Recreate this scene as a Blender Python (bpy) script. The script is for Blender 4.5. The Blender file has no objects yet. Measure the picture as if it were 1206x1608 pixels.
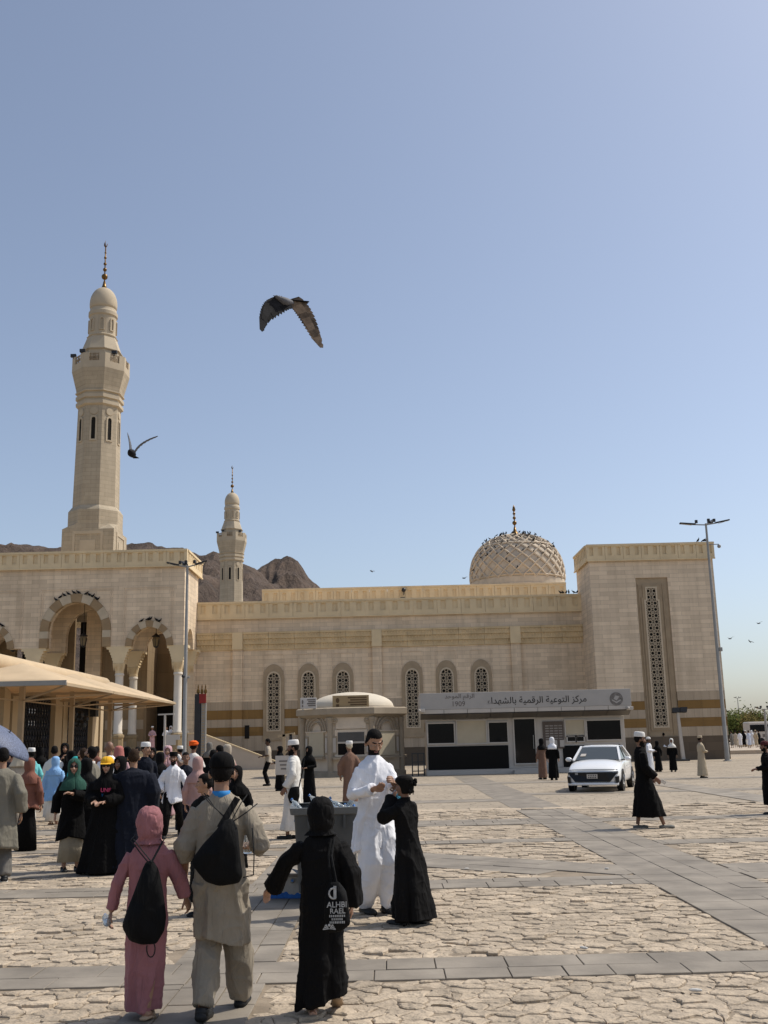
import bpy, bmesh, math, random
import numpy as np
from mathutils import Vector, Matrix, Euler, kdtree, noise
from mathutils.geometry import tessellate_polygon
from mathutils.bvhtree import BVHTree

SC = bpy.context.scene
COL = SC.collection
PI = math.pi
rad = math.radians
random.seed(11)

# ------------------------------------------------------------------ camera
F = 1640.0                      # focal length in pixels of the 1206 x 1608 photograph
CAMZ = 1.75
TILT, ROLL = rad(12.4), rad(1.35)
_R0 = Vector((1, 0, 0)); _U0 = Vector((0, -math.sin(TILT), math.cos(TILT)))
_FW = Vector((0, math.cos(TILT), math.sin(TILT)))
_CR = _R0 * math.cos(ROLL) - _U0 * math.sin(ROLL)
_CU = _U0 * math.cos(ROLL) + _R0 * math.sin(ROLL)
cam_d = bpy.data.cameras.new("camera")
cam_d.sensor_fit = 'HORIZONTAL'; cam_d.sensor_width = 36.0
cam_d.lens = F / 1206.0 * 36.0
cam_d.clip_start = 0.1; cam_d.clip_end = 20000
cam = bpy.data.objects.new("camera", cam_d); COL.objects.link(cam)
cam.matrix_world = Matrix(((_CR.x, _CU.x, -_FW.x, 0), (_CR.y, _CU.y, -_FW.y, 0),
                           (_CR.z, _CU.z, -_FW.z, CAMZ), (0, 0, 0, 1)))
SC.camera = cam

# ------------------------------------------------------------------ sky, sun, exposure
SUN_EL, SUN_AZ = rad(54), math.atan2(0.945, 0.325)     # azimuth from +Y towards +X
w = bpy.data.worlds.new("World"); SC.world = w; w.use_nodes = True
nt = w.node_tree; nt.nodes.clear()
sky = nt.nodes.new("ShaderNodeTexSky"); sky.sky_type = 'NISHITA'; sky.sun_disc = False
sky.sun_elevation = SUN_EL; sky.sun_rotation = SUN_AZ
sky.altitude = 600; sky.air_density = 1.0; sky.dust_density = 3.0; sky.ozone_density = 2.4
bg = nt.nodes.new("ShaderNodeBackground"); bg.inputs[1].default_value = 0.110
wo = nt.nodes.new("ShaderNodeOutputWorld")
hs = nt.nodes.new('ShaderNodeHueSaturation'); hs.inputs['Saturation'].default_value = .79
nt.links.new(sky.outputs[0], hs.inputs['Color']); nt.links.new(hs.outputs[0], bg.inputs[0]); nt.links.new(bg.outputs[0], wo.inputs[0])
sl = bpy.data.lights.new("sun", 'SUN'); sl.energy = 2.75; sl.angle = rad(0.53); sl.color = (1, 0.94, 0.84)
so = bpy.data.objects.new("sun", sl); COL.objects.link(so)
_sd = Vector((math.sin(SUN_AZ) * math.cos(SUN_EL), math.cos(SUN_AZ) * math.cos(SUN_EL), math.sin(SUN_EL)))
so.rotation_euler = _sd.to_track_quat('Z', 'Y').to_euler()
so.location = (60, 20, 90)
SC.view_settings.view_transform = 'Standard'; SC.view_settings.look = 'None'
SC.view_settings.exposure = 0.42; SC.view_settings.gamma = 1.0
SC.view_settings.use_curve_mapping = False
SC.cycles.max_bounces = 6

# ------------------------------------------------------------------ measuring: a sight line of the photograph met with a plane
def _ray(x, y): return _FW * F + _CR * (x - 603) + _CU * (804 - y)
def G(x, y, z=0.0):
    d = _ray(x, y); t = (z - CAMZ) / d.z
    return Vector((d.x * t, d.y * t, z))
def A(x, y, Y):
    d = _ray(x, y); t = Y / d.y
    return Vector((d.x * t, Y, d.z * t + CAMZ))

# ------------------------------------------------------------------ mesh builder
class MB:
    def __init__(s): s.v = []; s.f = []; s.m = []; s.cur = 0
    def add(s, vs, fs):
        o = len(s.v); s.v += [tuple(v) for v in vs]
        s.f += [tuple(i + o for i in f) for f in fs]; s.m += [s.cur] * len(fs); return s
    def box(s, x0, x1, y0, y1, z0, z1):
        return s.add([(x0,y0,z0),(x1,y0,z0),(x1,y1,z0),(x0,y1,z0),(x0,y0,z1),(x1,y0,z1),(x1,y1,z1),(x0,y1,z1)],
                     [(0,3,2,1),(4,5,6,7),(0,1,5,4),(1,2,6,5),(2,3,7,6),(3,0,4,7)])
    def hexa(s, p):   # eight corners, bottom four then top four
        return s.add(p, [(0,3,2,1),(4,5,6,7),(0,1,5,4),(1,2,6,5),(2,3,7,6),(3,0,4,7)])
    def bar(s, p0, p1, w, t, up=(0, 0, 1)):
        p0, p1 = Vector(p0), Vector(p1); d = (p1 - p0).normalized(); up = Vector(up)
        if abs(d.dot(up)) > .98: up = Vector((0, 1, 0))
        a = d.cross(up).normalized() * (w / 2); b = a.cross(d).normalized() * (t / 2)
        return s.hexa([p0-a-b, p0+a-b, p0+a+b, p0-a+b, p1-a-b, p1+a-b, p1+a+b, p1-a+b])
    def rings(s, rs, cap=True, close=True):
        n = len(rs[0]); o = len(s.v); vs = [p for r in rs for p in r]; fs = []
        for i in range(len(rs) - 1):
            for j in range(n if close else n - 1):
                k = (j + 1) % n
                fs.append((i*n+j, i*n+k, (i+1)*n+k, (i+1)*n+j))
        if cap: fs.append(tuple(range(n - 1, -1, -1))); fs.append(tuple((len(rs)-1)*n + j for j in range(n)))
        return s.add(vs, fs)
    def tube(s, pts, r, n=8, flat=1.0, side=None):
        pts = [Vector(p) for p in pts]; m = len(pts)
        if not isinstance(r, (list, tuple)): r = [r] * m
        rs = []; ref = Vector(side) if side else None
        for i in range(m):
            d = (pts[min(i+1, m-1)] - pts[max(i-1, 0)]).normalized()
            if ref is None:
                ref = Vector((0, 0, 1)) if abs(d.z) < .9 else Vector((1, 0, 0))
            a = (ref - d * ref.dot(d)).normalized(); b = d.cross(a); ref = a
            rs.append([pts[i] + a * (r[i] * math.cos(2*PI*k/n)) + b * (r[i] * flat * math.sin(2*PI*k/n)) for k in range(n)])
        return s.rings(rs)
    def lathe(s, prof, n=24, c=(0, 0), a0=0.0):
        rs = [[(c[0] + r*math.sin(a0 + 2*PI*k/n), c[1] - r*math.cos(a0 + 2*PI*k/n), z) for k in range(n)] for r, z in prof]
        return s.rings(rs)
    def ball(s, c, r, n=12, m=8):
        c = Vector(c); r = r if isinstance(r, (list, tuple)) else (r, r, r)
        rs = []
        for i in range(1, m):
            t = PI * i / m - PI/2
            rs.append([(c.x + r[0]*math.cos(t)*math.cos(2*PI*k/n), c.y + r[1]*math.cos(t)*math.sin(2*PI*k/n), c.z + r[2]*math.sin(t)) for k in range(n)])
        return s.rings(rs)
    def prism(s, poly, y0, y1):    # polygon in x,z pushed along y
        n = len(poly); tri = tessellate_polygon([[Vector((x, z, 0)) for x, z in poly]])
        vs = [(x, y0, z) for x, z in poly] + [(x, y1, z) for x, z in poly]
        fs = [tuple(t) for t in tri] + [tuple(i + n for i in reversed(t)) for t in tri]
        fs += [(i, (i+1) % n, (i+1) % n + n, i + n) for i in range(n)]
        return s.add(vs, fs)
    def plate(s, outer, holes, y0, y1):
        polys = [outer] + holes; flat = [p for q in polys for p in q]; N = len(flat)
        tri = tessellate_polygon([[Vector((x, z, 0)) for x, z in q] for q in polys])
        vs = [(x, y0, z) for x, z in flat] + [(x, y1, z) for x, z in flat]
        fs = [tuple(t) for t in tri] + [tuple(i + N for i in reversed(t)) for t in tri]
        o = 0
        for q in polys:
            n = len(q); fs += [(o+i, o+(i+1) % n, o+(i+1) % n + N, o+i+N) for i in range(n)]; o += n
        return s.add(vs, fs)
    def xf(s, mat, start=0):
        s.v[start:] = [tuple(mat @ Vector(p)) for p in s.v[start:]]; return s
    def mesh(s, name, mats, smooth=False, fix=True):
        me = bpy.data.meshes.new(name); me.from_pydata(s.v, [], s.f)
        if not isinstance(mats, (list, tuple)): mats = [mats]
        for m in mats: me.materials.append(m)
        if len(mats) > 1: me.polygons.foreach_set('material_index', s.m)
        if fix:
            b = bmesh.new(); b.from_mesh(me); bmesh.ops.recalc_face_normals(b, faces=b.faces); b.to_mesh(me); b.free()
        if smooth: me.polygons.foreach_set('use_smooth', [True] * len(me.polygons))
        me.update(); return me
    def build(s, name, mats, parent=None, smooth=False, local=False, bevel=0, sharp=None):
        o = bpy.data.objects.new(name, s.mesh(name, mats, smooth)); COL.objects.link(o)
        if parent is not None: adopt(o, parent, local)
        if bevel:
            m = o.modifiers.new('bevel', 'BEVEL'); m.width = bevel; m.segments = 2; m.limit_method = 'ANGLE'; m.angle_limit = rad(40)
        if smooth and sharp:
            o.data.set_sharp_from_angle(angle=rad(sharp))
        return o

PM = {}
def adopt(o, parent, local=False):
    o.parent = parent
    if not local and parent in PM: o.matrix_parent_inverse = PM[parent].inverted()
def tag(o, label=None, cat=None, group=None, kind=None):
    if label: o['label'] = label
    if cat: o['category'] = cat
    if group: o['group'] = group
    if kind: o['kind'] = kind
    return o
def thing(name, label, cat, loc=(0, 0, 0), rz=0.0, group=None):
    o = bpy.data.objects.new(name, None); COL.objects.link(o); o.empty_display_size = .3
    o.location = loc; o.rotation_euler = (0, 0, rz)
    PM[o] = Matrix.Translation(loc) @ Matrix.Rotation(rz, 4, 'Z')
    return tag(o, label, cat, group)
def inst(src, parent=None, name=None, **kw):
    o = src.copy(); COL.objects.link(o)
    if name: o.name = name
    if parent is not None: o.parent = parent
    return o
def dup(root, loc=None, rz=None, scale=None):
    r = root.copy(); COL.objects.link(r)
    def kids(a, b):
        for ch in a.children:
            c = ch.copy(); COL.objects.link(c); c.parent = b; kids(ch, c)
    kids(root, r)
    if loc is not None: r.location = loc
    if rz is not None: r.rotation_euler = (0, 0, rz)
    if scale is not None: r.scale = (scale,) * 3
    return r

# ------------------------------------------------------------------ materials
MATS = {}
def _new(name):
    m = bpy.data.materials.new(name); m.use_nodes = True; t = m.node_tree
    b = t.nodes['Principled BSDF']; MATS[name] = m; return m, t, b
def _nz(t, vec, scale, detail=4, rough=.55):
    n = t.nodes.new('ShaderNodeTexNoise'); n.inputs['Scale'].default_value = scale
    n.inputs['Detail'].default_value = detail; n.inputs['Roughness'].default_value = rough
    if vec is not None: t.links.new(vec, n.inputs['Vector'])
    return n
def _mul(t, a, b, fac=1.0):
    n = t.nodes.new('ShaderNodeMix'); n.data_type = 'RGBA'; n.blend_type = 'MULTIPLY'; n.inputs[0].default_value = fac
    for s, k in ((a, 6), (b, 7)):
        if hasattr(s, 'is_linked'): t.links.new(s, n.inputs[k])
        else: n.inputs[k].default_value = s
    return n.outputs[2]
def _ramp(t, src, p0, c0, p1, c1):
    r = t.nodes.new('ShaderNodeValToRGB'); t.links.new(src, r.inputs[0])
    r.color_ramp.elements[0].position = p0; r.color_ramp.elements[0].color = c0
    r.color_ramp.elements[1].position = p1; r.color_ramp.elements[1].color = c1
    return r.outputs[0]
def g4(v): return (v, v, v, 1)
def _coord(t, mode, stretch=None):
    if mode == 'pos':
        v = t.nodes.new('ShaderNodeNewGeometry').outputs['Position']
    else:
        v = t.nodes.new('ShaderNodeTexCoord').outputs['Object']
    if stretch:
        mp = t.nodes.new('ShaderNodeMapping'); mp.inputs['Scale'].default_value = stretch
        t.links.new(v, mp.inputs[0]); v = mp.outputs[0]
    return v
def _bump(t, b, h, strength, dist):
    n = t.nodes.new('ShaderNodeBump'); n.inputs['Strength'].default_value = strength; n.inputs['Distance'].default_value = dist
    t.links.new(h, n.inputs['Height'])
    return n
def mat(name, col, rough=.8, var=.15, scale=1.5, bump=.15, bscale=25, bdist=.01, metal=0, mode='pos', stretch=None, spec=.3, island=0, coat=0):
    m, t, b = _new(name)
    v = _coord(t, mode, stretch)
    n1 = _nz(t, v, scale, 5)
    c = _mul(t, (*col, 1), _ramp(t, n1.outputs[0], .3, g4(1 - var), .7, g4(1 + var)))
    if island:
        ge = t.nodes.new('ShaderNodeNewGeometry')
        c = _mul(t, c, _ramp(t, ge.outputs['Random Per Island'], 0, g4(1 - island), 1, g4(1 + island)))
    t.links.new(c, b.inputs['Base Color'])
    b.inputs['Roughness'].default_value = rough; b.inputs['Metallic'].default_value = metal
    b.inputs['Specular IOR Level'].default_value = spec
    b.inputs['Coat Weight'].default_value = coat
    if bump:
        n2 = _nz(t, v, bscale, 3)
        t.links.new(_bump(t, b, n2.outputs[0], bump, bdist).outputs[0], b.inputs['Normal'])
    return m
def masonry(name, col, bw=1.05, bh=.30, joint=.012, jcol=.72, var=.10, stain=.15, bump=.45):
    m, t, b = _new(name)
    p = _coord(t, 'pos')
    sx = t.nodes.new('ShaderNodeSeparateXYZ'); t.links.new(p, sx.inputs[0])
    ad = t.nodes.new('ShaderNodeMath'); ad.operation = 'ADD'; t.links.new(sx.outputs[0], ad.inputs[0]); t.links.new(sx.outputs[1], ad.inputs[1])
    cb = t.nodes.new('ShaderNodeCombineXYZ'); t.links.new(ad.outputs[0], cb.inputs[0]); t.links.new(sx.outputs[2], cb.inputs[1])
    br = t.nodes.new('ShaderNodeTexBrick'); t.links.new(cb.outputs[0], br.inputs['Vector'])
    br.inputs['Scale'].default_value = 1; br.inputs['Brick Width'].default_value = bw; br.inputs['Row Height'].default_value = bh
    br.inputs['Mortar Size'].default_value = joint; br.inputs['Mortar Smooth'].default_value = .3
    br.inputs['Color1'].default_value = g4(1 - var); br.inputs['Color2'].default_value = g4(1 + var); br.inputs['Mortar'].default_value = g4(jcol)
    c = _mul(t, (*col, 1), br.outputs['Color'])
    big = _nz(t, p, .35, 6, .6)
    c = _mul(t, c, _ramp(t, big.outputs[0], .3, g4(1 - stain * .6), .75, g4(1.06)))
    st = _coord(t, 'pos', (.9, .9, .07)); ns = _nz(t, st, 1.6, 6, .65)      # rain streaks and dust runs
    c = _mul(t, c, _ramp(t, ns.outputs[0], .32, (1 - stain, 1 - stain * 1.05, 1 - stain * 1.12, 1), .58, g4(1.0)))
    t.links.new(c, b.inputs['Base Color']); b.inputs['Roughness'].default_value = .82; b.inputs['Specular IOR Level'].default_value = .25
    bm_ = _bump(t, b, br.outputs['Fac'], bump, .012); bm_.invert = True
    fine = _nz(t, p, 14, 4)
    b2 = _bump(t, b, fine.outputs[0], .12, .02); t.links.new(bm_.outputs[0], b2.inputs['Normal'])
    t.links.new(b2.outputs[0], b.inputs['Normal'])
    return m
def cloth(name, col, var=.10, wr=.5, rough=.9, sheen=.15, wscale=9):
    m, t, b = _new(name)
    v = _coord(t, 'obj'); n = _nz(t, v, 4, 4)
    c = _mul(t, (*col, 1), _ramp(t, n.outputs[0], .3, g4(1 - var), .7, g4(1 + var)))
    t.links.new(c, b.inputs['Base Color']); b.inputs['Roughness'].default_value = rough
    b.inputs['Specular IOR Level'].default_value = .12; b.inputs['Sheen Weight'].default_value = sheen * .3
    st = _coord(t, 'obj', (1.3, 1.3, .33)); a = _nz(t, st, wscale, 4, .5); a.inputs['Distortion'].default_value = 1.1
    b1 = _bump(t, b, a.outputs[0], wr, .035)
    f = _nz(t, v, 220, 2); b2 = _bump(t, b, f.outputs[0], .12, .002); t.links.new(b1.outputs[0], b2.inputs['Normal'])
    t.links.new(b2.outputs[0], b.inputs['Normal'])
    return m

LIME = masonry('limestone courses', (.755, .60, .425), var=.10, stain=.19)
LIMEP = masonry('limestone on the pier wall', (.745, .60, .435), bw=1.3, bh=.31, var=.10, stain=.19)
CREAM = mat('cream precast stone', (.70, .555, .345), var=.10, scale=.8, bump=.12, bscale=12)
CREAMD = mat('weathered cream stone', (.62, .475, .28), var=.16, scale=.9, bump=.2, bscale=10)
NICHE = mat('dusty niche stone', (.36, .295, .195), var=.12, scale=2)
BROWN = masonry('brown marble band', (.25, .145, .05), bw=1.6, bh=.9, joint=.006, var=.12, stain=.1, bump=.15)
TANT = masonry('tan marble tiles', (.47, .375, .27), bw=.55, bh=1.3, joint=.006, var=.10, stain=.12, bump=.15)
DARKB = masonry('dark granite plinth', (.13, .098, .068), bw=1.2, bh=.6, joint=.006, var=.10, stain=.1, bump=.15)
FRAMES = mat('carved tan surround', (.36, .275, .18), var=.10, scale=2)
LATW = mat('white lattice stone', (.56, .46, .33), var=.06, scale=4, bump=.05)
VOID = mat('opening shade', (.012, .010, .008), rough=.9, var=.1, bump=0)  # near-black colour stands in for the shade inside openings
GLASSK = mat('black glass', (.006, .006, .007), rough=.08, var=.05, bump=0, spec=.22)
METALG = mat('grey painted steel', (.30, .29, .27), rough=.45, var=.08, scale=3, bump=.03, metal=.3)
METALD = mat('dark steel', (.03, .03, .032), rough=.45, var=.1, bump=.03)
GOLD = mat('gilded bronze', (.17, .095, .03), rough=.38, var=.2, scale=6, bump=.05, metal=.85)
WHITEP = mat('white panel', (.50, .455, .40), rough=.5, var=.05, scale=2, bump=.03)
# ================================================================== GROUND
def ground_mat():
    m, t, b = _new('dusty stone paving')
    p = _coord(t, 'pos'); n1 = _nz(t, p, .55, 6, .6); n2 = _nz(t, p, 7, 4)
    c = _mul(t, (.36, .295, .215, 1), _ramp(t, n1.outputs[0], .3, g4(.80), .7, g4(1.10)))
    c = _mul(t, c, _ramp(t, n2.outputs[0], .3, g4(.86), .7, g4(1.1)))
    d = _nz(t, p, 2.5, 3); mx = t.nodes.new('ShaderNodeMix'); mx.data_type = 'VECTOR'; mx.inputs[0].default_value = .12
    t.links.new(p, mx.inputs[4]); t.links.new(d.outputs['Color'], mx.inputs[5])
    vo = t.nodes.new('ShaderNodeTexVoronoi'); vo.feature = 'DISTANCE_TO_EDGE'; vo.inputs['Scale'].default_value = 2.6
    t.links.new(mx.outputs[1], vo.inputs['Vector'])
    cr = _ramp(t, vo.outputs['Distance'], .0, g4(.55), .05, g4(1))
    t.links.new(_mul(t, c, cr), b.inputs['Base Color']); b.inputs['Roughness'].default_value = .9
    b1 = _bump(t, b, cr, .8, .03); b2 = _bump(t, b, n2.outputs[0], .35, .05); t.links.new(b1.outputs[0], b2.inputs['Normal'])
    t.links.new(b2.outputs[0], b.inputs['Normal'])
    return m
GROUNDM = ground_mat()
MORTAR = mat('sandy mortar', (.25, .198, .14), var=.25, scale=2.2, bump=.5, bscale=18, bdist=.02)
STONE = mat('tan flagstone', (.40, .325, .238), var=.20, scale=2.2, bump=1.0, bscale=8, bdist=.06, island=.15, rough=.88)
SLATE = mat('grey slate paving', (.235, .203, .162), var=.28, scale=1.6, bump=.3, bscale=16, bdist=.012, island=.13, rough=.75)

g = MB(); R_ = 6000
g.add([(-R_, -200, 0), (R_, -200, 0), (R_, R_, 0), (-R_, R_, 0)], [(0, 1, 2, 3)])
ground = tag(g.build('ground', GROUNDM), kind='structure')
NEAR_Y = 27.0
g = MB(); g.add([(-13, 3, 0.006), (13, 3, 0.006), (17, NEAR_Y, 0.006), (-17, NEAR_Y, 0.006)], [(0, 1, 2, 3)])
tag(g.build('mortar_bed', MORTAR, ground), kind='structure')

# slate bands: (x0, x1, y0, y1, tile length, rows)
BANDS = [(-9, 6.2, 8.33, 9.10, .46, 2, 'x'), (-1.80, -.96, 3.6, 8.33, .40, 3, 'y'), (-1.80, -.96, 9.10, 13.2, .40, 3, 'y'),
         (-10, 3.10, 13.2, 13.98, .46, 2, 'x'), (3.10, 4.40, 9.10, 26.9, .55, 3, 'y'), (3.10, 4.40, 3.6, 8.33, .55, 3, 'y'),
         (-10.5, -3.2, 15.2, 16.0, .46, 2, 'x'), (-8, 3.1, 18.7, 19.3, .5, 1, 'x'), (4.4, 12, 13.4, 15.0, .55, 3, 'x'),
         (4.4, 13, 17.8, 18.5, .5, 1, 'x'), (-15, 3.1, 22.5, 24.1, .6, 3, 'x'), (4.4, 16, 22.8, 23.7, .6, 2, 'x'), (-1.80, -.96, 13.98, 18.7, .5, 2, 'y')]
DIAG = (Vector((-3.4, 19.6)), Vector((3.1, 14.2)), 1.45)
dd = (DIAG[1] - DIAG[0]).normalized(); dn = Vector((-dd.y, dd.x)); dL = (DIAG[1] - DIAG[0]).length
def in_band(x, y, m=0.0):
    for b in BANDS:
        if b[0] - m < x < b[1] + m and b[2] - m < y < b[3] + m: return True
    q = Vector((x, y)) - DIAG[0]
    return -m < q.dot(dd) < dL + m and abs(q.dot(dn)) < DIAG[2] / 2 + m and y < 18.7 and y > 13.98
tiles = []
rt = random.Random(3)
def fill(u0, u1, v0, v1, length, rows, fn):
    hs = [rt.uniform(.75, 1.25) for _ in range(rows)]; s = sum(hs); v = v0
    for h in hs:
        h = h / s * (v1 - v0); u = u0 - rt.uniform(0, length)
        while u < u1:
            l = length * rt.uniform(.75, 1.3); a, b_ = max(u, u0), min(u + l, u1); u += l
            if b_ - a > .06: tiles.append([fn(a + .004, v + .004), fn(b_ - .004, v + .004), fn(b_ - .004, v + h - .004), fn(a + .004, v + h - .004)])
        v += h
for x0, x1, y0, y1, ln, rows, ax in BANDS:
    if ax == 'x': fill(x0, x1, y0, y1, ln, rows, lambda u, v: Vector((u, v)))
    else: fill(y0, y1, x0, x1, ln, rows, lambda u, v: Vector((v, u)))
n_before = len(tiles)
fill(0, dL, -DIAG[2] / 2, DIAG[2] / 2, .6, 3, lambda u, v: DIAG[0] + dd * u + dn * v)
tiles[n_before:] = [t for t in tiles[n_before:] if all(14.0 < p.y < 18.68 for p in t)]
def in_view(p, m=1.0): return abs(p.x) < .372 * p.y + m and p.y > 5.9
tiles = [t for t in tiles if in_view((t[0] + t[2]) / 2, 2.3)]
tiles.sort(key=lambda t: ((t[0] + t[2]).length, 0) if in_view((t[0] + t[2]) / 2, .1) else (1e6, 0))
def tile_geo(mb, t):
    h = .020 + rt.uniform(-.003, .004); c = (t[0] + t[2]) / 2; k = rt.uniform(-.006, .006), rt.uniform(-.006, .006)
    lo = [(p.x, p.y, 0) for p in t]; ed = [(p.x, p.y, h - .004 + (p.x-c.x)*k[0] + (p.y-c.y)*k[1]) for p in t]
    tp = [((p.x-c.x)*.985 + c.x, (p.y-c.y)*.985 + c.y, h + (p.x-c.x)*k[0] + (p.y-c.y)*k[1]) for p in t]
    mb.rings([lo, ed, tp])
far_t = MB()
for i, t in enumerate(tiles):
    if i < 300:
        mb = MB(); tile_geo(mb, t); mb.build('slate_tile', SLATE, ground)
    else: tile_geo(far_t, t)
tag(far_t.build('slate_paving', SLATE, ground), kind='stuff')

# crazy paving: a cell of each seed cut against its neighbours
seeds = []
rs_ = random.Random(5)
y = 5.4
while y < NEAR_Y:
    step = .135 + max(0, y - 9) * .0080; x = -(.372 * y + 2.6)
    while x < .372 * y + 2.6:
        if rs_.random() > .10: seeds.append(Vector((x + rs_.uniform(-.5, .5) * step * 1.3, y + rs_.uniform(-.5, .5) * step * 1.2)))
        x += step * rs_.uniform(.75, 2.4)
    y += step * .74
kd = kdtree.KDTree(len(seeds))
for i, s_ in enumerate(seeds): kd.insert((s_.x, s_.y, 0), i)
kd.balance()
def cell(i):
    s_ = seeds[i]; R0 = .55 + s_.y * .02
    poly = [Vector((s_.x + R0 * a, s_.y + R0 * b_)) for a, b_ in ((-1, -1), (1, -1), (1, 1), (-1, 1))]
    for co, j, d in kd.find_n((s_.x, s_.y, 0), 15)[1:]:
        q = seeds[j]; mid = (s_ + q) / 2; nrm = q - s_
        out = []; n = len(poly)
        for k in range(n):
            a, b_ = poly[k], poly[(k + 1) % n]; da, db = (a - mid).dot(nrm), (b_ - mid).dot(nrm)
            if da <= 0: out.append(a)
            if (da <= 0) != (db <= 0): out.append(a + (b_ - a) * (da / (da - db)))
        poly = out
        if len(poly) < 3: return None
    return poly
def clip(poly, pt, nrm):
    out = []; n = len(poly)
    for k in range(n):
        a, b_ = poly[k], poly[(k + 1) % n]; da, db = (a - pt).dot(nrm), (b_ - pt).dot(nrm)
        if da <= 0: out.append(a)
        if (da <= 0) != (db <= 0): out.append(a + (b_ - a) * (da / (da - db)))
    return out
def clip_bands(poly, c):
    for b in BANDS:
        if max(p.x for p in poly) < b[0] or min(p.x for p in poly) > b[1] or max(p.y for p in poly) < b[2] or min(p.y for p in poly) > b[3]: continue
        sep = [(b[0] - c.x, Vector((b[0] - .008, 0)), Vector((1, 0))), (c.x - b[1], Vector((b[1] + .008, 0)), Vector((-1, 0))),
               (b[2] - c.y, Vector((0, b[2] - .008)), Vector((0, 1))), (c.y - b[3], Vector((0, b[3] + .008)), Vector((0, -1)))]
        d_, pt, nr_ = max(sep, key=lambda q: q[0]); poly = clip(poly, pt, nr_)
        if len(poly) < 3: return None
    if 13.98 < c.y < 18.7:
        q = c - DIAG[0]
        if -.3 < q.dot(dd) < dL + .3:
            sg = 1 if q.dot(dn) > 0 else -1
            poly = clip(poly, DIAG[0] + dn * sg * (DIAG[2] / 2 + .008), dn * -sg)
    return poly if len(poly) > 2 else None
def stone_geo(mb, poly, c):
    sub = []; n = len(poly)
    for k in range(n):
        a, b_ = poly[k], poly[(k + 1) % n]; L = (b_ - a).length
        if L < .02: continue
        sub.append(a)
        if L > .07:
            nn_ = max(1, int(L / .055))
            for f in [(q_ + 1) / (nn_ + 1) for q_ in range(nn_)]:
                p = a + (b_ - a) * f; no = Vector((-(b_ - a).y, (b_ - a).x)) / L
                # the same wobble from both neighbours, so gaps keep their width
                wv = noise.noise(Vector((p.x * 9, p.y * 9, 0))) * .05 + noise.noise(Vector((p.x * 31, p.y * 31, 7))) * .016
                sub.append(p + Vector((wv, wv * .7)))
    if len(sub) < 3: return False
    h = rs_.uniform(.008, .022) + (.012 if rs_.random() < .12 else 0); k = rs_.uniform(-.012, .012), rs_.uniform(-.060, .012)
    gap = rs_.uniform(.0, .0025)
    def ring(off, z):
        r = []
        for p in sub:
            d = p - c; of_ = off + .009 * max(0, noise.noise(Vector((p.x * 2.3, p.y * 2.3, 11)))); L = d.length or 1; q = c + d * max(.2, (L - of_) / L)
            zz = z + (q.x - c.x) * k[0] + (q.y - c.y) * k[1] + noise.noise(Vector((q.x * 5, q.y * 5, 3))) * .006 if z > 0 else 0
            r.append((q.x, q.y, max(zz, 0)))
        return r
    mb.rings([ring(gap, 0), ring(gap + .002, max(.004, h - .006)), ring(gap + .016, h)], cap=True); return True
stones = []
for i in range(len(seeds)):
    s_ = seeds[i]
    if in_band(s_.x, s_.y) or not in_view(s_, 2.2): continue
    p = cell(i)
    p = p and clip_bands(p, s_)
    if p and sum((p[k].x * p[(k+1) % len(p)].y - p[(k+1) % len(p)].x * p[k].y) for k in range(len(p))) > .012: stones.append((s_.y, p, s_))
stones.sort(key=lambda s: s[0] if in_view(s[2], .0) else 1e6)
far_s = MB(); k_ = 0
for d_, p, c in stones:
    if k_ < 300:
        mb = MB()
        if stone_geo(mb, p, sum(p, Vector((0, 0))) / len(p)): mb.build('flagstone', STONE, ground); k_ += 1
    else: stone_geo(far_s, p, sum(p, Vector((0, 0))) / len(p))
tag(far_s.build('crazy_paving', STONE, ground), kind='stuff')
print('stones', len(stones), 'tiles', len(tiles))

# grey bands too far to tell their tiles apart
g = MB()
for x0, x1, y0, y1 in ((-30, 3.1, 31, 32.4), (3.1, 4.4, 27, 53), (4.4, 40, 34, 35.3), (-30, 30, 43, 44.5), (9.5, 10.6, 27, 72), (-12, -10.8, 27, 66)):
    g.add([(x0, y0, .006), (x1, y0, .006), (x1, y1, .006), (x0, y1, .006)], [(0, 1, 2, 3)])
for i, q in enumerate(g.f[3:]): 
    for v in q: g.v[v] = (*g.v[v][:2], .006 + .004 * (i % 2 + 1))
tag(g.build('slate_strips', SLATE, ground), kind='structure')
# raised terrace far off beside the pier wall
g = MB(); g.box(27, 120, 92, 400, -.1, .32)
tag(g.build('terrace_pavement', mat('pale terrace paving', (.42, .35, .27), var=.12, scale=.4, bscale=5), None), kind='structure')

# ================================================================== MOSQUE: main wall between the portico and the pier
YM, YL, YR = 80.2, 75.0, 76.0
XL, XR = -14.57, 15.0
mosque = thing('mosque_hall', 'long pale stone mosque wall with arched lattice windows and carved cornice', 'mosque', ((XL + XR) / 2, YM, 0))
def zat(px, py, Y): return A(px, py, Y).z
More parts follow.
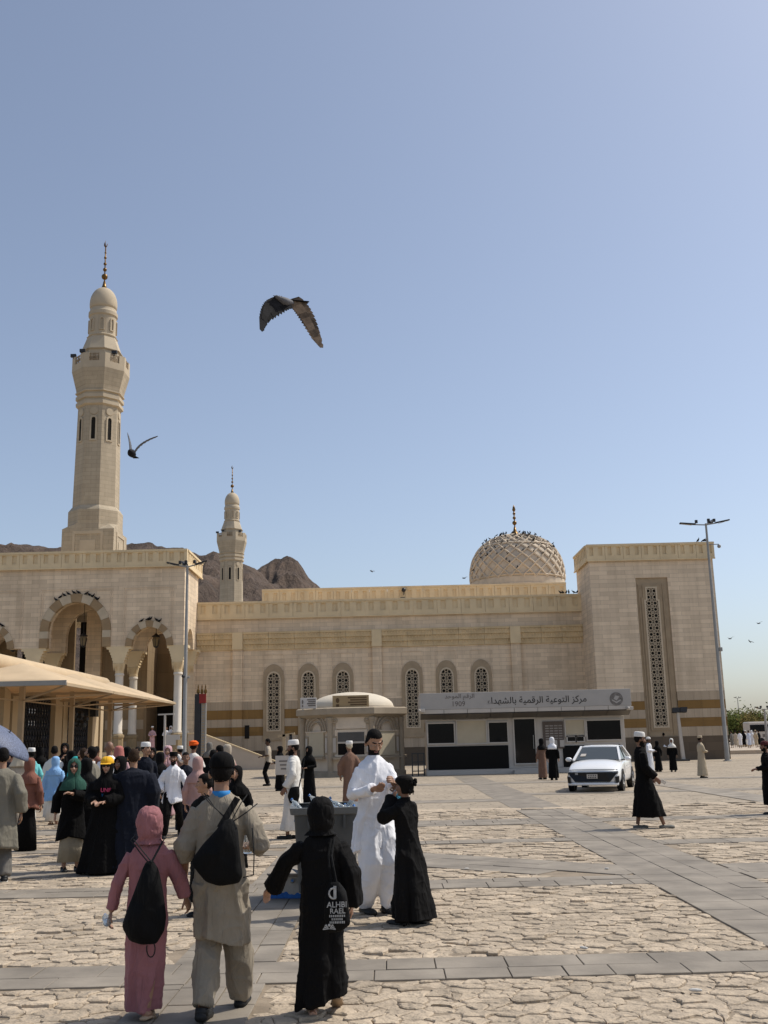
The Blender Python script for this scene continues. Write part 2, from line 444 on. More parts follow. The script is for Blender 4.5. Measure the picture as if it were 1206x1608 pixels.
# levels of the main wall, measured on it
z_top, z_par, z_cor1, z_cor0 = zat(600, 940, YM), zat(600, 965.5, YM), zat(600, 992, YM), zat(600, 1016.5, YM)
zb = [zat(380, y_, YM) for y_ in (1102, 1115, 1129.5, 1142, 1156)]
JOINTM = mat('dark stone joint', (.16, .12, .08), bump=0)
TILEM = {}
def tile_band(parent, x0, x1, z0, z1, Y, mm, w_):
    n_ = max(1, round((x1 - x0) / w_)); L_ = (x1 - x0) / n_
    key = (round(L_, 3), round(z1 - z0, 3), mm.name)
    if key not in TILEM: TILEM[key] = MB().box(-L_/2 + .006, L_/2 - .006, -.012, 0, .005, z1 - z0 - .005).mesh('wall_tile', mm)
    for i in range(n_):
        o = bpy.data.objects.new('wall_tile', TILEM[key]); COL.objects.link(o); adopt(o, parent)
        if parent.parent in PM: o.matrix_parent_inverse = PM[parent.parent].inverted() @ Matrix.Identity(4) if False else Matrix.Identity(4)
        o.location = (x0 + (i + .5) * L_, Y - (.002 if i % 3 == 0 else 0), z0)
MB().box(XL, XR, YM, YM + .6, zb[0] + .002, z_par).build('wall', LIME, mosque)
for i, (a, b_, mm) in enumerate(((zb[1], zb[0], TANT), (zb[2], zb[1] - .002, BROWN), (zb[3], zb[2] - .002, TANT), (zb[4], zb[3] - .002, BROWN), (1.3, zb[4] - .002, TANT), (0, 1.298, DARKB))):
    bk_ = MB().box(XL, XR, YM - .004, YM + .6, a, b_).build('stone_band', JOINTM if mm is not DARKB else DARKB, mosque)
    if mm is not DARKB: tile_band(bk_, XL, XR, a, b_, YM - .005, mm, .56 if mm is TANT else 1.6)
MB().box(XL, XR, YM + .6, YM + 14, 0, z_par - .3).build('hall_block', LIME, mosque)

def parapet(parent, x0, x1, Y, z0, z1, npan, niche=2, th=.35, axis='x', flip=1, mm=None):
    """a run of precast panels with recessed niches, each panel a part"""
    mm = mm or CREAM
    L = (x1 - x0) / npan; h = z1 - z0; pw = L - .02
    holes = []
    for k in range(niche):
        c = -pw/2 + (k + .5) * pw / niche; wd = pw / niche * .21
        holes.append([(c - wd, h * .28), (c + wd, h * .28), (c + wd, h * .80), (c - wd, h * .80)])
    mb = MB(); mb.plate([(-pw/2, 0), (pw/2, 0), (pw/2, h - .16), (-pw/2, h - .16)], holes, 0, .10)
    mb.box(-pw/2, pw/2, .102, th, 0, h - .16)
    me = mb.mesh('parapet_panel', mm)
    cp = MB(); cp.box(-L/2, L/2, -.06, th, h - .16 + .002, h)
    dr = MB().box(x0, x1, -.05, .06, -.10, -.004)
    do = bpy.data.objects.new('drip_moulding', dr.mesh('drip_moulding', mm)); COL.objects.link(do); adopt(do, parent)
    do.location = (0, Y, z0) if axis == 'x' else (Y, 0, z0); do.rotation_euler = (0, 0, 0) if axis == 'x' else (0, 0, PI / 2)
    mc = cp.mesh('coping', mm)
    for i in range(npan):
        c = x0 + (i + .5) * L
        for nm, m_ in (('parapet_panel', me), ('coping', mc)):
            o = bpy.data.objects.new(nm, m_); COL.objects.link(o); adopt(o, parent)
            o.location = (c, Y, z0) if axis == 'x' else (Y, c, z0)
            o.rotation_euler = (0, 0, 0) if axis == 'x' else (0, 0, flip * PI / 2)
parapet(mosque, XL, XR, YM - .16, z_par, z_top, 16)
ZB2 = 15.0
MB().box(-11.0, 16.0, 92.4, 104, 8, ZB2 - .2).build('upper_block', LIME, mosque)
parapet(mosque, -11.0, 16.0, 92, 13.4, 15.2, 17)

# carved cornice in three rows under a flat moulding, in panels between seams
def cornice(parent, x0, x1, Y, z0, z1, n):
    L = (x1 - x0) / n; h = z1 - z0
    mb = MB()
    prof = [(0, 0), (-.10, .03), (-.10, .30), (-.20, .33), (-.20, .60), (-.30, .63), (-.30, .86), (-.36, .90), (-.36, 1), (0, 1)]
    rs = [[(s_ * (L/2 - .012), d, z * h) for d, z in prof] for s_ in (-1, 1)]
    mb.rings(rs)
    for row, (d, za, zc) in enumerate(((-.10, .04, .30), (-.20, .34, .60), (-.30, .64, .86))):
        k = max(3, int(L / .21)); p = (L - .03) / k
        for i in range(k):
            c = -L/2 + .015 + (i + .5) * p + (p * .25 if row % 2 else -p * .1)
            if abs(c) > L/2 - p*.5: continue
            mb.add([(c - p*.42, d, zc*h), (c + p*.42, d, zc*h), (c, d - .085, zc*h), (c, d, za*h), (c - p*.2, d - .03, (za*.55+zc*.45)*h), (c + p*.2, d - .03, (za*.55+zc*.45)*h)],
                   [(0, 2, 4), (2, 1, 5), (2, 5, 4), (4, 5, 3), (0, 4, 3), (1, 3, 5)])
    me = mb.mesh('cornice_panel', CREAMD)
    for i in range(n):
        o = bpy.data.objects.new('cornice_panel', me); COL.objects.link(o); adopt(o, parent); o.location = (x0 + (i + .5) * L, Y, z0)
        tag(o, kind=None)
px = lambda p, Y=YM, y_=1040: A(p, y_, Y).x
pil = [(px(366), px(381)), (px(585), px(599.5)), (px(803), px(818))]
segs = [(XL + .02, pil[0][0] - .03, 2), (pil[0][1] + .03, pil[1][0] - .03, 5), (pil[1][1] + .03, pil[2][0] - .03, 5), (pil[2][1] + .03, XR - .02, 3)]
for a, b_, n in segs: cornice(mosque, a, b_, YM, z_cor0, z_cor1 + .18, n)
for a, b_ in pil:
    mb = MB().box(a, b_, YM - .30, YM - .012, zb[0] + .002, z_cor0 + .05)
    o = mb.build('pilaster', LIME, mosque)
    MB().box(a - .03, b_ + .03, YM - .42, YM - .003, z_cor0 + .052, z_cor1 + .16).build('pilaster_head', CREAM, mosque)
    for p0, p1, mm in ((zb[1], zb[0], TANT), (zb[2], zb[1] - .002, BROWN), (zb[3], zb[2] - .002, TANT), (zb[4], zb[3] - .002, BROWN), (1.3, zb[4] - .002, TANT), (0, 1.298, DARKB)):
        MB().box(a - .004, b_ + .004, YM - .31, YM - .012, p0, p1).build('pilaster_band', mm, mosque)

def arch_pts(wd, zs, rise, n=10, point=1.12):
    """half-width wd, springing at zs, pointed arch of the given rise: points from right spring over the crown to left spring"""
    pts = []
    for i in range(n + 1):
        t = PI * i / n; x = wd * math.cos(t); z = zs + rise * (math.sin(t) ** .92)
        pts.append((x, z))
    return pts
def arch_poly(wd, z0, zs, rise, n=12): return [(-wd, z0), (wd, z0)] + arch_pts(wd, zs, rise, n)
def lattice_mesh(wd, ht, c=.42, t=.042, d=.07, inside=None, name='lattice'):
    mb = MB()
    nx = max(1, round(2 * wd / c)); cx = 2 * wd / nx; nz = max(1, round(ht / cx)); cz = ht / nz
    def seg(a, b_):
        m_ = ((a[0] + b_[0]) / 2, (a[1] + b_[1]) / 2)
        if inside and not (inside(*a) and inside(*b_)): return
        mb.bar((a[0], 0, a[1]), (b_[0], 0, b_[1]), d, t, up=(0, 0, 1) if abs(a[0] - b_[0]) > abs(a[1] - b_[1]) else (1, 0, 0))
    for i in range(nx):
        for j in range(nz):
            ox, oz = -wd + (i + .5) * cx, (j + .5) * cz; r = .40
            P = lambda k, r_: (ox + r_ * cx * math.cos(PI * k / 8), oz + r_ * cz * math.sin(PI * k / 8))
            for k in range(8):
                seg(P(2 * k, .47), P(2 * k + 1, .25)); seg(P(2 * k + 1, .25), P(2 * k + 2, .47))
            for k in (2, 6, 10, 14): seg(P(k, .47), (ox + .5 * cx * (1 if k in (2, 14) else -1), oz + .5 * cz * (1 if k in (2, 6) else -1)))
            seg((ox - .5*cx, oz - .25*cz), (ox - .25*cx, oz - .5*cz)); seg((ox + .5*cx, oz + .25*cz), (ox + .25*cx, oz + .5*cz))
            seg((ox - .5*cx, oz + .25*cz), (ox - .25*cx, oz + .5*cz)); seg((ox + .5*cx, oz - .25*cz), (ox + .25*cx, oz - .5*cz))
    return mb
zw0, zw1 = zat(430, 1163, YM), zat(430, 1043, YM)
def window(parent, xc, label=None):
    W_, wi = .80, .47
    mb = MB(); zs = zw1 - 1.15
    mb.plate(arch_poly(W_, zw0, zs, 1.15), [arch_poly(wi, zw0 + .75, zs - .1, .62)[::-1]], YM - .10, YM + .02)
    mb.v = [(x + xc, y_, z) for x, y_, z in mb.v]
    fr = mb.build('window', FRAMES, parent)
    mb = MB(); mb.plate(arch_poly(wi + .07, zw0 + .68, zs - .1, .70), [arch_poly(wi - .03, zw0 + .78, zs - .1, .58)[::-1]], YM - .14, YM - .102)
    mb.v = [(x + xc, y_, z) for x, y_, z in mb.v]; mb.build('window_frame', LATW, fr)
    zl = zw0 + .76; ht = zs + .52 - zl
    ins = lambda x, z: abs(x) <= wi and (z + zl < zs - .1 or (x / wi) ** 2 + ((z + zl - zs + .1) / .62) ** 2 < 1.02)
    mb = lattice_mesh(wi, ht, inside=ins); mb.v = [(x + xc, y_ + YM - .05, z + zl) for x, y_, z in mb.v]
    tag(mb.build('lattice', LATW, fr), kind='stuff')
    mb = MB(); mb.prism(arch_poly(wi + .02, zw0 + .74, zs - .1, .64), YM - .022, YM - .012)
    mb.v = [(x + xc, y_, z) for x, y_, z in mb.v]; mb.build('shade_backing', VOID, fr)  # black plate paints in the darkness behind the lattice
    # shallow frame line cut above each window
    zf = zat(430, 1028, YM)
    mb = MB(); mb.box(xc - .80, xc + .80, YM - .035, YM - .003, zf, zf + .05).box(xc - .80, xc - .75, YM - .035, YM - .003, zs + .2, zf - .002).box(xc + .75, xc + .80, YM - .035, YM - .003, zs + .2, zf - .002)
    mb.build('frame_moulding', LIMEP, fr)
for p in (430, 484.5, 539, 648, 702, 757): window(mosque, px(p, YM, 1090))
MB().box(px(385), px(392), YM - .06, YM - .02, zat(388, 1160, YM), zat(388, 1139, YM)).build('slit_window', VOID, mosque)
# ramp wall climbing to the portico
rp = thing('ramp_wall', 'pale stone ramp wall sloping down beside the portico', 'ramp', (-11, 77, 0))
xr1 = A(432, 1180, 77).x
poly = [(XL + .05, 0), (xr1, 0), (xr1, .55), (XL + 1.0, A(322, 1152, 77).z), (XL + .05, A(322, 1152, 77).z)]
MB().prism(poly, 76.85, 77.15).build('wall', mat('ramp stone', (.47, .40, .32), var=.08, scale=.8), rp)
MB().prism([(XL + .05, A(322, 1152, 77).z + .003), (XL + 1.0, A(322, 1152, 77).z + .003), (xr1, .553), (xr1, .63), (XL + 1.0, A(322, 1152, 77).z + .08), (XL + .05, A(322, 1152, 77).z + .08)], 76.80, 77.20).build('coping', CREAM, rp)
MB().prism([(XL + .05, 0), (xr1, 0), (xr1, .1), (XL + 1, 1.55), (XL + .05, 1.55)], 77.16, 80.1).build('ramp_floor', CREAMD, rp)

# ================================================================== PIER WALL on the right
pier = thing('mosque_pier', 'tall blank stone wing of the mosque with one long vertical lattice window', 'mosque', (19.6, YR, 0))
xb0, xb1 = XR, A(1130, 1000, YR).x
zt, zp = zat(1020, 853.5, YR), zat(1020, 878, YR)
YB = YR + 5.2
zbl = [zat(1100, y_, YR) for y_ in (1085, 1099, 1112.5, 1126.5, 1140.5, 1155.5)]
xw0, xw1 = A(998.5, 920, YR).x, A(1049, 920, YR).x     # the recessed tall bay
zwt = zat(1023, 907, YR)
mb = MB(); mb.plate([(xb0, zbl[0]), (xw0, zbl[0]), (xw0, zwt), (xw1, zwt), (xw1, zbl[0]), (xb1, zbl[0]), (xb1, zp), (xb0, zp)], [], YR, YR + .5)
mb.build('wall', LIMEP, pier)
MB().box(xb0, xb1, YR + .502, YB, 0, zp - .05).build('pier_block', LIMEP, pier)
MB().box(xb0 - .012, xb0 - .002, YR, YB, 0, zp).build('side_facing', LIMEP, pier)
for a, b_, mm in ((zbl[1], zbl[0], TANT), (zbl[2], zbl[1], BROWN), (zbl[3], zbl[2], TANT), (zbl[4], zbl[3], BROWN), (zbl[5], zbl[4], TANT)):
    for c0, c1 in ((xb0, xw0 - .004), (xw1 + .004, xb1)):
        bk_ = MB().box(c0, c1, YR - .004, YR + .5, a + .001, b_ - .001).build('stone_band', JOINTM, pier)
        tile_band(bk_, c0, c1, a + .001, b_ - .001, YR - .005, mm, .56 if mm is TANT else 1.6)
MB().box(xb0, xb1, YR - .02, YR + .5, 0, zbl[5] - .001).build('plinth', DARKB, pier)
parapet(pier, xb0 - .15, xb1 + .15, YR - .16, zp, zt, 7)
parapet(pier, YR + .25, YB, xb0 - .16, zp, zt, 4, axis='y', flip=-1)
# tall bay: tan surround, stepped frame, lattice
MB().box(xw0, xw1, YR + .10, YR + .498, zbl[5], zwt).build('bay_surround', FRAMES, pier)
xc = A(1030.5, 1030, YR).x; hw = .46
zl0, zl1, zst = zat(1040, 1141, YR), zat(1023, 923, YR), zat(1024, 943, YR)
win = MB()
def stepped(hw_, e): return [(xc - hw_, zl0 - e), (xc + hw_, zl0 - e), (xc + hw_, zst + e), (xc + hw_ - .13, zst + e), (xc + hw_ - .13, zl1 + e), (xc - hw_ + .13, zl1 + e), (xc - hw_ + .13, zst + e), (xc - hw_, zst + e)]
win.plate(stepped(hw + .28, .25), [stepped(hw + .02, .02)[::-1]], YR + .03, YR + .098)
wf = win.build('window', FRAMES, pier)
mb = MB(); mb.plate(stepped(hw + .10, .08), [stepped(hw - .02, -.02)[::-1]], YR - .01, YR + .028); mb.build('window_frame', LATW, wf)
mb = lattice_mesh(hw, zl1 - zl0, c=.38, inside=lambda x, z: abs(x) < hw + .01 and (z + zl0 < zst or abs(x) < hw - .12))
mb.v = [(x + xc, y_ + YR + .05, z + zl0) for x, y_, z in mb.v]; tag(mb.build('lattice', LATW, wf), kind='stuff')
MB().prism(stepped(hw + .005, .005), YR + .09, YR + .096).build('shade_backing', VOID, wf)
for x_ in (xc - hw - .42, xc + hw + .42): MB().box(x_ - .03, x_ + .03, YR + .04, YR + .098, zl0 - .6, zl1 + .3).build('bay_moulding', FRAMES, pier)

# ================================================================== PORTICO on the left
port = thing('mosque_portico', 'stone entrance portico with striped arches and slender white columns', 'mosque', (-21, YL, 0))
ZF = 1.45
zlt, zlp = zat(150, 865.5, YL), zat(150, 891, YL)
X0 = -34.0
arches = [(-28.45, 1.27, 10.2), (-22.36, 1.97, 12.12), (-17.03, 1.27, 10.2)]     # centre, inner half-width, crown
ZSP = 8.85; ZCAP = 6.95
def arc_open(xc_, wd, crown, n=24):
    zs = crown - wd * 1.06
    return [(xc_ - wd, ZSP), (xc_ + wd, ZSP)] + [(xc_ + x, z) for x, z in [(wd * math.cos(PI*i/n), zs + wd * 1.06 * math.sin(PI*i/n)) for i in range(n + 1)]]
def arcade(Y, th, full=True, rear=False):
    outer = [(X0, ZSP)]
    for a in arches:
        o_ = arc_open(*a)
        outer.append((a[0] - a[1], ZSP)); outer += [p for p in reversed(o_[2:])]; outer.append((a[0] + a[1], ZSP))
    outer += [(XL, ZSP), (XL, zlp), (X0, zlp)]
    q = []
    for p in outer:
        if not q or (abs(p[0] - q[-1][0]) + abs(p[1] - q[-1][1])) > 1e-4: q.append(p)
    return MB().prism(q, Y, Y + th)
arcade(YL, .8).build('arcade_wall', LIME, port)
arcade(YL + 4.2, .6).build('inner_arcade', LIMEP, port)
def voussoirs(xc_, wd, crown, Y, rev=False):
    zs = crown - wd * 1.06; n = 9; ro = .58 if wd > 1.5 else .45
    for i in range(n):
        a0, a1 = PI * i / n + .004, PI * (i + 1) / n - .004
        pts = []
        for k in range(5):
            t = a0 + (a1 - a0) * k / 4; pts.append((xc_ + (wd - .02) * math.cos(t), zs + (wd * 1.06 - .02) * math.sin(t)))
        for k in range(4, -1, -1):
            t = a0 + (a1 - a0) * k / 4; pts.append((xc_ + (wd + ro) * math.cos(t), zs + (wd * 1.06 + ro) * math.sin(t)))
        MB().prism(pts, Y - .10, Y + .30).build('voussoir', BRV if i % 2 == 0 else PLV, port)
    for s_ in (-1, 1):       # straight jambs below the arch: pale then brown
        x0_, x1_ = sorted((xc_ + s_ * (wd - .02), xc_ + s_ * (wd + ro)))
        hz = zs - .004 - ZSP
        MB().box(x0_, x1_, Y - .10, Y + .30, zs - .004 - hz * .42, zs - .004).build('voussoir', PLV if True else BRV, port)
        MB().box(x0_, x1_, Y - .10, Y + .30, ZSP, zs - .008 - hz * .42).build('voussoir', BRV if wd > 1.5 else PLV, port)
BRV = mat('brown arch stone', (.31, .215, .12), var=.14, scale=1.2)
PLV = mat('pale arch stone', (.50, .41, .29), var=.12, scale=1.2)
for a in arches: voussoirs(*a, YL)
# frame lines round each arch bay
for x0_, x1_ in ((-24.95, -19.75), (-18.95, -15.35), (-31.0, -26.2)):
    mb = MB(); zt_ = 13.1
    for e, t in ((0, .05), (.16, .035)):
        mb.box(x0_ + e, x1_ - e, YL - .035 + e*.05, YL - .003, zt_ - e - t, zt_ - e)
        for x_ in (x0_ + e, x1_ - e - t): mb.box(x_, x_ + t, YL - .033 + e*.05, YL - .003, ZSP + .4, zt_ - e - t - .002)
    mb.build('frame_moulding', LIMEP, port)
WHITEC = mat('white marble column', (.68, .61, .51), var=.07, scale=1.3, rough=.5, bump=.06, bscale=6)
COLB = mat('brown marble base', (.30, .225, .13), var=.15, scale=1.5)
def pier_cap(x, y_, w0, w1, wide):
    """corbelled capital: from the pier width at the springing in steps down to the shaft"""
    mb = MB(); steps = 6; d = .42
    for i in range(steps):
        f = i / (steps - 1); hw_ = wide * (1 - f ** .6) + .40 * f ** .6; z1 = ZSP - (ZSP - ZCAP - .7) * i / steps; z0 = ZSP - (ZSP - ZCAP - .7) * (i + 1) / steps
        mb.box(x - hw_, x + hw_, y_ - d + .003 * i, y_ + d - .003 * i, z0 + .001, z1)
    c = mb.build('capital', CREAM, port)
    mb = MB()
    for i in range(9):
        a = x - .40 + .80 * (i + .5) / 9
        mb.add([(a - .04, y_ - .44, ZCAP + .68), (a + .04, y_ - .44, ZCAP + .68), (a, y_ - .30, ZCAP + .12), (a - .04, y_ - .30, ZCAP + .68), (a + .04, y_ - .30, ZCAP + .68)], [(0, 1, 2), (0, 2, 3), (1, 4, 2), (0, 3, 4, 1), (3, 2, 4)])
    mb.lathe([(.30, ZCAP), (.32, ZCAP + .12), (.30, ZCAP + .14), (.40, ZCAP + .66), (.42, ZCAP + .70)], 16, (x, y_))
    mb.build('carved_bell', CREAM, c)
def column(x, y_, wide):
    pier_cap(x, y_, .4, .3, wide)
    MB().lathe([(.30, ZF + 1.25), (.33, ZF + 1.27), (.33, ZF + 1.38), (.30, ZF + 1.42), (.285, ZCAP - .2), (.33, ZCAP - .16), (.33, ZCAP - .04), (.30, ZCAP)], 20, (x, y_)).build('column', WHITEC, port, smooth=True, sharp=40)
    MB().lathe([(.47, ZF), (.47, ZF + .25), (.40, ZF + .32), (.40, ZF + .95), (.46, ZF + 1.02), (.46, ZF + 1.16), (.36, ZF + 1.25)], 8, (x, y_), PI/8).build('column_base', COLB, port)
for Y_ in (YL + .4, YL + 4.5):
    for x_, wd_ in ((-19.2, .88), (-25.3, .88), (-31.0, .9), (-15.0, .75)): column(x_ if Y_ < 77 else x_ + .02, Y_, wd_)
# right-hand return wall with its own arch
mb = MB()
hole = []
yc_, wd_ = YL + 2.5, 1.15
pl = [(YL + .802, ZSP), (yc_ - wd_, ZSP)] + [(yc_ - wd_ * math.cos(PI*i/16), 9.0 + 1.25 * math.sin(PI*i/16) ** .85) for i in range(17)] + [(yc_ + wd_, ZSP), (YL + 4.198, ZSP), (YL + 4.198, zlp), (YL + .802, zlp)]
q = []
for p in pl:
    if not q or abs(p[0]-q[-1][0]) + abs(p[1]-q[-1][1]) > 1e-4: q.append(p)
mb.prism(q, 0, .6); mb.v = [(XL - y_, x, z) for x, y_, z in mb.v]
mb.build('return_wall', LIME, port)
MB().box(XL - .58, XL - .001, YL + 4.202, YM + .2, ZF, zlp).build('return_pier', LIME, port)
parapet(port, X0 - .2, XL + .18, YL - .18, zlp, zlt, 13)
parapet(port, YL + .2, YM + 1.0, XL + .18, zlp, zlt, 4, axis='y', flip=1)
MB().box(X0, XL - .02, YL + .3, YM + .5, zlp - .15, zlp + .15).build('roof', CREAMD, port)
MB().box(X0, XL - .6, YL + .81, YL + 4.19, 13.0, 13.2).build('ceiling', CREAMD, port)
MB().box(X0, XL - .01, YL - .3, 92, 0, ZF).build('floor', CREAMD, port)
for i in range(9):
    MB().box(X0, XL - .05, YL - .3 - .34 * (9 - i) , YL - .301 if i == 8 else YL - .3 - .34 * (8 - i) - .001, 0, ZF * (i + .9) / 10).build('step', CREAMD, port)
# the hall wall behind, with the dark doorway and striped dado
INW = masonry('inner portico wall', (.27, .195, .115), bw=1.9, bh=1.5, joint=.012, var=.12, stain=.15)  # brown wall colour darkened to carry the shade inside the portico
zi = 13.0
YI = 80.6
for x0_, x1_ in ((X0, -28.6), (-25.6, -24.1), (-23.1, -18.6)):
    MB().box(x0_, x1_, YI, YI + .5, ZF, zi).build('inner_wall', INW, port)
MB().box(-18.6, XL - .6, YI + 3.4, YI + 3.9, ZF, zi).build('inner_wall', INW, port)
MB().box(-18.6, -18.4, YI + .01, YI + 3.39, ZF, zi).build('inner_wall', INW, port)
MB().box(-18.3, XL - .6, YI + 3.30, YI + 3.39, ZF, 5.4).build('doorway', VOID, port)  # black slabs stand in for the unlit space beyond the doorways
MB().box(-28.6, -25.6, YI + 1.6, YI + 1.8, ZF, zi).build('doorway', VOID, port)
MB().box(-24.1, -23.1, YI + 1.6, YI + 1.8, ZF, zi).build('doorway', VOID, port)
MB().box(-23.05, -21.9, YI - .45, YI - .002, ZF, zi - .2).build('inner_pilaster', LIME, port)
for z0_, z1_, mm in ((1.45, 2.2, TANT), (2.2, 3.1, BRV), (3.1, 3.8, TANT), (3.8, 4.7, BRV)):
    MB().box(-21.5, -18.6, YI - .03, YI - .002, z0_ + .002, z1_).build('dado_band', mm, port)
# hanging lanterns
def lantern(x, y_, z, zc, label):
    t = thing('hanging_lantern', label, 'lantern', (x, y_, z), group='lanterns hanging in the portico arches')
    MB().lathe([(.04, .55), (.17, .42), (.30, .34), (.32, .28), (.24, .26)], 6).build('lid', METALD, t, local=True)
    MB().lathe([(.23, .255), (.27, .1), (.16, -.42), (.02, -.46)], 6).build('glass', mat('lantern glass ' + str(x), (.22, .17, .10), rough=.25, bump=0), t, local=True)
    mb = MB()
    for k in range(6):
        a = 2*PI*k/6; mb.bar((.28*math.sin(a), -.28*math.cos(a), .12), (.17*math.sin(a), -.17*math.cos(a), -.42), .03, .03)
    mb.lathe([(.18, -.42), (.18, -.47), (.03, -.56)], 6); tag(mb.build('cage', METALD, t, local=True))
    MB().tube([(0, 0, .55), (0, 0, zc - z)], .02, 6).build('chain', METALD, t, local=True)
p = A(131, 1005, YL + 2.5); lantern(p.x, YL + 2.5, p.z, 12.9, 'dark metal lantern on a long rod inside the tallest middle arch')
p = A(245, 1006, YL + 2.5); lantern(p.x, YL + 2.5, p.z, 12.9, 'dark metal lantern inside the smaller arch next to the lamp post')
p = A(21, 1012, YL + 2.5); lantern(p.x, YL + 2.5, p.z, 12.9, 'dark metal lantern inside the arch above the shade canopy')

# ================================================================== MINARETS
MINS = masonry('minaret stone', (.455, .38, .275), bw=.9, bh=.34, var=.06, stain=.16)
MINC = mat('smooth minaret stone', (.47, .39, .28), var=.10, scale=.7, bump=.1, bscale=9)
def minaret(label, X, Y, detail=True):
    t = thing('minaret', label, 'minaret', (X, Y, 0), group='minarets of the mosque')
    Z = lambda py: A(160, py, 84).z
    k = 84 / 1640 * 1.035
    o8 = PI / 8; c8 = 1 / math.cos(PI / 8)
    def oct_(name, prof, mm, par=t): return MB().lathe([(r * c8, z) for r, z in prof], 8, (0, 0), o8).build(name, mm, par, local=True)
    # square base with a panel, chamfering to the octagon
    zb0, zb1, zb2, zb3, zb4 = 11.5, Z(838), Z(828), Z(807), Z(800)
    hb, ho, hs = 2.08, 2.03, 1.74
    base = MB(); base.box(-hb, hb, -hb, hb, zb0, zb1)
    sq = [(-hb, -hb), (-hb*.41, -hb), (hb*.41, -hb), (hb, -hb), (hb, -hb*.41), (hb, hb*.41), (hb, hb), (hb*.41, hb), (-hb*.41, hb), (-hb, hb), (-hb, hb*.41), (-hb, -hb*.41)]
    def oc(r):
        a = r * math.tan(PI/8); v = [(-a, -r), (a, -r), (r, -a), (r, a), (a, r), (-a, r), (-r, a), (-r, -a)]
        m_ = lambda p, q_: ((p[0]+q_[0])/2, (p[1]+q_[1])/2)
        return [m_(v[7], v[0]), v[0], v[1], m_(v[1], v[2]), v[2], v[3], m_(v[3], v[4]), v[4], v[5], m_(v[5], v[6]), v[6], v[7]]
    base.rings([[(x, y_, zb1 + .001) for x, y_ in sq], [(x, y_, zb2) for x, y_ in oc(ho)]])
    base.build('square_base', MINS, t, local=True)
    oct_('octagonal_base', [(ho, zb2 + .002), (ho, zb3), (hs + .04, zb4)], MINS)
    for a in range(4):
        mb = MB(); mb.plate([(-1.22, 12), (1.22, 12), (1.22, zb1 - .15), (-1.22, zb1 - .15)], [[(-1.02, 12.1), (1.02, 12.1), (1.02, zb1 - .42), (-1.02, zb1 - .42)][::-1]], -hb - .05, -hb - .003)
        mb.box(-.62, .62, -hb - .04, -hb - .003, 12.1, zb1 - .9)
        mb.xf(Matrix.Rotation(a * PI / 2, 4, 'Z')); mb.build('base_panel', MINC, t, local=True)
    zsh = Z(645)
    oct_('shaft', [(hs, zb4 + .002), (hs - .12, zsh)], MINS)
    hs2 = hs - .10
    # window slots and roundels, one set a face
    for a in range(8):
        R8 = Matrix.Rotation(a * PI / 4, 4, 'Z'); zo0, zo1 = Z(700), Z(661)
        mb = MB(); mb.plate(arch_poly(.30, zo0, zo1 - .35, .35, 8), [arch_poly(.17, zo0 + .12, zo1 - .38, .22, 8)[::-1]], -hs2 - .09, -hs2 + .02); mb.xf(R8)
        wn = mb.build('window', MINC, t, local=True)
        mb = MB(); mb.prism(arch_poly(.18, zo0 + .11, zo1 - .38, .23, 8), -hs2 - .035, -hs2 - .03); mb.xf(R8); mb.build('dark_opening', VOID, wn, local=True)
        zr = Z(654); mb = MB()
        for r0, r1, d in ((.34, .26, .06), (.20, .02, .05)):
            q0 = [(r0*math.cos(2*PI*i/14), -hs2, zr + r0*math.sin(2*PI*i/14)) for i in range(14)]
            q1 = [(x*.94, -hs2 - d, zr + (z - zr)*.94) for x, y_, z in q0]
            mb.rings([q0, q1])
        mb.xf(R8); mb.build('roundel', MINC, t, local=True)
    zr1, zr2, zr3, zbl_, zpt = Z(636), Z(628), Z(622), Z(590), Z(572)
    oct_('ring_band', [(hs - .10, zsh + .002), (hs + .07, zsh + .12), (hs + .07, zr1 - .1), (hs - .05, zr1 - .05), (hs - .05, zr1 + .1), (hs + .1, zr1 + .16), (hs + .1, zr2), (hs - .02, zr2 + .05), (hs - .02, zr2 + .2), (hs + .14, zr2 + .26), (hs + .14, zr3)], MINC)
    hp = 2.20
    oct_('corbel', [(hs + .05, zr3 + .002), (hs + .10, zr3 + .3), (hp, zbl_)], MINS)
    ring = MB(); ri, r2 = (hp - .16) * c8, hp * c8
    def octp(r, z): return [(r*math.sin(o8 + 2*PI*i/8), -r*math.cos(o8 + 2*PI*i/8), z) for i in range(8)]
    ring.rings([octp(r2, zbl_ + .002), octp(r2, zpt - .45), octp(ri, zpt - .45), octp(ri, zbl_ + .002)], cap=False); 
    ring.build('balcony_wall', MINC, t, local=True)
    for a in range(8):
        R8 = Matrix.Rotation(a * PI / 4, 4, 'Z'); e = hp * math.tan(PI/8)
        mb = MB()
        for s_ in (-1, 1):
            x0_, x1_ = sorted((s_ * e * .995, s_ * .42)); mb = MB().box(x0_, x1_, -hp, -hp + .16, zpt - .449, zpt + .25)
            mb.xf(R8); mb.build('merlon', MINC, t, local=True)
        mb = lattice_mesh(.42, .78, c=.42, t=.05, d=.05); mb.v = [(x, y_ - hp + .08, z + zpt - .55) for x, y_, z in mb.v]; mb.xf(R8)
        tag(mb.build('balcony_lattice', FRAMES, t, local=True), kind='stuff')
    oct_('balcony_floor', [(hp - .17, zbl_ + .1), (hp - .17, zbl_ + .25)], MINC)
    za, zb_, zc = Z(577), Z(556), Z(533)
    oct_('upper_octagon', [(1.52, zbl_ + .252), (1.52, zb_ - .15), (1.66, zb_ - .05), (1.66, zb_), (1.56, zb_ + .02), (1.16, zc - .05), (1.22, zc)], MINC)
    zd, ze = Z(501), Z(494)
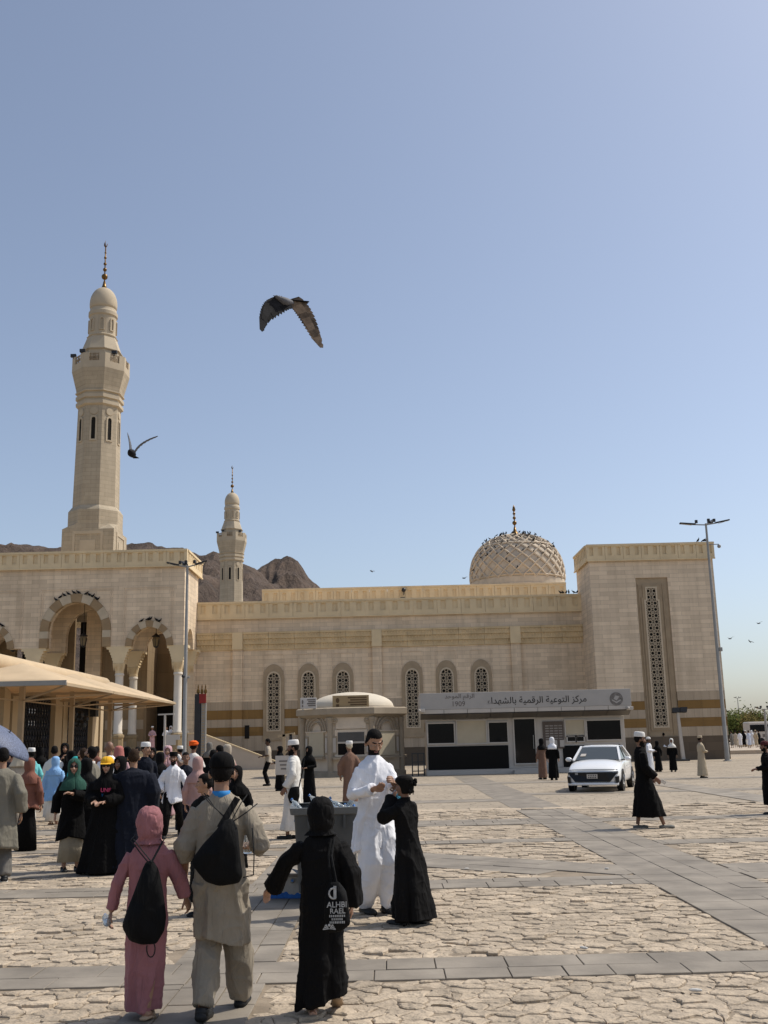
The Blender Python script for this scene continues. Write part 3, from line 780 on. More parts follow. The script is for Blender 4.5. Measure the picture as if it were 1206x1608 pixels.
    MB().lathe([(1.16, zc + .002), (1.20, zc + .12), (1.12, zc + .2), (1.12, zd), (1.22, zd + .1), (1.22, ze), (1.12, ze + .15), (1.10, Z(488))], 32).build('drum', MINC, t, local=True, smooth=True, sharp=30)
    for a in range(8):
        R8 = Matrix.Rotation(a * PI / 4 + .2, 4, 'Z')
        mb = MB(); mb.plate(arch_poly(.20, zc + .45, zd - .45, .22, 8), [arch_poly(.12, zc + .55, zd - .5, .15, 8)[::-1]], -1.20, -1.06); mb.xf(R8); mb.build('blind_niche', MINC, t, local=True)
    zt_ = Z(453); zm = Z(480)
    prof = [(1.09, Z(488) + .003), (1.15, Z(484)), (1.16, zm)]
    for i in range(1, 11):
        a = PI/2 * i / 10; prof.append((max(.02, 1.16 * math.cos(a) ** .9), zm + (zt_ - zm) * math.sin(a)))
    MB().lathe(prof, 32).build('dome_cap', MINC, t, local=True, smooth=True)
    mb = MB(); zf = [Z(y_) for y_ in (454, 442, 438, 434, 422, 413, 405, 398, 388, 378)]
    mb.lathe([(.32, zf[0] - .1), (.18, zf[0] + .25), (.08, zf[1])], 12)
    for zc_, r in ((zf[3] - .05, .27), (zf[4] - .1, .17), (zf[5] - .1, .14), (zf[6], .12), (zf[7] + .05, .09)): mb.ball((0, 0, zc_), r, 12, 8)
    mb.tube([(0, 0, zf[1] - .1), (0, 0, zf[8])], .055, 8)
    for i in range(7):
        a0, a1 = -2.2 + .62 * i * .9, -2.2 + .62 * (i + 1) * .9; r = .22; zc_ = zf[8] + .28
        mb.tube([(r*math.sin(a0)*.6, 0, zc_ - r*math.cos(a0)*1.2), (r*math.sin(a1)*.6, 0, zc_ - r*math.cos(a1)*1.2)], [.055*math.sin(.3+2.5*i/7), .055*math.sin(.3+2.5*(i+1)/7)], 6)
    mb.tube([(-.03, 0, zf[8]), (-.05, 0, zf[9])], [.06, .01], 6)
    mb.build('finial', GOLD, t, local=True, smooth=True)
    for x_, y_, z_ in ((-2.1, -1.0, zpt + .42), (.9*-1.2, -1.9, zpt + .5), (1.5, -1.6, zpt + .42)):
        mb = MB(); mb.box(x_ - .22, x_ + .22, y_ - .12, y_ + .12, z_ - .12, z_ + .14).bar((x_, y_, z_ - .1), (x_, y_, z_ - .3), .06, .06)
        mb.build('floodlight', METALD, t, local=True)
    return t
minaret('large nearer minaret rising from the portico roof with a flying bird beside it', -23.75, 84.0)
minaret('smaller distant minaret standing before the brown mountains', -23.85, 160.0)

# ================================================================== DOME
dome = thing('mosque_dome', 'stone dome with raised diamond ribs covered in perching pigeons', 'dome', (12.6, 99, 14))
zd0, zd1, zd2 = A(811, 917, 95).z, A(811, 905, 95).z, A(811, 829, 95).z
RD = 4.42
DOMEM = mat('dome stone', (.57, .475, .36), var=.14, scale=1.2, bump=.2, bscale=8)
MB().lathe([(RD + .12, 14.2), (RD + .12, zd0 + .1), (RD + .05, zd0 + .12), (RD + .05, zd1)], 64, (12.6, 99)).build('drum', DOMEM, dome)
def dome_r(s):      # s from 0 at the springing to 1 at the crown
    return RD * (1.0 + .045 * math.sin(PI * s * .9)) * max(0, math.cos(PI/2 * s)) ** .80
def dome_p(th, s, off=0):
    r = dome_r(s) + off * math.cos(PI/2*s); return Vector((12.6 + r * math.sin(th), 99 - r * math.cos(th), zd1 + (zd2 - zd1) * math.sin(PI/2 * s) ** .94 + off * math.sin(PI/2*s)))
MB().rings([[dome_p(2*PI*k/64, s) for k in range(64)] for s in [i/20 for i in range(20)] + [.985]]).build('shell', DOMEM, dome, smooth=True)
mb = MB(); nr = 24
for k in range(nr):
    for dr in (-1, 1):
        pts = [dome_p(2*PI*k/nr + dr * s * 1.75, s, .05) for s in [i/26*.96 for i in range(27)]]
        mb.tube(pts, [.10 * (1 - .35 * i / 26) for i in range(27)], 4)
for s in (.02, .5, .97):
    pts = [dome_p(2*PI*k/48, s, .05) for k in range(49)]; mb.tube(pts, .09, 4)
tag(mb.build('rib_lattice', DOMEM, dome), kind='stuff')
mb = MB(); zt_ = A(805, 828, 99).z; zf_ = A(804, 793, 99).z
mb.lathe([(.62, zd2 - .12), (.40, zd2 + .12), (.16, zd2 + .55), (.09, zd2 + .9)], 14, (12.6, 99))
for f, r in ((.42, .22), (.58, .16), (.72, .14)): mb.ball((12.6, 99, zd2 + (zf_ - zd2) * f), r, 10, 8)
mb.tube([(12.6, 99, zd2 + .5), (12.6, 99, zf_ - .4)], .06, 8); mb.lathe([(.02, zf_ - .75), (.17, zf_ - .5), (.10, zf_ - .2), (.01, zf_)], 10, (12.6, 99))
mb.build('finial', GOLD, dome, smooth=True)

# ================================================================== MOUNTAINS
ROCK = None
def rock_mat():
    m, t, b = _new('bare brown rock')
    p = _coord(t, 'pos'); a = _nz(t, p, .02, 8, .65); c2 = _nz(t, _coord(t, 'pos', (1, 1, .4)), .06, 8, .7)
    c = _mul(t, (.12, .086, .064, 1), _ramp(t, a.outputs[0], .3, (.65, .62, .60, 1), .7, (1.3, 1.25, 1.2, 1)))
    c = _mul(t, c, _ramp(t, c2.outputs[0], .35, g4(.6), .65, g4(1.25)))
    t.links.new(c, b.inputs['Base Color']); b.inputs['Roughness'].default_value = .95
    t.links.new(_bump(t, b, c2.outputs[0], 1.0, 14).outputs[0], b.inputs['Normal'])
    return m
ROCK = rock_mat()
def ridge(name, Y, pts, depth, seed, x_pad=200):
    xs = [A(px_, py_, Y).x for px_, py_ in pts]; zs = [A(px_, py_, Y).z for px_, py_ in pts]
    nx, ny = 420, 90; mb = MB(); rows = []
    for j in range(ny):
        v = j / (ny - 1); yy = Y - depth + 2 * depth * v; row = []
        for i in range(nx):
            x = xs[0] - x_pad + (xs[-1] - xs[0] + 2 * x_pad) * i / (nx - 1)
            h = float(np.interp(x, xs, zs)); s = 1 - abs(v - .5) * 2
            nz_ = noise.fractal(Vector((x / 60, yy / 60, seed)), 1.0, 2.1, 6); rd = 1 - abs(noise.noise(Vector((x / 38, yy / 70, seed + 9)))) * 2
            z = h * (s ** .8) * (1 + .0 * nz_) + (nz_ * 13 + rd * 12 - 8 + (1 - abs(noise.noise(Vector((x / 15, yy / 34, seed + 3)))) * 2) * 6.5 + (1 - abs(noise.noise(Vector((x / 7, yy / 16, seed + 5)))) * 2) * 2.6 - 4) * min(1, s * 2.2) * (1 - s ** 6 * .72)
            row.append((x, yy, max(-3, z)))
        rows.append(row)
    mb.rings(rows, cap=False, close=False)
    return tag(mb.build(name, ROCK, smooth=False), kind='structure')
ridge('mountain', 1000, [(-260, 880), (-120, 858), (0, 848), (45, 850), (95, 862), (140, 858), (200, 853), (240, 851), (275, 856), (292, 860), (318, 872), (345, 866), (385, 885), (402, 893), (450, 930), (520, 975), (620, 1060)], 420, 1.0)
ridge('mountain', 1350, [(300, 960), (370, 905), (405, 889), (425, 878), (450, 872), (468, 881), (482, 900), (503, 923), (540, 965), (600, 1040)], 330, 4.0, 60)
# ================================================================== ARABIC AND LATIN WRITING
def lettering(text, size, mat_, parent, loc, rot=(PI/2, 0, 0), align='CENTER', name='lettering', weight=.012, ext=.004, sx=1.0, space=1.0):
    c = bpy.data.curves.new(name, 'FONT'); c.body = text; c.size = size; c.align_x = align; c.align_y = 'CENTER'; c.space_character = space
    c.offset = weight * size; c.extrude = ext; c.resolution_u = 3
    o = bpy.data.objects.new(name, c); COL.objects.link(o); c.materials.append(mat_)
    me = bpy.data.meshes.new_from_object(o.evaluated_get(bpy.context.evaluated_depsgraph_get())); bpy.data.objects.remove(o)
    o = bpy.data.objects.new(name, me); COL.objects.link(o); o['kind'] = 'stuff'
    o.parent = parent; o.location = loc; o.rotation_euler = rot; o.scale = (sx, 1, 1)
    return o
FORMS = {  # letter: isolated, final, initial, medial
 'ا': (0xFE8D, 0xFE8E, 0xFE8D, 0xFE8E), 'ب': (0xFE8F, 0xFE90, 0xFE91, 0xFE92), 'ة': (0xFE93, 0xFE94, 0xFE93, 0xFE94), 'ت': (0xFE95, 0xFE96, 0xFE97, 0xFE98),
 'ح': (0xFEA1, 0xFEA2, 0xFEA3, 0xFEA4), 'د': (0xFEA9, 0xFEAA, 0xFEA9, 0xFEAA), 'ر': (0xFEAD, 0xFEAE, 0xFEAD, 0xFEAE), 'ز': (0xFEAF, 0xFEB0, 0xFEAF, 0xFEB0),
 'ش': (0xFEB5, 0xFEB6, 0xFEB7, 0xFEB8), 'ع': (0xFEC9, 0xFECA, 0xFECB, 0xFECC), 'ق': (0xFED5, 0xFED6, 0xFED7, 0xFED8), 'ك': (0xFED9, 0xFEDA, 0xFEDB, 0xFEDC),
 'ل': (0xFEDD, 0xFEDE, 0xFEDF, 0xFEE0), 'م': (0xFEE1, 0xFEE2, 0xFEE3, 0xFEE4), 'ه': (0xFEE9, 0xFEEA, 0xFEEB, 0xFEEC), 'و': (0xFEED, 0xFEEE, 0xFEED, 0xFEEE),
 'ي': (0xFEF1, 0xFEF2, 0xFEF3, 0xFEF4), 'ء': (0xFE80, 0xFE80, 0xFE80, 0xFE80)}
RIGHT_ONLY = set('ادرزوةء')
def arabic(s):
    out = []
    for wd in s.split(' '):
        r = ''
        for i, ch in enumerate(wd):
            pj = i > 0 and wd[i-1] not in RIGHT_ONLY and ch != 'ء'
            nj = i < len(wd) - 1 and ch not in RIGHT_ONLY and wd[i+1] != 'ء'
            r += chr(FORMS[ch][(3 if nj else 1) if pj else (2 if nj else 0)])
        out.append(r[::-1])
    return ' '.join(reversed(out))

# ================================================================== AWARENESS CENTRE (long white cabin)
YK = 55.5
k2 = thing('awareness_cabin', 'long white and black cabin with dark lettering along its top board', 'cabin', (7, YK, 0))
K = lambda x, y_: A(x, y_, YK)
kx0, kx1 = K(671, 1150).x, K(982, 1150).x; kz1 = K(820, 1127).z
SIGNW = mat('brushed sign board', (.40, .375, .345), rough=.45, var=.05, scale=2, bump=.03)
SOFF = mat('grey soffit metal', (.12, .108, .095), rough=.5, var=.05, bump=0)
INK = mat('dark lettering', (.025, .022, .02), rough=.6, bump=0)
INKG = mat('grey lettering', (.17, .15, .135), rough=.6, bump=0)
BLIND = mat('cream roller blind', (.50, .43, .31), var=.05, scale=2, bump=.05)
BLACKP = mat('black gloss panel', (.004, .004, .0045), rough=.35, bump=0, var=.1, spec=.12)
MB().box(kx0, kx1, YK + .12, YK + 3.6, .25, kz1).build('cabin_body', WHITEP, k2, bevel=.02)
MB().box(kx0 - .1, kx1 + .1, YK - .25, YK + 3.7, 0, .25).build('plinth', WHITEP, k2)
sx0, sx1, sz0, sz1 = K(659, 1100).x, K(985, 1100).x, K(820, 1112).z, K(820, 1086.5).z
MB().box(sx0, sx1, YK - .9, YK + 3.7, sz0, sz1).build('sign_board', SIGNW, k2, bevel=.015)
sb = MB(); zq = K(820, 1127).z + .01
n_ = 9
for i in range(n_):
    a, b_ = sx0 + (sx1 - sx0) * i / n_ + .012, sx0 + (sx1 - sx0) * (i + 1) / n_ - .012
    zm_ = sz0 - .205
    MB().hexa([(a, YK - .15, zq), (b_, YK - .15, zq), (b_, YK + .1, zq), (a, YK + .1, zq), (a, YK - .9, zm_), (b_, YK - .9, zm_), (b_, YK + .1, zm_), (a, YK + .1, zm_)]).build('soffit_panel', SOFF, k2); MB().box(a, b_, YK - .9, YK - .6, sz0 - .20, sz0 - .006).build('fascia_panel', WHITEP, k2)
MB().box(sx0 + .05, sx1 - .05, YK - .85, YK + .1, sz0 - .25, sz0 - .02).build('soffit_shadow_gap', METALD, k2)
def pane(x0, x1, y0, y1, name, mm, d=.05, fr=None):
    a, b_ = K(x0, y0), K(x1, y1)
    o = MB().box(a.x, b_.x, YK + .11 - d, YK + .119, b_.z, a.z).build(name, mm, k2)
    return o
def framed(x0, x1, y0, y1, mm, nm):
    o = pane(x0, x1, y0, y1, nm, mm, .03); a, b_ = K(x0, y0), K(x1, y1); t = .07
    mb = MB()
    mb.box(a.x - t, b_.x + t, YK + .03, YK + .118, a.z + .001, a.z + t).box(a.x - t, b_.x + t, YK + .03, YK + .118, b_.z - t, b_.z - .001)
    mb.box(a.x - t, a.x - .001, YK + .03, YK + .118, b_.z, a.z).box(b_.x + .001, b_.x + t, YK + .03, YK + .118, b_.z, a.z)
    mb.build('frame', WHITEP, o); return o
framed(672, 713.5, 1137, 1166.5, GLASSK, 'window'); framed(767.5, 797.5, 1135, 1165, GLASSK, 'window'); framed(921.5, 976, 1132, 1160.5, GLASSK, 'window')
b1 = framed(717.5, 764, 1132.5, 1166.5, BLIND, 'roller_blind'); b2 = framed(888, 918.5, 1131.5, 1154.5, BLIND, 'roller_blind')
for zf_ in (.25, .5, .75):
    pass
pane(672, 800, 1173, 1206.5, 'lower_panel', BLACKP, .04); pane(884, 977, 1171, 1205, 'lower_panel', BLACKP, .04)
hatch = framed(891.5, 904, 1156.5, 1163.5, GLASSK, 'hatch_window'); framed(905.5, 917, 1156.5, 1163.5, GLASSK, 'hatch_window')
d_ = framed(807, 842.5, 1129.5, 1198, GLASSK, 'door'); a = K(838, 1165)
MB().bar((a.x, YK + .02, a.z - .35), (a.x, YK + .02, a.z + .35), .03, .03).build('handle', METALG, d_)
a, b_ = K(852, 1133), K(886.5, 1175)
bd = MB().box(a.x, b_.x, YK + .02, YK + .10, b_.z, a.z).build('notice_board', mat('brown notice board', (.12, .095, .08), var=.1, scale=6, bump=.05), k2)
for r in range(7):
    for c_ in range(4):
        w_ = (b_.x - a.x) / 4.6; x_ = a.x + .12 + c_ * w_; z_ = a.z - .20 - r * .13
        if r < 6: MB().box(x_, x_ + w_ * .8, YK + .012, YK + .019, z_ - .06, z_).build('notice_line', mat('pale print', (.30, .27, .24), bump=0) if (r + c_) == 0 else MATS['pale print'], bd)
for c_ in range(3):
    MB().box(a.x + .12 + c_ * .36, a.x + .34 + c_ * .36, YK + .005, YK + .019, b_.z + .08, b_.z + .42).build('poster', WHITEP, bd)
MB().box(K(805, 1200).x, K(848, 1200).x, YK - .75, YK - .26, 0, .17).build('doorstep', WHITEP, k2)
zt1 = K(838, 1097.5).z
p = K(838, 1098.5)
lettering(arabic('مركز التوعية الرقمية بالشهداء'), .45, INK, k2, Vector((p.x + .05, YK - .905, p.z - .06)) - PM[k2].translation, weight=.008, sx=1.0)
p = K(720, 1094)
lettering(arabic('الرقم الموحد'), .29, INKG, k2, Vector((p.x, YK - .905, p.z - .02)) - PM[k2].translation, sx=1.1)
p = K(718, 1106.5); lettering('1909', .36, INKG, k2, Vector((p.x, YK - .905, p.z)) - PM[k2].translation)
p = K(962, 1098.5); mb = MB()
q0 = [(p.x + .34*math.cos(2*PI*i/28), YK - .915, p.z + .34*math.sin(2*PI*i/28)) for i in range(28)]; mb.rings([[(x, YK - .899, z) for x, y_, z in q0], q0])
em = mb.build('round_emblem', mat('grey emblem disc', (.18, .165, .15), var=.35, scale=9, bump=0), k2)
mb = MB()
mb.add([(p.x - .22, YK - .92, p.z - .02), (p.x, YK - .92, p.z - .14), (p.x + .22, YK - .92, p.z - .02), (p.x + .22, YK - .92, p.z - .09), (p.x, YK - .92, p.z - .22), (p.x - .22, YK - .92, p.z - .09)], [(0, 1, 4, 5), (1, 2, 3, 4)])
mb.add([(p.x - .15, YK - .921, p.z), (p.x + .02, YK - .921, p.z - .08), (p.x + .16, YK - .921, p.z + .12), (p.x - .03, YK - .921, p.z + .18)], [(0, 1, 2, 3)])
mb.build('open_book_mark', SIGNW, em)
for xx, yy in ((661, 1117), (982, 1113)):
    q = K(xx, yy); mb = MB().box(q.x - .16, q.x + .16, YK - 1.15, YK - .902, q.z - .09, q.z + .09); mb.ball((q.x - .1, YK - 1.17, q.z), .07, 8, 6)
    mb.build('security_camera', WHITEP, k2, bevel=.02)
# low dark guard rail beside it
q = A(657, 1211, 54.8)
rl = thing('guard_rail', 'short black metal guard rail beside the white cabin', 'railing', (q.x, 54.8, 0))
for x_ in (-.3, 0, .3): MB().bar((x_, 0, 0), (x_, 0, 1.15), .06, .06).build('post', METALD, rl, local=True)
for z_ in (.25, .7, 1.12): MB().bar((-.33, -.04, z_), (.33, -.04, z_), .04, .05).build('rail', METALD, rl, local=True)

# ================================================================== STONE KIOSK with the low dome
YH = 59.0
cx_ = A(554, 1160, YH).x
k1 = thing('stone_kiosk', 'eight sided pale stone kiosk with shallow white dome and serving windows', 'kiosk', (cx_, YH, 0))
KST = mat('kiosk pale stone', (.64, .54, .42), var=.09, scale=1.6); KTR = mat('kiosk grey trim', (.36, .295, .215), var=.12, scale=2); KDOME = mat('kiosk dome cream', (.60, .53, .42), var=.07, scale=.8)
k1h = lambda y_: A(554, y_, YH - 2.6).z
zr0, zr1, zsl, zdm = k1h(1122), k1h(1112), k1h(1126), A(554, 1087, YH).z
RW = 2.62; o8 = PI/8; c8 = 1/math.cos(o8)
L8 = lambda r, prof_n=8: r * c8
MB().lathe([(RW * c8 * .99, 0.0), (RW * c8 * .99, zsl)], 8, (0, 0), o8).build('wall', KST, k1, local=True)
MB().lathe([(RW * c8 * 1.10, 0.0), (RW * c8 * 1.10, .22), (RW * c8 * 1.03, .3)], 8, (0, 0), o8).build('plinth', KTR, k1, local=True)
MB().lathe([(2.75 * c8, zsl + .001), (2.95 * c8, zr0), (3.02 * c8, zr0 + .02), (3.02 * c8, zr1), (2.9 * c8, zr1 + .05)], 8, (0, 0), o8).build('roof_slab', KTR, k1, local=True)
pr_ = [(2.32, zr1 + .04), (2.32, zr1 + .16)] + [(2.28 * math.cos(PI/2*i/10), zr1 + .16 + (zdm - zr1 - .16) * math.sin(PI/2*i/10)) for i in range(11)][:-1] + [(.03, zdm)]
MB().lathe(pr_, 40).build('dome', KDOME, k1, local=True, smooth=True, sharp=35)
for a in range(8):
    R8 = Matrix.Rotation(a * PI/4, 4, 'Z'); wf_ = RW * math.tan(o8)
    mb = MB()
    mb.lathe([(.17, .22), (.15, .34), (.15, zsl - .3), (.20, zsl - .12), (.20, zsl)], 10, (RW * c8 * 1.02 * math.sin(o8), -RW * c8 * 1.02 * math.cos(o8))); mb.xf(R8); mb.build('corner_column', KTR, k1, local=True)
    if a not in (0, 1, 2, 6, 7): continue
    yy = -RW - .02
    if a == 0:
        wn = MB().box(-.86, .86, yy - .03, yy + .05, 1.02, 2.42).xf(R8).build('serving_window', KST, k1, local=True)
        MB().box(-.70, .70, yy - .05, yy - .031, 1.80, 2.28).xf(R8).build('shutter', mat('grey shutter', (.09, .085, .08), rough=.5), wn, local=True)
        MB().box(-.70, .70, yy - .04, yy - .031, 1.12, 1.70).xf(R8).build('glass', GLASSK, wn, local=True)
        MB().box(-.72, .72, yy - .07, yy - .032, 1.71, 1.79).xf(R8).build('frame', WHITEP, wn, local=True)
        MB().box(-.95, .95, yy - .38, yy - .031, .90, 1.0).xf(R8).build('counter', KTR, wn, local=True)
        MB().box(-.80, .80, yy - .06, yy + .04, 2.46, 3.3).xf(R8).build('fascia_panel', KST, wn, local=True)
    else:
        wn = MB().box(-.60, .60, yy - .05, yy + .05, 1.05, 2.30).xf(R8).build('serving_window', BLIND, k1, local=True)
        MB().box(-.75, .75, yy - .32, yy - .051, .92, 1.02).xf(R8).build('counter', KTR, wn, local=True)
        for r in (.82, .64, .46):
            pts = [(r * math.cos(PI*i/14), yy - .06, 2.36 + r * 1.05 * math.sin(PI*i/14)) for i in range(15)]
            mb = MB(); mb.tube(pts, .045, 6); mb.xf(R8); mb.build('arch_moulding', KTR, wn, local=True)
        MB().box(-.85, .85, yy - .08, yy - .01, 2.305, 2.36).xf(R8).build('lintel', KST, wn, local=True)
    for s_ in (-1, 1):
        x_ = s_ * (.93 if a == 0 else .80); ww = .20 if a == 0 else .11
        if a == 0:
            q0 = [(x_*.92 + .17*math.cos(2*PI*i/16), yy - .05, 2.9 + .17*math.sin(2*PI*i/16)) for i in range(16)]; q1 = [(x, y_ - .04, z) for x, y_, z in q0]
            mb = MB(); mb.rings([q0, q1]); mb.ball((x_*.92, yy - .1, 2.9), .07, 8, 6); mb.xf(R8); mb.build('rosette', KTR, k1, local=True)
        mb = MB().box(x_ - ww, x_ + ww, yy - .035, yy + .04, 1.15, 2.1); mb.xf(R8); f_ = mb.build('wall_frame', KTR, k1, local=True)
        mb = MB().box(x_ - ww * .62, x_ + ww * .62, yy - .05, yy - .036, 1.25, 2.0); mb.xf(R8); mb.build('notice', WHITEP, f_, local=True)
def roof_board(x0, x1, y0, y1, Y, mm, label, cols, left=True):
    a, b_ = A(x0, y0, Y), A(x1, y1, Y); c = ((a.x + b_.x)/2, Y, b_.z)
    t = thing('sign_board', label, 'sign', c); w_ = (b_.x - a.x)/2; h_ = a.z - b_.z
    MB().box(-w_, w_, 0, .10, 0, h_).build('panel', mm, t, local=True, bevel=.01)
    for x_ in (-w_*.7, w_*.7): MB().bar((x_, .12, -.12), (x_, .12, h_*.9), .05, .05).build('post', METALG, t, local=True)
    for i, f in enumerate((.82, .64, .46, .28)):
        ln = w_ * (1.0 - .12 * (i % 2)); MB().box(w_*.9 - ln * 1.05, w_*.88, -.008, -.001, h_*f - .035, h_*f + .035).build('text_line', cols, t, local=True)
    q0 = [(-w_*.72 + w_*.10*math.cos(2*PI*i/14), -.004, h_*.62 + h_*.2*math.sin(2*PI*i/14)) for i in range(14)]
    MB().rings([q0, [(x, y_ - .006, z) for x, y_, z in q0]]).build('crest', cols, t, local=True)
    MB().box(-w_*.80, -w_*.64, -.009, -.001, h_*.14, h_*.34).build('crest_caption', cols, t, local=True)
roof_board(522, 579.5, 1092.5, 1111.5, YH - 2.55, mat('tan sign face', (.36, .26, .14), var=.06, scale=3, bump=.02), 'tan sign board with brown lines of writing on the kiosk roof', mat('brown sign ink', (.12, .075, .04), bump=0))
roof_board(471.5, 497, 1096, 1112.5, YH - 2.3, mat('white sign face', (.55, .52, .48), bump=0), 'small white sign board at the edge of the kiosk roof', INKG)

# ================================================================== LAMP POSTS
def lamp_post(x, y_, h, label, arms, group='tall street lamps of the square', r=.14):
    t = thing('street_lamp', label, 'street lamp', (x, y_, 0), group=group)
    MB().lathe([(r * 2, 0), (r * 2, .04), (r * 1.2, .06), (r * 1.1, 1.2), (r, 1.25), (r * .5, h)], 12).build('pole', METALG, t, local=True, smooth=True, sharp=40)
    for ang, ln, up in arms:
        d = Vector((math.sin(ang), -math.cos(ang), 0)); s_ = Vector((d.y, -d.x, 0))
        mb = MB(); mb.bar((0, 0, h - .1), d * ln * .45 + Vector((0, 0, h - .02 + up * .5)), .07, .07); am = mb.build('arm', METALG, t, local=True)
        a, b_ = d * ln * .40 + Vector((0, 0, h + up*.4)), d * ln + Vector((0, 0, h + .14 + up))
        mb = MB(); mb.bar(a, b_, .32, .09); mb.build('lamp_head', METALD, am, local=True, bevel=.02)
        mb = MB(); mb.bar(a + Vector((0, 0, -.05)) + d*.25, b_ + Vector((0, 0, -.05)) - d*.08, .24, .012); mb.build('diffuser', mat('lamp diffuser', (.45, .42, .36), rough=.3, bump=0) if 'lamp diffuser' not in MATS else MATS['lamp diffuser'], am, local=True)
        mb = MB(); c = d * ln * .36 + Vector((0, 0, h + .12 + up*.4)); mb.box(c.x - .08, c.x + .08, c.y - .08, c.y + .08, c.z - .05, c.z + .16); mb.build('sensor', METALD, am, local=True)
    return t
YA = 70.0; p0_, p1_ = A(1140, 1189, YA), A(1110, 822, YA)
tl = lamp_post((p0_.x + p1_.x)/2, YA, p1_.z, 'tall grey lamp post with three lamp heads before the right hand stone wing', [(PI/2 + .15, 1.7, .12), (-PI/2 - .1, 1.75, -.05), (PI - .8, 1.1, .25)])
q = A(1124, 1020, YA); mb = MB().box(.10, .32, -.12, .12, q.z - .12, q.z + .14); mb.build('security_camera', METALG, tl, local=True, bevel=.02)
mb = MB(); zc_ = A(1128, 855, YA).z; mb.bar((0, 0, zc_), (.75, 0, zc_ + .02), .05, .05); mb.ball((.76, 0, zc_ - .12), .13, 10, 8); mb.build('camera_arm', METALG, tl, local=True)
YA2 = 66.0; p0_, p1_ = A(290, 1150, YA2), A(294, 888, YA2)
tl2 = lamp_post((p0_.x + p1_.x)/2, YA2, p1_.z, 'tall grey lamp post standing in front of the portico corner', [(PI/2 + .1, 1.25, .15), (-PI/2 + .1, 1.3, .05), (-PI*.8, .6, .2)], r=.15)
q = A(285.5, 1062, YA2); MB().ball((-.12, -.12, q.z), .11, 10, 8).build('security_camera', METALD, tl2, local=True)
q = A(296, 1064, YA2); MB().box(.10, .26, -.05, .05, q.z - .05, q.z + .05).build('security_camera', METALG, tl2, local=True)
# far lamps on the right
for xx, yt, Y_, lab in ((1158, 1096, 260, 'thin far lamp mast rising above the green trees'), (1200, 1113, 105, 'short white lamp post at the far edge of the square')):
    q = A(xx, yt, Y_); lamp_post(q.x, Y_, q.z, lab, [(PI/2, .9, .05), (-PI/2, .9, .05)], group='far street lamps', r=.16)

# stone pylon with two dark floodlights
YQ = 73.0; q = A(1071, 1194, YQ); zt_ = A(1061, 1119, YQ).z
py = thing('floodlight_pylon', 'leaning pale slab post carrying two dark square floodlights', 'floodlight', (q.x, YQ, 0))
MB().box(-.45, .45, -.35, .35, 0, .12).build('base', METALD, py, local=True)
lx = A(1054.5, 1119, YQ).x - q.x; rx_ = A(1066, 1119, YQ).x - q.x
MB().hexa([(-.02, -.1, .12), (.22, -.1, .12), (.22, .1, .12), (-.02, .1, .12), (rx_ - .16, -.1, zt_), (rx_, -.1, zt_), (rx_, .1, zt_), (rx_ - .16, .1, zt_)]).build('post', WHITEP, py, local=True)
for i, (x_, z_) in enumerate(((A(1060, 1114, YQ).x - q.x, zt_ + .18), (A(1072, 1114.5, YQ).x - q.x, zt_ + .2))):
    MB().hexa([(x_ - .24, -.25, z_ - .16), (x_ + .22, -.25, z_ - .16), (x_ + .22, .05, z_ - .22), (x_ - .24, .05, z_ - .22), (x_ - .2, -.22, z_ + .16), (x_ + .28, -.22, z_ + .16), (x_ + .28, .08, z_ + .1), (x_ - .2, .08, z_ + .1)]).build('floodlight', METALD, py, local=True)

# T shaped white stand and red topped pylon by the portico
YT = 64.0; q = A(258, 1180, YT); zt_ = A(258, 1122, YT).z
ts = thing('t_stand', 'white T shaped pole stand with paper notices before the dark doorway', 'stand', (q.x, YT, 0))
MB().bar((0, 0, 0), (0, 0, zt_), .11, .11).build('post', WHITEP, ts, local=True); MB().bar((-.42, 0, zt_), (.55, 0, zt_ + .02), .10, .08).build('crossbar', WHITEP, ts, local=True)
for z_, ww in ((A(268, 1158, YT).z, .85), (A(268, 1166, YT).z, .6)): MB().box(.08, .08 + ww, -.07, -.04, z_ - .15, z_ + .15).build('notice', WHITEP, ts, local=True)
YP = 67.0; q = A(313, 1170, YP); zt_ = A(314, 1104, YP).z; zt2 = A(314, 1090, YP).z
pyl = thing('banner_pylon', 'tall black pylon with a red top sign and small gold finials', 'pylon', (q.x, YP, 0))
MB().box(-.30, .08, -.2, .2, 0, zt2).build('black_panel', METALD, pyl, local=True); MB().box(.12, .40, -.16, .2, 0, zt_).build('ladder_panel', METALG, pyl, local=True)
for i in range(24): MB().box(.16, .34, -.185, -.162, .5 + i * .17, .60 + i * .17).build('rung', FRAMES, pyl, local=True)
MB().box(.0, .42, -.26, -.17, zt_ - .02, zt2).build('red_sign', mat('red sign face', (.28, .025, .02), rough=.5, bump=0), pyl, local=True)
for x_ in (-.12, .12, .34):
    MB().lathe([(.03, zt2), (.10, zt2 + .1), (.09, zt2 + .25), (.03, zt2 + .36), (.05, zt2 + .44), (.005, zt2 + .62)], 8, (x_, 0)).build('finial', GOLD, pyl, local=True)

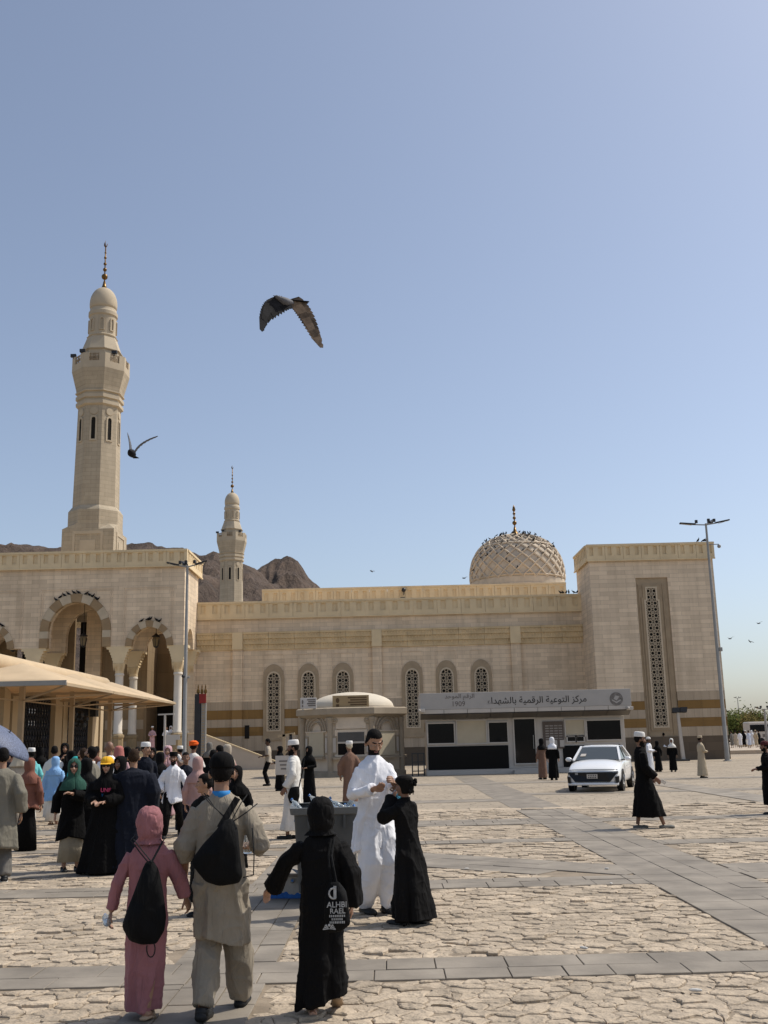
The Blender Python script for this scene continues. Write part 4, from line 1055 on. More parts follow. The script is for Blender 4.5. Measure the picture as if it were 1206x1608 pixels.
# ================================================================== SHADE CANOPIES AND LATTICE GATES on the left
FAB = mat('tan canopy fabric', (.70, .55, .36), var=.08, scale=1.4, rough=.85, bump=.15, bscale=6)
def fab_translucent():
    m = FAB; t = m.node_tree; b = t.nodes['Principled BSDF']; tr = t.nodes.new('ShaderNodeBsdfTranslucent'); tr.inputs[0].default_value = (.60, .38, .17, 1)
    mx = t.nodes.new('ShaderNodeMixShader'); mx.inputs[0].default_value = .28; t.links.new(b.outputs[0], mx.inputs[1]); t.links.new(tr.outputs[0], mx.inputs[2])
    t.links.new(mx.outputs[0], t.nodes['Material Output'].inputs[0])
fab_translucent()
POSTM = mat('tan painted post', (.42, .32, .205), rough=.5, var=.08, bump=.03)
def canopy(px_, py_, Y, size, rise, rz, label, depth=None, at=None):
    c = Vector(at) if at else A(px_, py_, Y); d = depth or size
    t = thing('shade_canopy', label, 'canopy', (c.x, c.y, 0), rz=rz, group='tan fabric shade canopies')
    z = c.z; n = 12; mb = MB()
    # local origin is the front right corner; x to the left is negative
    rows = []
    for j in range(n + 1):
        row = []
        for i in range(n + 1):
            u, v = i / n, j / n; x, y_ = -size * (1 - u), d * v
            e = min(u, 1 - u) * 2; f = min(v, 1 - v) * 2; k = min(e, f)
            row.append((x, y_, z + rise * k + .04 * math.sin(u * PI) * (1 - f) - .05 * math.sin(PI * u) * math.sin(PI * v) * (1 - k) * 0))
        rows.append(row)
    mb.rings(rows, cap=False, close=False); o = mb.build('fabric', FAB, t, local=True, smooth=True)
    s_ = o.modifiers.new('thick', 'SOLIDIFY'); s_.thickness = .02
    for a, b_ in (((-size, 0), (0, 0)), ((0, 0), (0, d)), ((0, d), (-size, d)), ((-size, d), (-size, 0))):
        MB().bar((*a, z - .06), (*b_, z - .05), .06, .08).build('edge_beam', POSTM, t, local=True)
    ctr = (-size/2, d/2)
    for a in ((0, 0), (-size, 0), (0, d), (-size, d)):
        MB().bar((*ctr, z - .40), (a[0]*.97 + ctr[0]*.03, a[1]*.97 + ctr[1]*.03, z - .10), .045, .05).build('strut', POSTM, t, local=True)
        MB().bar((*ctr, z + rise - .09), (a[0], a[1], z - .06), .03, .03).build('hip_rib', POSTM, t, local=True)
    MB().bar((*ctr, 0), (*ctr, z + rise - .06), .16, .16).build('post', POSTM, t, local=True)
    MB().lathe([(.30, 0), (.30, .06), (.16, .12)], 12, ctr).build('base_plate', POSTM, t, local=True)
    return t
for y0_, lab in ((41.9, 'farthest tan shade canopy whose pointed corner reaches before the portico door'), (36.5, 'middle tan shade canopy above the lattice gates'), (31.1, 'nearest tan shade canopy with a grey front beam beside the picture edge')):
    c_ = canopy(0, 0, 0, 4.4, .80, 0, lab.replace(' beside the picture edge', ' at the start of the row'), 5.35, at=(-9.5, y0_ + .03, 3.68))
    if y0_ < 32: MB().box(-4.4, .02, -.07, -.005, 3.60, 3.74).build('front_beam', METALG, c_, local=True)
# gate row running away from us: tan stone piers with black expanding gates
XG = -13.2
gt = thing('lattice_gates', 'row of black expanding lattice gates between tan piers under the canopies', 'gate', (XG, 36, 0), rz=PI/2)
PIERM = mat('tan stone pier', (.46, .35, .215), var=.08, scale=1.0)
def GX(px_):      # along the row, measured from x = 36 m away
    k = A(px_, 1150, 1.0).x
    return XG / k - 36
zg = 3.6
for x0_, x1_ in ((-6, 4), (8, 17.5), (77, 88), (90, 97), (137, 146.5), (149.5, 154)):
    MB().box(GX(x0_), GX(x1_), -.22, .30, 0, zg + .3).build('pier', PIERM, gt, local=True)
def expanding(x0, x1, zt_):
    mb = MB(); n = max(3, int((x1 - x0) / .30)); w_ = (x1 - x0) / n; hh = .44; rows = int(zt_ / hh)
    for j in range(rows):
        z0_ = .06 + j * (zt_ - .06) / rows; z1_ = .06 + (j + 1) * (zt_ - .06) / rows; zm_ = (z0_ + z1_) / 2
        for i in range(n + 1):
            xx = x0 + i * w_
            for s_ in (-1, 1):
                x2 = xx + s_ * w_ / 2
                if x0 - .01 < x2 < x1 + .01:
                    mb.bar((xx, s_*.012, z0_), (x2, s_*.012, zm_), .03, .07, up=(0, 1, 0)); mb.bar((x2, s_*.012, zm_), (xx, s_*.012, z1_), .03, .07, up=(0, 1, 0))
    for x_ in (x0, x1): mb.bar((x_, 0, 0), (x_, 0, zt_), .09, .08)
    mb.bar((x0, 0, zt_), (x1, 0, zt_), .07, .08)
    g_ = mb.build('expanding_gate', METALD, gt, local=True); tag(g_, kind='stuff')
expanding(GX(19), GX(76), zg); expanding(GX(98), GX(136), zg)
for x0_, x1_ in ((21, 38), (56, 64), (99, 112)): MB().box(GX(x0_), GX(x1_), .05, .08, 0, 2.3).build('dark_sheet', METALD, gt, local=True)
MB().box(-8, GX(155), 1.6, 1.8, 0, 2.5).build('back_screen', mat('dark mesh screen', (.03, .028, .025), bump=0), gt, local=True)
MB().box(GX(131), GX(136), -.5, -.25, zg - .5, zg + .25).build('loudspeaker', METALD, gt, local=True)
MB().tube([(-8, -.1, 4.62), (GX(156), -.1, 4.60)], .34, 12).build('rolled_awning', FAB, gt, local=True, smooth=True)
mb = MB(); xq = GX(100)
for i in range(9): mb.ball((xq + random.uniform(-.5, .5), -.7 + random.uniform(-.3, .3), 2.95 + random.uniform(-.25, .2)), random.uniform(.12, .2), 7, 5)
mb.bar((xq, -.6, 2.9), (xq - .2, -.1, 2.9), .06, .06); tag(mb.build('fan_cluster', METALD, gt, local=True), kind='stuff')

# ================================================================== WHEELED BIN, CRATE
BINM = mat('dark grey bin plastic', (.070, .073, .072), rough=.5, var=.12, scale=4, bump=.05, mode='obj')
q0, q1 = G(470, 1404), G(556, 1402)
YBn = 12.6; bx = A(512, 1300, YBn).x
bn = thing('wheeled_bin', 'large open dark grey wheeled bin filled with empty bottles', 'bin', (bx, YBn, 0), rz=rad(4))
def rr(w_, d_, z, r=.06, n=4):
    p = []
    for cx__, cy__, a0 in ((w_-r, -d_+r, -PI/2), (w_-r, d_-r, 0), (-w_+r, d_-r, PI/2), (-w_+r, -d_+r, PI)):
        for i in range(n + 1): p.append((cx__ + r*math.cos(a0 + PI/2*i/n), cy__ + r*math.sin(a0 + PI/2*i/n), z))
    return p
zr_ = A(512, 1268, YBn - .5).z
mb = MB(); mb.rings([rr(.28, .38, .12), rr(.31, .42, .14), rr(.36, .50, zr_ - .08), rr(.33, .47, zr_ - .09), rr(.28, .40, .2)]); mb.build('body', BINM, bn, local=True, smooth=True, sharp=35)
mb = MB(); mb.rings([rr(.36, .50, zr_ - .08), rr(.40, .54, zr_ - .07), rr(.41, .55, zr_), rr(.33, .47, zr_)], cap=False); mb.build('rim', mat('bin rim plastic', (.13, .135, .13), rough=.45, mode='obj'), bn, local=True)
for x_ in (-.2, 0, .2): MB().box(x_ - .012, x_ + .012, -.535, -.46, zr_ - .22, zr_ - .075).build('rib', BINM, bn, local=True)
for s_ in (-1, 1):
    for e in (-1, 1): MB().tube([(s_*.24 - .03, e*.32, .08), (s_*.24 + .03, e*.32, .08)], .08, 14).build('wheel', METALD, bn, local=True)
PETM = mat('clear bottle plastic', (.62, .66, .68), rough=.15, var=.1, bump=0, mode='obj'); CAPB = mat('blue bottle cap', (.05, .16, .42), rough=.4, bump=0)
GLASSM, t_, b_ = _new('water bottle'); b_.inputs['Base Color'].default_value = (.75, .82, .85, 1); b_.inputs['Roughness'].default_value = .08; b_.inputs['Transmission Weight'].default_value = .75; b_.inputs['IOR'].default_value = 1.25
botm = MB(); botm.lathe([(.028, 0), (.032, .01), (.032, .06), (.029, .07), (.032, .08), (.032, .13), (.014, .165), (.013, .185)], 12); BOT = botm.mesh('bottle', GLASSM, True)
capm = MB(); capm.lathe([(.015, .182), (.015, .2)], 10); CAPME = capm.mesh('cap', CAPB)
def bottle(loc, rot, label, group=None, s_=1.0):
    o = bpy.data.objects.new('bottle', BOT); COL.objects.link(o); o.location = loc; o.rotation_euler = rot; o.scale = (s_,)*3
    tag(o, label, 'bottle', group)
    c = bpy.data.objects.new('cap', CAPME); COL.objects.link(c); c.parent = o
    return o
rb = random.Random(2)
for i in range(26):
    bottle((bx + rb.uniform(-.28, .28), YBn + rb.uniform(-.42, .4), zr_ - .10 + rb.uniform(-.06, .07)), (rb.uniform(.6, 1.8), rb.uniform(-.4, .4), rb.uniform(0, 6.3)), 'empty clear plastic bottle lying in the grey bin', 'bottles in the bin')
q = G(452, 1414); CARD = mat('pale carton', (.42, .38, .33), var=.15, scale=9, mode='obj', bump=.1); BLUEP = mat('blue carton print', (.03, .13, .40), var=.2, scale=12, mode='obj', bump=.05)
cr = thing('carton', 'open pale cardboard carton with blue printed lower edge on the paving', 'box', (q.x + .02, q.y + .18, .02), rz=rad(-7))
cb = MB(); w_, d_, h_ = .22, .17, .23
for x0_, x1_, y0_, y1_ in ((-w_, w_, -d_, -d_ + .012), (-w_, w_, d_ - .012, d_), (-w_, -w_ + .012, -d_ + .0125, d_ - .0125), (w_ - .012, w_, -d_ + .0125, d_ - .0125)): MB().box(x0_, x1_, y0_, y1_, 0, h_).build('side_panel', CARD, cr, local=True)
MB().box(-w_ + .013, w_ - .013, -d_ + .013, d_ - .013, 0, .012).build('bottom_panel', CARD, cr, local=True)
mb = MB(); mb.v = []; n = 40
for i in range(n):
    a0, a1 = -w_ + 2*w_*i/n, -w_ + 2*w_*(i+1)/n; hf_ = lambda k: .075 - .035*k/n + .012*math.sin(k*.45) + .006*math.sin(k*1.1); h0, h1 = hf_(i), hf_(i + 1)
    mb.add([(a0, -d_ - .002, .001), (a1, -d_ - .002, .001), (a1, -d_ - .002, h1), (a0, -d_ - .002, h0)], [(0, 1, 2, 3)])
mb.build('blue_print', BLUEP, cr, local=True)
MB().hexa([(-w_, -d_, h_), (w_, -d_, h_), (w_, -d_ + .008, h_), (-w_, -d_ + .008, h_), (-w_, -d_ - .12, h_ + .05), (w_, -d_ - .12, h_ + .05), (w_, -d_ - .115, h_ + .058), (-w_, -d_ - .115, h_ + .058)]).build('flap', CARD, cr, local=True)
MB().hexa([(w_ - .008, -d_, h_), (w_, -d_, h_), (w_, d_, h_), (w_ - .008, d_, h_), (w_ + .09, -d_, h_ + .10), (w_ + .1, -d_, h_ + .10), (w_ + .1, d_, h_ + .10), (w_ + .09, d_, h_ + .10)]).build('flap', CARD, cr, local=True)
for i in range(4):
    bottle((q.x + rb.uniform(-.12, .12), q.y + .18 + rb.uniform(-.08, .08), .17 + rb.uniform(0, .05)), (1.4 + rb.uniform(-.3, .3), 0, rb.uniform(0, 6)), 'clear water bottle lying in the open carton', 'bottles in the carton')
PAPER = mat('crumpled paper', (.60, .57, .52), mode='obj', var=.08)
for i, (x_, y_, r_) in enumerate(((-.05, .1, .4), (.1, .2, 1.2))):
    mb = MB(); mb.add([(-.11, -.07, 0), (.11, -.07, .02), (.12, .08, .0), (-.1, .07, .03), (0, 0, .035)], [(0, 1, 4), (1, 2, 4), (2, 3, 4), (3, 0, 4)])
    o = mb.build('paper_sheet', PAPER); o.location = (q.x + x_, q.y + y_, .25 + i*.02); o.rotation_euler = (.3, .2, r_); tag(o, ('crumpled white paper lying across the top of the carton', 'small loose paper sheet tucked at the back of the carton')[i], 'paper')
    s_ = o.modifiers.new('t', 'SOLIDIFY'); s_.thickness = .003

# ================================================================== CAR
PAINT = mat('white car paint', (.80, .80, .79), rough=.22, var=.01, bump=0, mode='obj', coat=.6, spec=.5); TYRE = mat('tyre rubber', (.012, .012, .012), rough=.85, mode='obj')
WINM, t_, b_ = _new('car glass'); b_.inputs['Base Color'].default_value = (.045, .055, .055, 1); b_.inputs['Roughness'].default_value = .04; b_.inputs['Specular IOR Level'].default_value = .8
RIMM = mat('alloy rim', (.45, .45, .45), rough=.3, metal=.9, bump=0, mode='obj'); LAMPM = mat('headlamp glass', (.30, .32, .33), rough=.08, bump=0, mode='obj', spec=.6); BLACKG = mat('black grille plastic', (.010, .010, .011), rough=.35, bump=0, mode='obj')
def car():
    pf = G(934, 1243.5)
    t = thing('parked_car', 'white saloon car with a black grille parked facing the viewer', 'car', (0, 0, 0))
    # local frame: nose towards -y, y = 0 at the nose, x across; length 4.5, width 1.76, height 1.46
    st = [  # y, half width, sill z, belt z, top z of the lower body at the centre line
        (.00, .62, .30, .62, .66), (.05, .74, .24, .66, .72), (.18, .83, .20, .72, .80), (.50, .87, .19, .80, .90), (.95, .885, .19, .88, .985), (1.30, .885, .19, .93, 1.01), (2.0, .885, .19, .95, .98), (3.0, .885, .19, .965, .99), (3.7, .87, .20, .98, 1.02), (4.2, .83, .24, .97, 1.05), (4.42, .76, .30, .93, 1.02), (4.50, .66, .40, .86, .92)]
    rs = []
    for y_, hw_, z0_, zb_, zt_ in st:
        P = [(hw_*.80, z0_), (hw_*.97, z0_ + .09), (hw_*1.0, z0_ + .28), (hw_*.985, (z0_ + zb_)/2 + .12), (hw_*.955, zb_ - .05), (hw_*.90, zb_), (hw_*.62, zb_ + (zt_ - zb_)*.72), (hw_*.3, zt_ - .004), (0, zt_)]
        P = P + [(-x, z) for x, z in P[-2::-1]]
        rs.append([(x, y_, z) for x, z in P])
    mb = MB(); mb.rings(rs); o = mb.build('body', PAINT, t, local=True, smooth=True)
    s_ = o.modifiers.new('s', 'SUBSURF'); s_.levels = s_.render_levels = 2
    # wheel arch discs and wheels
    for sx_ in (-1, 1):
        for y_ in (.86, 3.55):
            mb = MB(); mb.tube([(sx_*.70, y_, .325), (sx_*.888, y_, .325)], .37, 24); mb.build('wheel_arch', BLACKG, t, local=True)
            mb = MB(); mb.tube([(sx_*.68, y_, .315), (sx_*.70, y_, .315), (sx_*.87, y_, .315), (sx_*.892, y_, .315)], [.285, .315, .315, .29], 28); wh = mb.build('wheel', TYRE, t, local=True)
            mb = MB(); mb.tube([(sx_*.884, y_, .315), (sx_*.897, y_, .315)], .205, 20)
            for k in range(5):
                a = 2*PI*k/5; mb.bar((sx_*.90, y_, .315), (sx_*.90, y_ + .2*math.cos(a), .315 + .2*math.sin(a)), .05, .02)
            mb.build('rim', RIMM, wh, local=True)
    # cabin: glass shell, roof and pillars
    hw_ = lambda z: .80 - (z - .95) * .42
    c0 = [(-.74, 1.22, .985), (.74, 1.22, .985), (.60, 2.02, 1.405), (-.60, 2.02, 1.405)]
    mb = MB(); mb.add(c0, [(0, 1, 2, 3)]); q = mb.build('windscreen', WINM, t, local=True); s_ = q.modifiers.new('t', 'SOLIDIFY'); s_.thickness = .01
    MB().add([(-.60, 3.05, 1.41), (.60, 3.05, 1.41), (.70, 3.92, 1.04), (-.70, 3.92, 1.04)], [(0, 1, 2, 3)]).build('rear_window', WINM, t, local=True)
    rs = []
    for y_, w_, z in ((1.98, .60, 1.40), (2.1, .615, 1.43), (2.5, .625, 1.455), (2.9, .61, 1.445), (3.1, .59, 1.40)):
        rs.append([(-w_, y_, z - .035), (-w_*.9, y_, z - .004), (-w_*.5, y_, z + .01), (w_*.5, y_, z + .01), (w_*.9, y_, z - .004), (w_, y_, z - .035), (w_*.9, y_, z - .05), (-w_*.9, y_, z - .05)])
    MB().rings(rs).build('roof', PAINT, t, local=True, smooth=True)
    for s_ in (-1, 1):
        MB().add([(s_*.775, 1.45, .985), (s_*.79, 2.30, .995), (s_*.635, 2.30, 1.40), (s_*.615, 2.08, 1.385)], [(0, 1, 2, 3)]).build('side_window', WINM, t, local=True)
        MB().add([(s_*.79, 2.36, .995), (s_*.785, 3.35, 1.015), (s_*.62, 2.98, 1.385), (s_*.635, 2.36, 1.40)], [(0, 1, 2, 3)]).build('side_window', WINM, t, local=True)
        MB().bar((s_*.77, 1.18, .97), (s_*.612, 2.05, 1.41), .07, .05).build('pillar', PAINT, t, local=True)
        MB().bar((s_*.80, 2.33, .97), (s_*.632, 2.33, 1.41), .07, .03, up=(1, 0, 0)).build('pillar', BLACKG, t, local=True)
        MB().bar((s_*.80, 3.62, 1.0), (s_*.605, 3.02, 1.41), .14, .05).build('pillar', PAINT, t, local=True)
        mb = MB(); mb.ball((s_*.985, 1.50, 1.00), (.115, .07, .075), 12, 8); mr = mb.build('mirror', PAINT, t, local=True, smooth=True)
        MB().bar((s_*.80, 1.50, .965), (s_*.92, 1.50, .975), .05, .03).build('mirror_arm', BLACKG, mr, local=True)
        MB().tube([(s_*.895, 1.36, .55), (s_*.893, 1.36, .9)], .004, 4).build('door_gap', BLACKG, t, local=True)
        MB().bar((s_*.893, 2.15, .80), (s_*.893, 2.32, .80), .02, .025).build('door_handle', PAINT, t, local=True)
        MB().hexa([(s_*.46, -.03, .535), (s_*.80, .10, .55), (s_*.80, .2, .55), (s_*.46, .1, .535), (s_*.46, -.04, .625), (s_*.81, .10, .645), (s_*.81, .2, .645), (s_*.46, .1, .625)]).build('headlight', LAMPM, t, local=True)
        MB().hexa([(s_*.74, .02, .27), (s_*.82, .08, .29), (s_*.82, .2, .29), (s_*.74, .2, .27), (s_*.72, .0, .47), (s_*.835, .09, .49), (s_*.835, .2, .49), (s_*.72, .2, .47)]).build('fog_lamp', BLACKG, t, local=True)
    # nose: grille trapezium, light bar, bumper lip, plate
    mb = MB(); mb.rings([[(-.80, .02, .60), (-.45, -.06, .62), (.45, -.06, .62), (.80, .02, .60), (.56, -.055, .32), (-.56, -.055, .32)], [(-.82, .25, .60), (-.45, .2, .62), (.45, .2, .62), (.82, .25, .60), (.56, .2, .32), (-.56, .2, .32)]]); mb.build('grille', BLACKG, t, local=True)
    mb = MB(); mb.tube([(-.80, .085, .69), (-.55, .01, .70), (0, -.03, .705), (.55, .01, .70), (.80, .085, .69)], .014, 6); mb.build('light_bar', LAMPM, t, local=True)
    mb = MB(); mb.tube([(-.80, .12, .245), (-.55, .0, .25), (0, -.03, .25), (.55, .0, .25), (.80, .12, .245)], .05, 8); mb.build('bumper_lip', PAINT, t, local=True, smooth=True)
    pl_ = MB().box(-.17, .17, -.085, -.058, .42, .56).build('number_plate', WHITEP, t, local=True)
    for i, (x_, z_) in enumerate([(-.10 + .07*k, .52) for k in range(4)] + [(-.11 + .055*k, .455) for k in range(5)]): MB().box(x_ - .015, x_ + .015, -.088, -.0851, z_ - .02, z_ + .02).build('plate_mark', INK, pl_, local=True)
    MB().hexa([(-.58, 1.40, 1.10), (-.40, 1.40, 1.10), (-.40, 1.41, 1.10), (-.58, 1.41, 1.10), (-.55, 1.55, 1.18), (-.38, 1.55, 1.18), (-.38, 1.56, 1.18), (-.55, 1.56, 1.18)]).build('windscreen_paper', WHITEP, t, local=True)
    for s_ in (-1, 1): MB().ball((s_*.34, 2.5, 1.12), (.20, .08, .22), 10, 8).build('seat', BLACKG, t, local=True, smooth=True)
    yaw = rad(-19)
    t.location = (pf.x - .10, pf.y - .30, 0.012); t.rotation_euler = (0, 0, yaw)
car()

# ================================================================== FAR TREES AND FAR STREET
def leaf_mat(name, col):
    m = mat(name, col, rough=.85, var=.3, scale=.5, bump=0, island=.35, spec=.08, mode='pos'); return m
LEAF = leaf_mat('dusty green leaves', (.085, .10, .022)); LEAF2 = leaf_mat('olive brown leaves', (.115, .088, .025)); BARK = mat('grey brown bark', (.12, .09, .065), var=.2, scale=3, bump=.4)
def tree(x, y_, h, w_, lm, label, seed):
    rt_ = random.Random(seed); t = thing('tree', label, 'tree', (x, y_, 0), group='trees beyond the square')
    mb = MB(); mb.tube([(0, 0, 0), (.1, 0, h*.2), (-.1, .1, h*.5), (0, 0, h*.75)], [.22, .18, .13, .05], 7)
    cl = []
    for i in range(9):
        a = rt_.uniform(0, 6.28); p = Vector((w_*.36*math.cos(a)*rt_.uniform(.3, 1), w_*.36*math.sin(a)*rt_.uniform(.3, 1), h*rt_.uniform(.36, .86))); cl.append((p, rt_.uniform(.16, .28)*w_))
        mb.tube([(0, 0, h*.22 + .1*i), p*.55 + Vector((0, 0, h*.12)), p], [.10, .06, .02], 5)
    mb.build('trunk', BARK, t, local=True)
    mb = MB()
    for p, r in cl:
        for k in range(330):
            d = Vector((rt_.gauss(0, 1), rt_.gauss(0, 1), rt_.gauss(0, 1))).normalized(); c = p + Vector((d.x, d.y, d.z*.8)) * r * rt_.uniform(.35, 1.0) ** .6
            if rt_.random() < .06: c = p + d * r * rt_.uniform(1, 1.3)
            u = Vector((rt_.gauss(0, 1), rt_.gauss(0, 1), rt_.gauss(0, 1))).normalized(); v = u.orthogonal().normalized(); s_ = rt_.uniform(.10, .2)
            mb.add([c - u*s_*1.4, c + v*s_*.6, c + u*s_*1.4, c - v*s_*.6], [(0, 1, 2, 3)])
    me = mb.mesh('crown', lm, fix=False); o = bpy.data.objects.new('crown', me); COL.objects.link(o); o.parent = t
for i, (px_, Y_, pt, ww, lm, lab) in enumerate(((1128, 150, 1128, 8, LEAF, 'dusty green tree half hidden behind the stone wing'), (1150, 148, 1124, 7.5, LEAF, 'round dusty green tree beside the far lamp mast'), (1163, 160, 1121, 8, LEAF, 'tallest pale green tree on the far side of the square'), (1178, 145, 1126, 7, LEAF2, 'olive tree between two greener trees far off'), (1194, 150, 1122, 7.5, LEAF2, 'brownish tree behind the short white lamp post'), (1212, 148, 1124, 8, LEAF, 'green tree at the far edge beyond the lamp post'))):
    q = A(px_, pt, Y_); tree(q.x, Y_, q.z, ww, lm, lab, i)
q = A(1200, 1160, 128)
vn = thing('parked_bus', 'pale vehicle with dark windows parked beyond the far walkers', 'bus', (q.x + 1.5, 128, .3))
MB().box(-3.6, 3.6, -1, 1, .4, 2.75).build('body', WHITEP, vn, local=True, bevel=.15)
MB().box(-3.4, 3.2, -1.03, -1.003, 1.6, 2.4).build('window_strip', GLASSK, vn, local=True)
for x_ in (-2.2, 2.2): MB().tube([(x_, -1.05, .45), (x_, -.75, .45)], .42, 16).build('wheel', TYRE, vn, local=True)
for i in range(6): MB().box(-2.0 + i*.55, -1.65 + i*.55, -1.012, -1.003, .95, 1.3).build('side_mark', INKG, vn, local=True)
q = A(1170, 1169, 118); MB
bl = MB().box(q.x - .7, q.x + .7, 117.6, 118.4, .32, 1.35); tag(bl.build('concrete_block', CREAM, bevel=.05), 'tan concrete block standing among the far walkers', 'block')

# ================================================================== BIRDS
FEA = mat('dark pigeon feathers', (.013, .0125, .014), rough=.7, var=.3, scale=14, mode='obj', bump=.1, island=.4, spec=.1); FEB = mat('brown underwing feathers', (.15, .112, .08), rough=.75, var=.35, scale=22, mode='obj', bump=.2, island=.6); FEG = mat('grey pigeon feathers', (.11, .11, .12), rough=.7, var=.2, scale=12, mode='obj'); BEAK = mat('dark beak', (.03, .025, .02), bump=0, mode='obj')
def wing(mb, root, mid, tip, chord, back, n_f=8, th=.004):
    """feathered wing: a cambered arm and a fan of separate flight feathers"""
    root, mid, tip, back = Vector(root), Vector(mid), Vector(tip), Vector(back).normalized()
    L = []
    for i in range(9):
        f = i / 8; p = (root*(1-f)**2 + mid*2*f*(1-f) + tip*f*f); L.append(p)
    up = (L[4] - L[0]).cross(back).normalized()
    for i in range(8):      # covert panel
        c0, c1 = chord * .72 * (1 - .5*(i/8)**2), chord * .72 * (1 - .5*((i+1)/8)**2)
        a, b_ = L[i], L[i+1]
        mb.hexa([a - up*th, b_ - up*th, b_ + back*c1 - up*th*.4, a + back*c0 - up*th*.4, a + up*th, b_ + up*th, b_ + back*c1 + up*th*.4, a + back*c0 + up*th*.4])
    for i in range(n_f * 2):
        f = (i + .5) / (n_f * 2); k = min(7, int(f * 8)); g_ = f*8 - k; p = L[k]*(1-g_) + L[k+1]*g_
        span = (L[min(8, k+1)] - L[k]).normalized(); d = (back * (1 - f*.80) + span * (f**1.5) * 1.2).normalized(); ln = chord * (.95 + .25*math.sin(f*2.6)) * (1 if f < .85 else .9)
        s_ = d.cross(up).normalized() * chord * .15; zo = up * th * (.3 if i % 2 else -.3)
        e = p + d * ln
        mb.add([p - s_ + zo, p + s_ + zo, p + d*ln*.86 + s_ + zo, e + zo, p + d*ln*.86 - s_ + zo], [(0, 1, 2, 3, 4)])
        mb.add([p - s_ + zo - up*.0015, p + s_ + zo - up*.0015, p + d*ln*.86 + s_ + zo - up*.0015, e + zo - up*.0015, p + d*ln*.86 - s_ + zo - up*.0015], [(4, 3, 2, 1, 0)])
def flying(label, px_, py_, Y, parts_fn, group=None):
    c = A(px_, py_, Y); t = thing('pigeon', label, 'bird', c, group=group); parts_fn(t); return t
def big_bird(t):   # wing beat at its lowest: near wing left, far wing right, tail right
    mb = MB(); prof = [(-.135, .004, 0), (-.12, .018, .0), (-.095, .024, -.004), (-.07, .034, -.012), (-.03, .052, -.022), (.02, .054, -.022), (.07, .040, -.010), (.11, .022, .0), (.14, .012, .004)]
    rs = [[(x, r*math.cos(2*PI*k/14), zc + r*.85*math.sin(2*PI*k/14)) for k in range(14)] for x, r, zc in prof]
    mb.rings(rs); mb.xf(Matrix.Rotation(rad(48), 4, 'Z')); mb.build('body', FEG, t, local=True, smooth=True)
    mb = MB(); mb.lathe([(.006, 0), (.003, .02), (.0005, .028)], 6); mb.xf(Matrix.Rotation(rad(48), 4, 'Z') @ Matrix.Translation((-.133, 0, 0)) @ Matrix.Rotation(-PI/2, 4, 'Y')); mb.build('beak', BEAK, t, local=True)
    mb = MB(); dT = Vector((math.cos(rad(30)), math.sin(rad(30)), .02))
    for k in range(7):
        a = rad(30) + (k - 3) * .07; d = Vector((math.cos(a), math.sin(a), .03)); s_ = Vector((-d.y, d.x, .15)).normalized() * .012; p = Vector((.07, .06, .0))
        mb.add([p - s_, p + s_, p + d*.17 + s_, p + d*.185, p + d*.17 - s_], [(0, 1, 2, 3, 4)])
    mb.xf(Matrix.Translation((0, 0, .02))); o = mb.build('tail', FEA, t, local=True); m_ = o.modifiers.new('t', 'SOLIDIFY'); m_.thickness = .004
    mb = MB(); wing(mb, (-.03, -.03, .015), (-.20, -.14, .02), (-.215, -.20, -.28), .175, (.55, .3, -.45)); mb.build('wing', FEA, t, local=True)
    mb = MB(); wing(mb, (.02, .05, .0), (.10, .10, -.06), (.28, .20, -.34), .165, (.75, .25, .35)); mb.build('wing', FEB, t, local=True)
bb = flying('large dark pigeon in flight with wings swept down against the open sky', 447, 471, 9.0, big_bird)
bb.scale = (.90,) * 3
def up_bird(t):
    mb = MB(); prof = [(-.12, .01, 0), (-.09, .03, 0), (-.02, .05, 0), (.06, .04, .0), (.12, .012, .01)]
    mb.rings([[(r*math.cos(2*PI*k/12), y_, zc + r*math.sin(2*PI*k/12)) for k in range(12)] for y_, r, zc in prof]); mb.build('body', FEA, t, local=True, smooth=True)
    mb = MB(); wing(mb, (-.03, 0, .02), (-.03, .02, .11), (-.075, .08, .25), .085, (.1, 1, -.02)); mb.build('wing', FEG, t, local=True)
    mb = MB(); wing(mb, (.03, 0, .02), (.07, .02, .14), (.24, .08, .22), .085, (-.1, 1, .05)); mb.build('wing', FEG, t, local=True)
    mb = MB()
    for k in range(5): a = (k-2)*.12; mb.bar((0, .1, 0), (.13*math.sin(a), .1 + .13*math.cos(a), 0), .02, .004)
    mb.build('tail', FEA, t, local=True)
flying('small pigeon with wings raised flying beside the large minaret', 207, 712, 12.5, up_bird)
def tiny(t, s_=1.0, roll=0):
    mb = MB(); prof = [(-.16, .01), (-.10, .04), (0, .055), (.1, .035), (.2, .02)]
    mb.rings([[(y_, r*math.cos(2*PI*k/8), r*math.sin(2*PI*k/8)) for k in range(8)] for y_, r in prof])
    mb.xf(Matrix.Rotation(roll, 4, 'Y')); mb.build('body', FEA, t, local=True)
    mb = MB(); wing(mb, (0, -.03, .02), (.0, -.15, .12), (.08, -.34, .16), .11, (1, 0, 0), 5); wing(mb, (0, .03, .02), (.0, .15, .12), (.08, .34, .16), .11, (1, 0, 0), 5)
    mb.xf(Matrix.Rotation(roll, 4, 'Y') @ Matrix.Rotation(rad(40), 4, 'Z')); mb.build('wing_pair', FEG, t, local=True)
for px_, py_, lab, r_ in ((583, 897, 'tiny bird gliding above the middle of the mosque roof', .6), (728, 908, 'tiny bird flying just beside the stone dome', .2), (1177, 1007, 'pale winged bird flying low over the far trees', .9), (1191, 979, 'tiny bird highest of those over the far trees', 0), (1146, 1003, 'tiny bird flying close to the tall lamp post', 0)):
    flying(lab, px_, py_, 105, lambda t, r_=r_: tiny(t, 1, r_), 'small birds in flight')
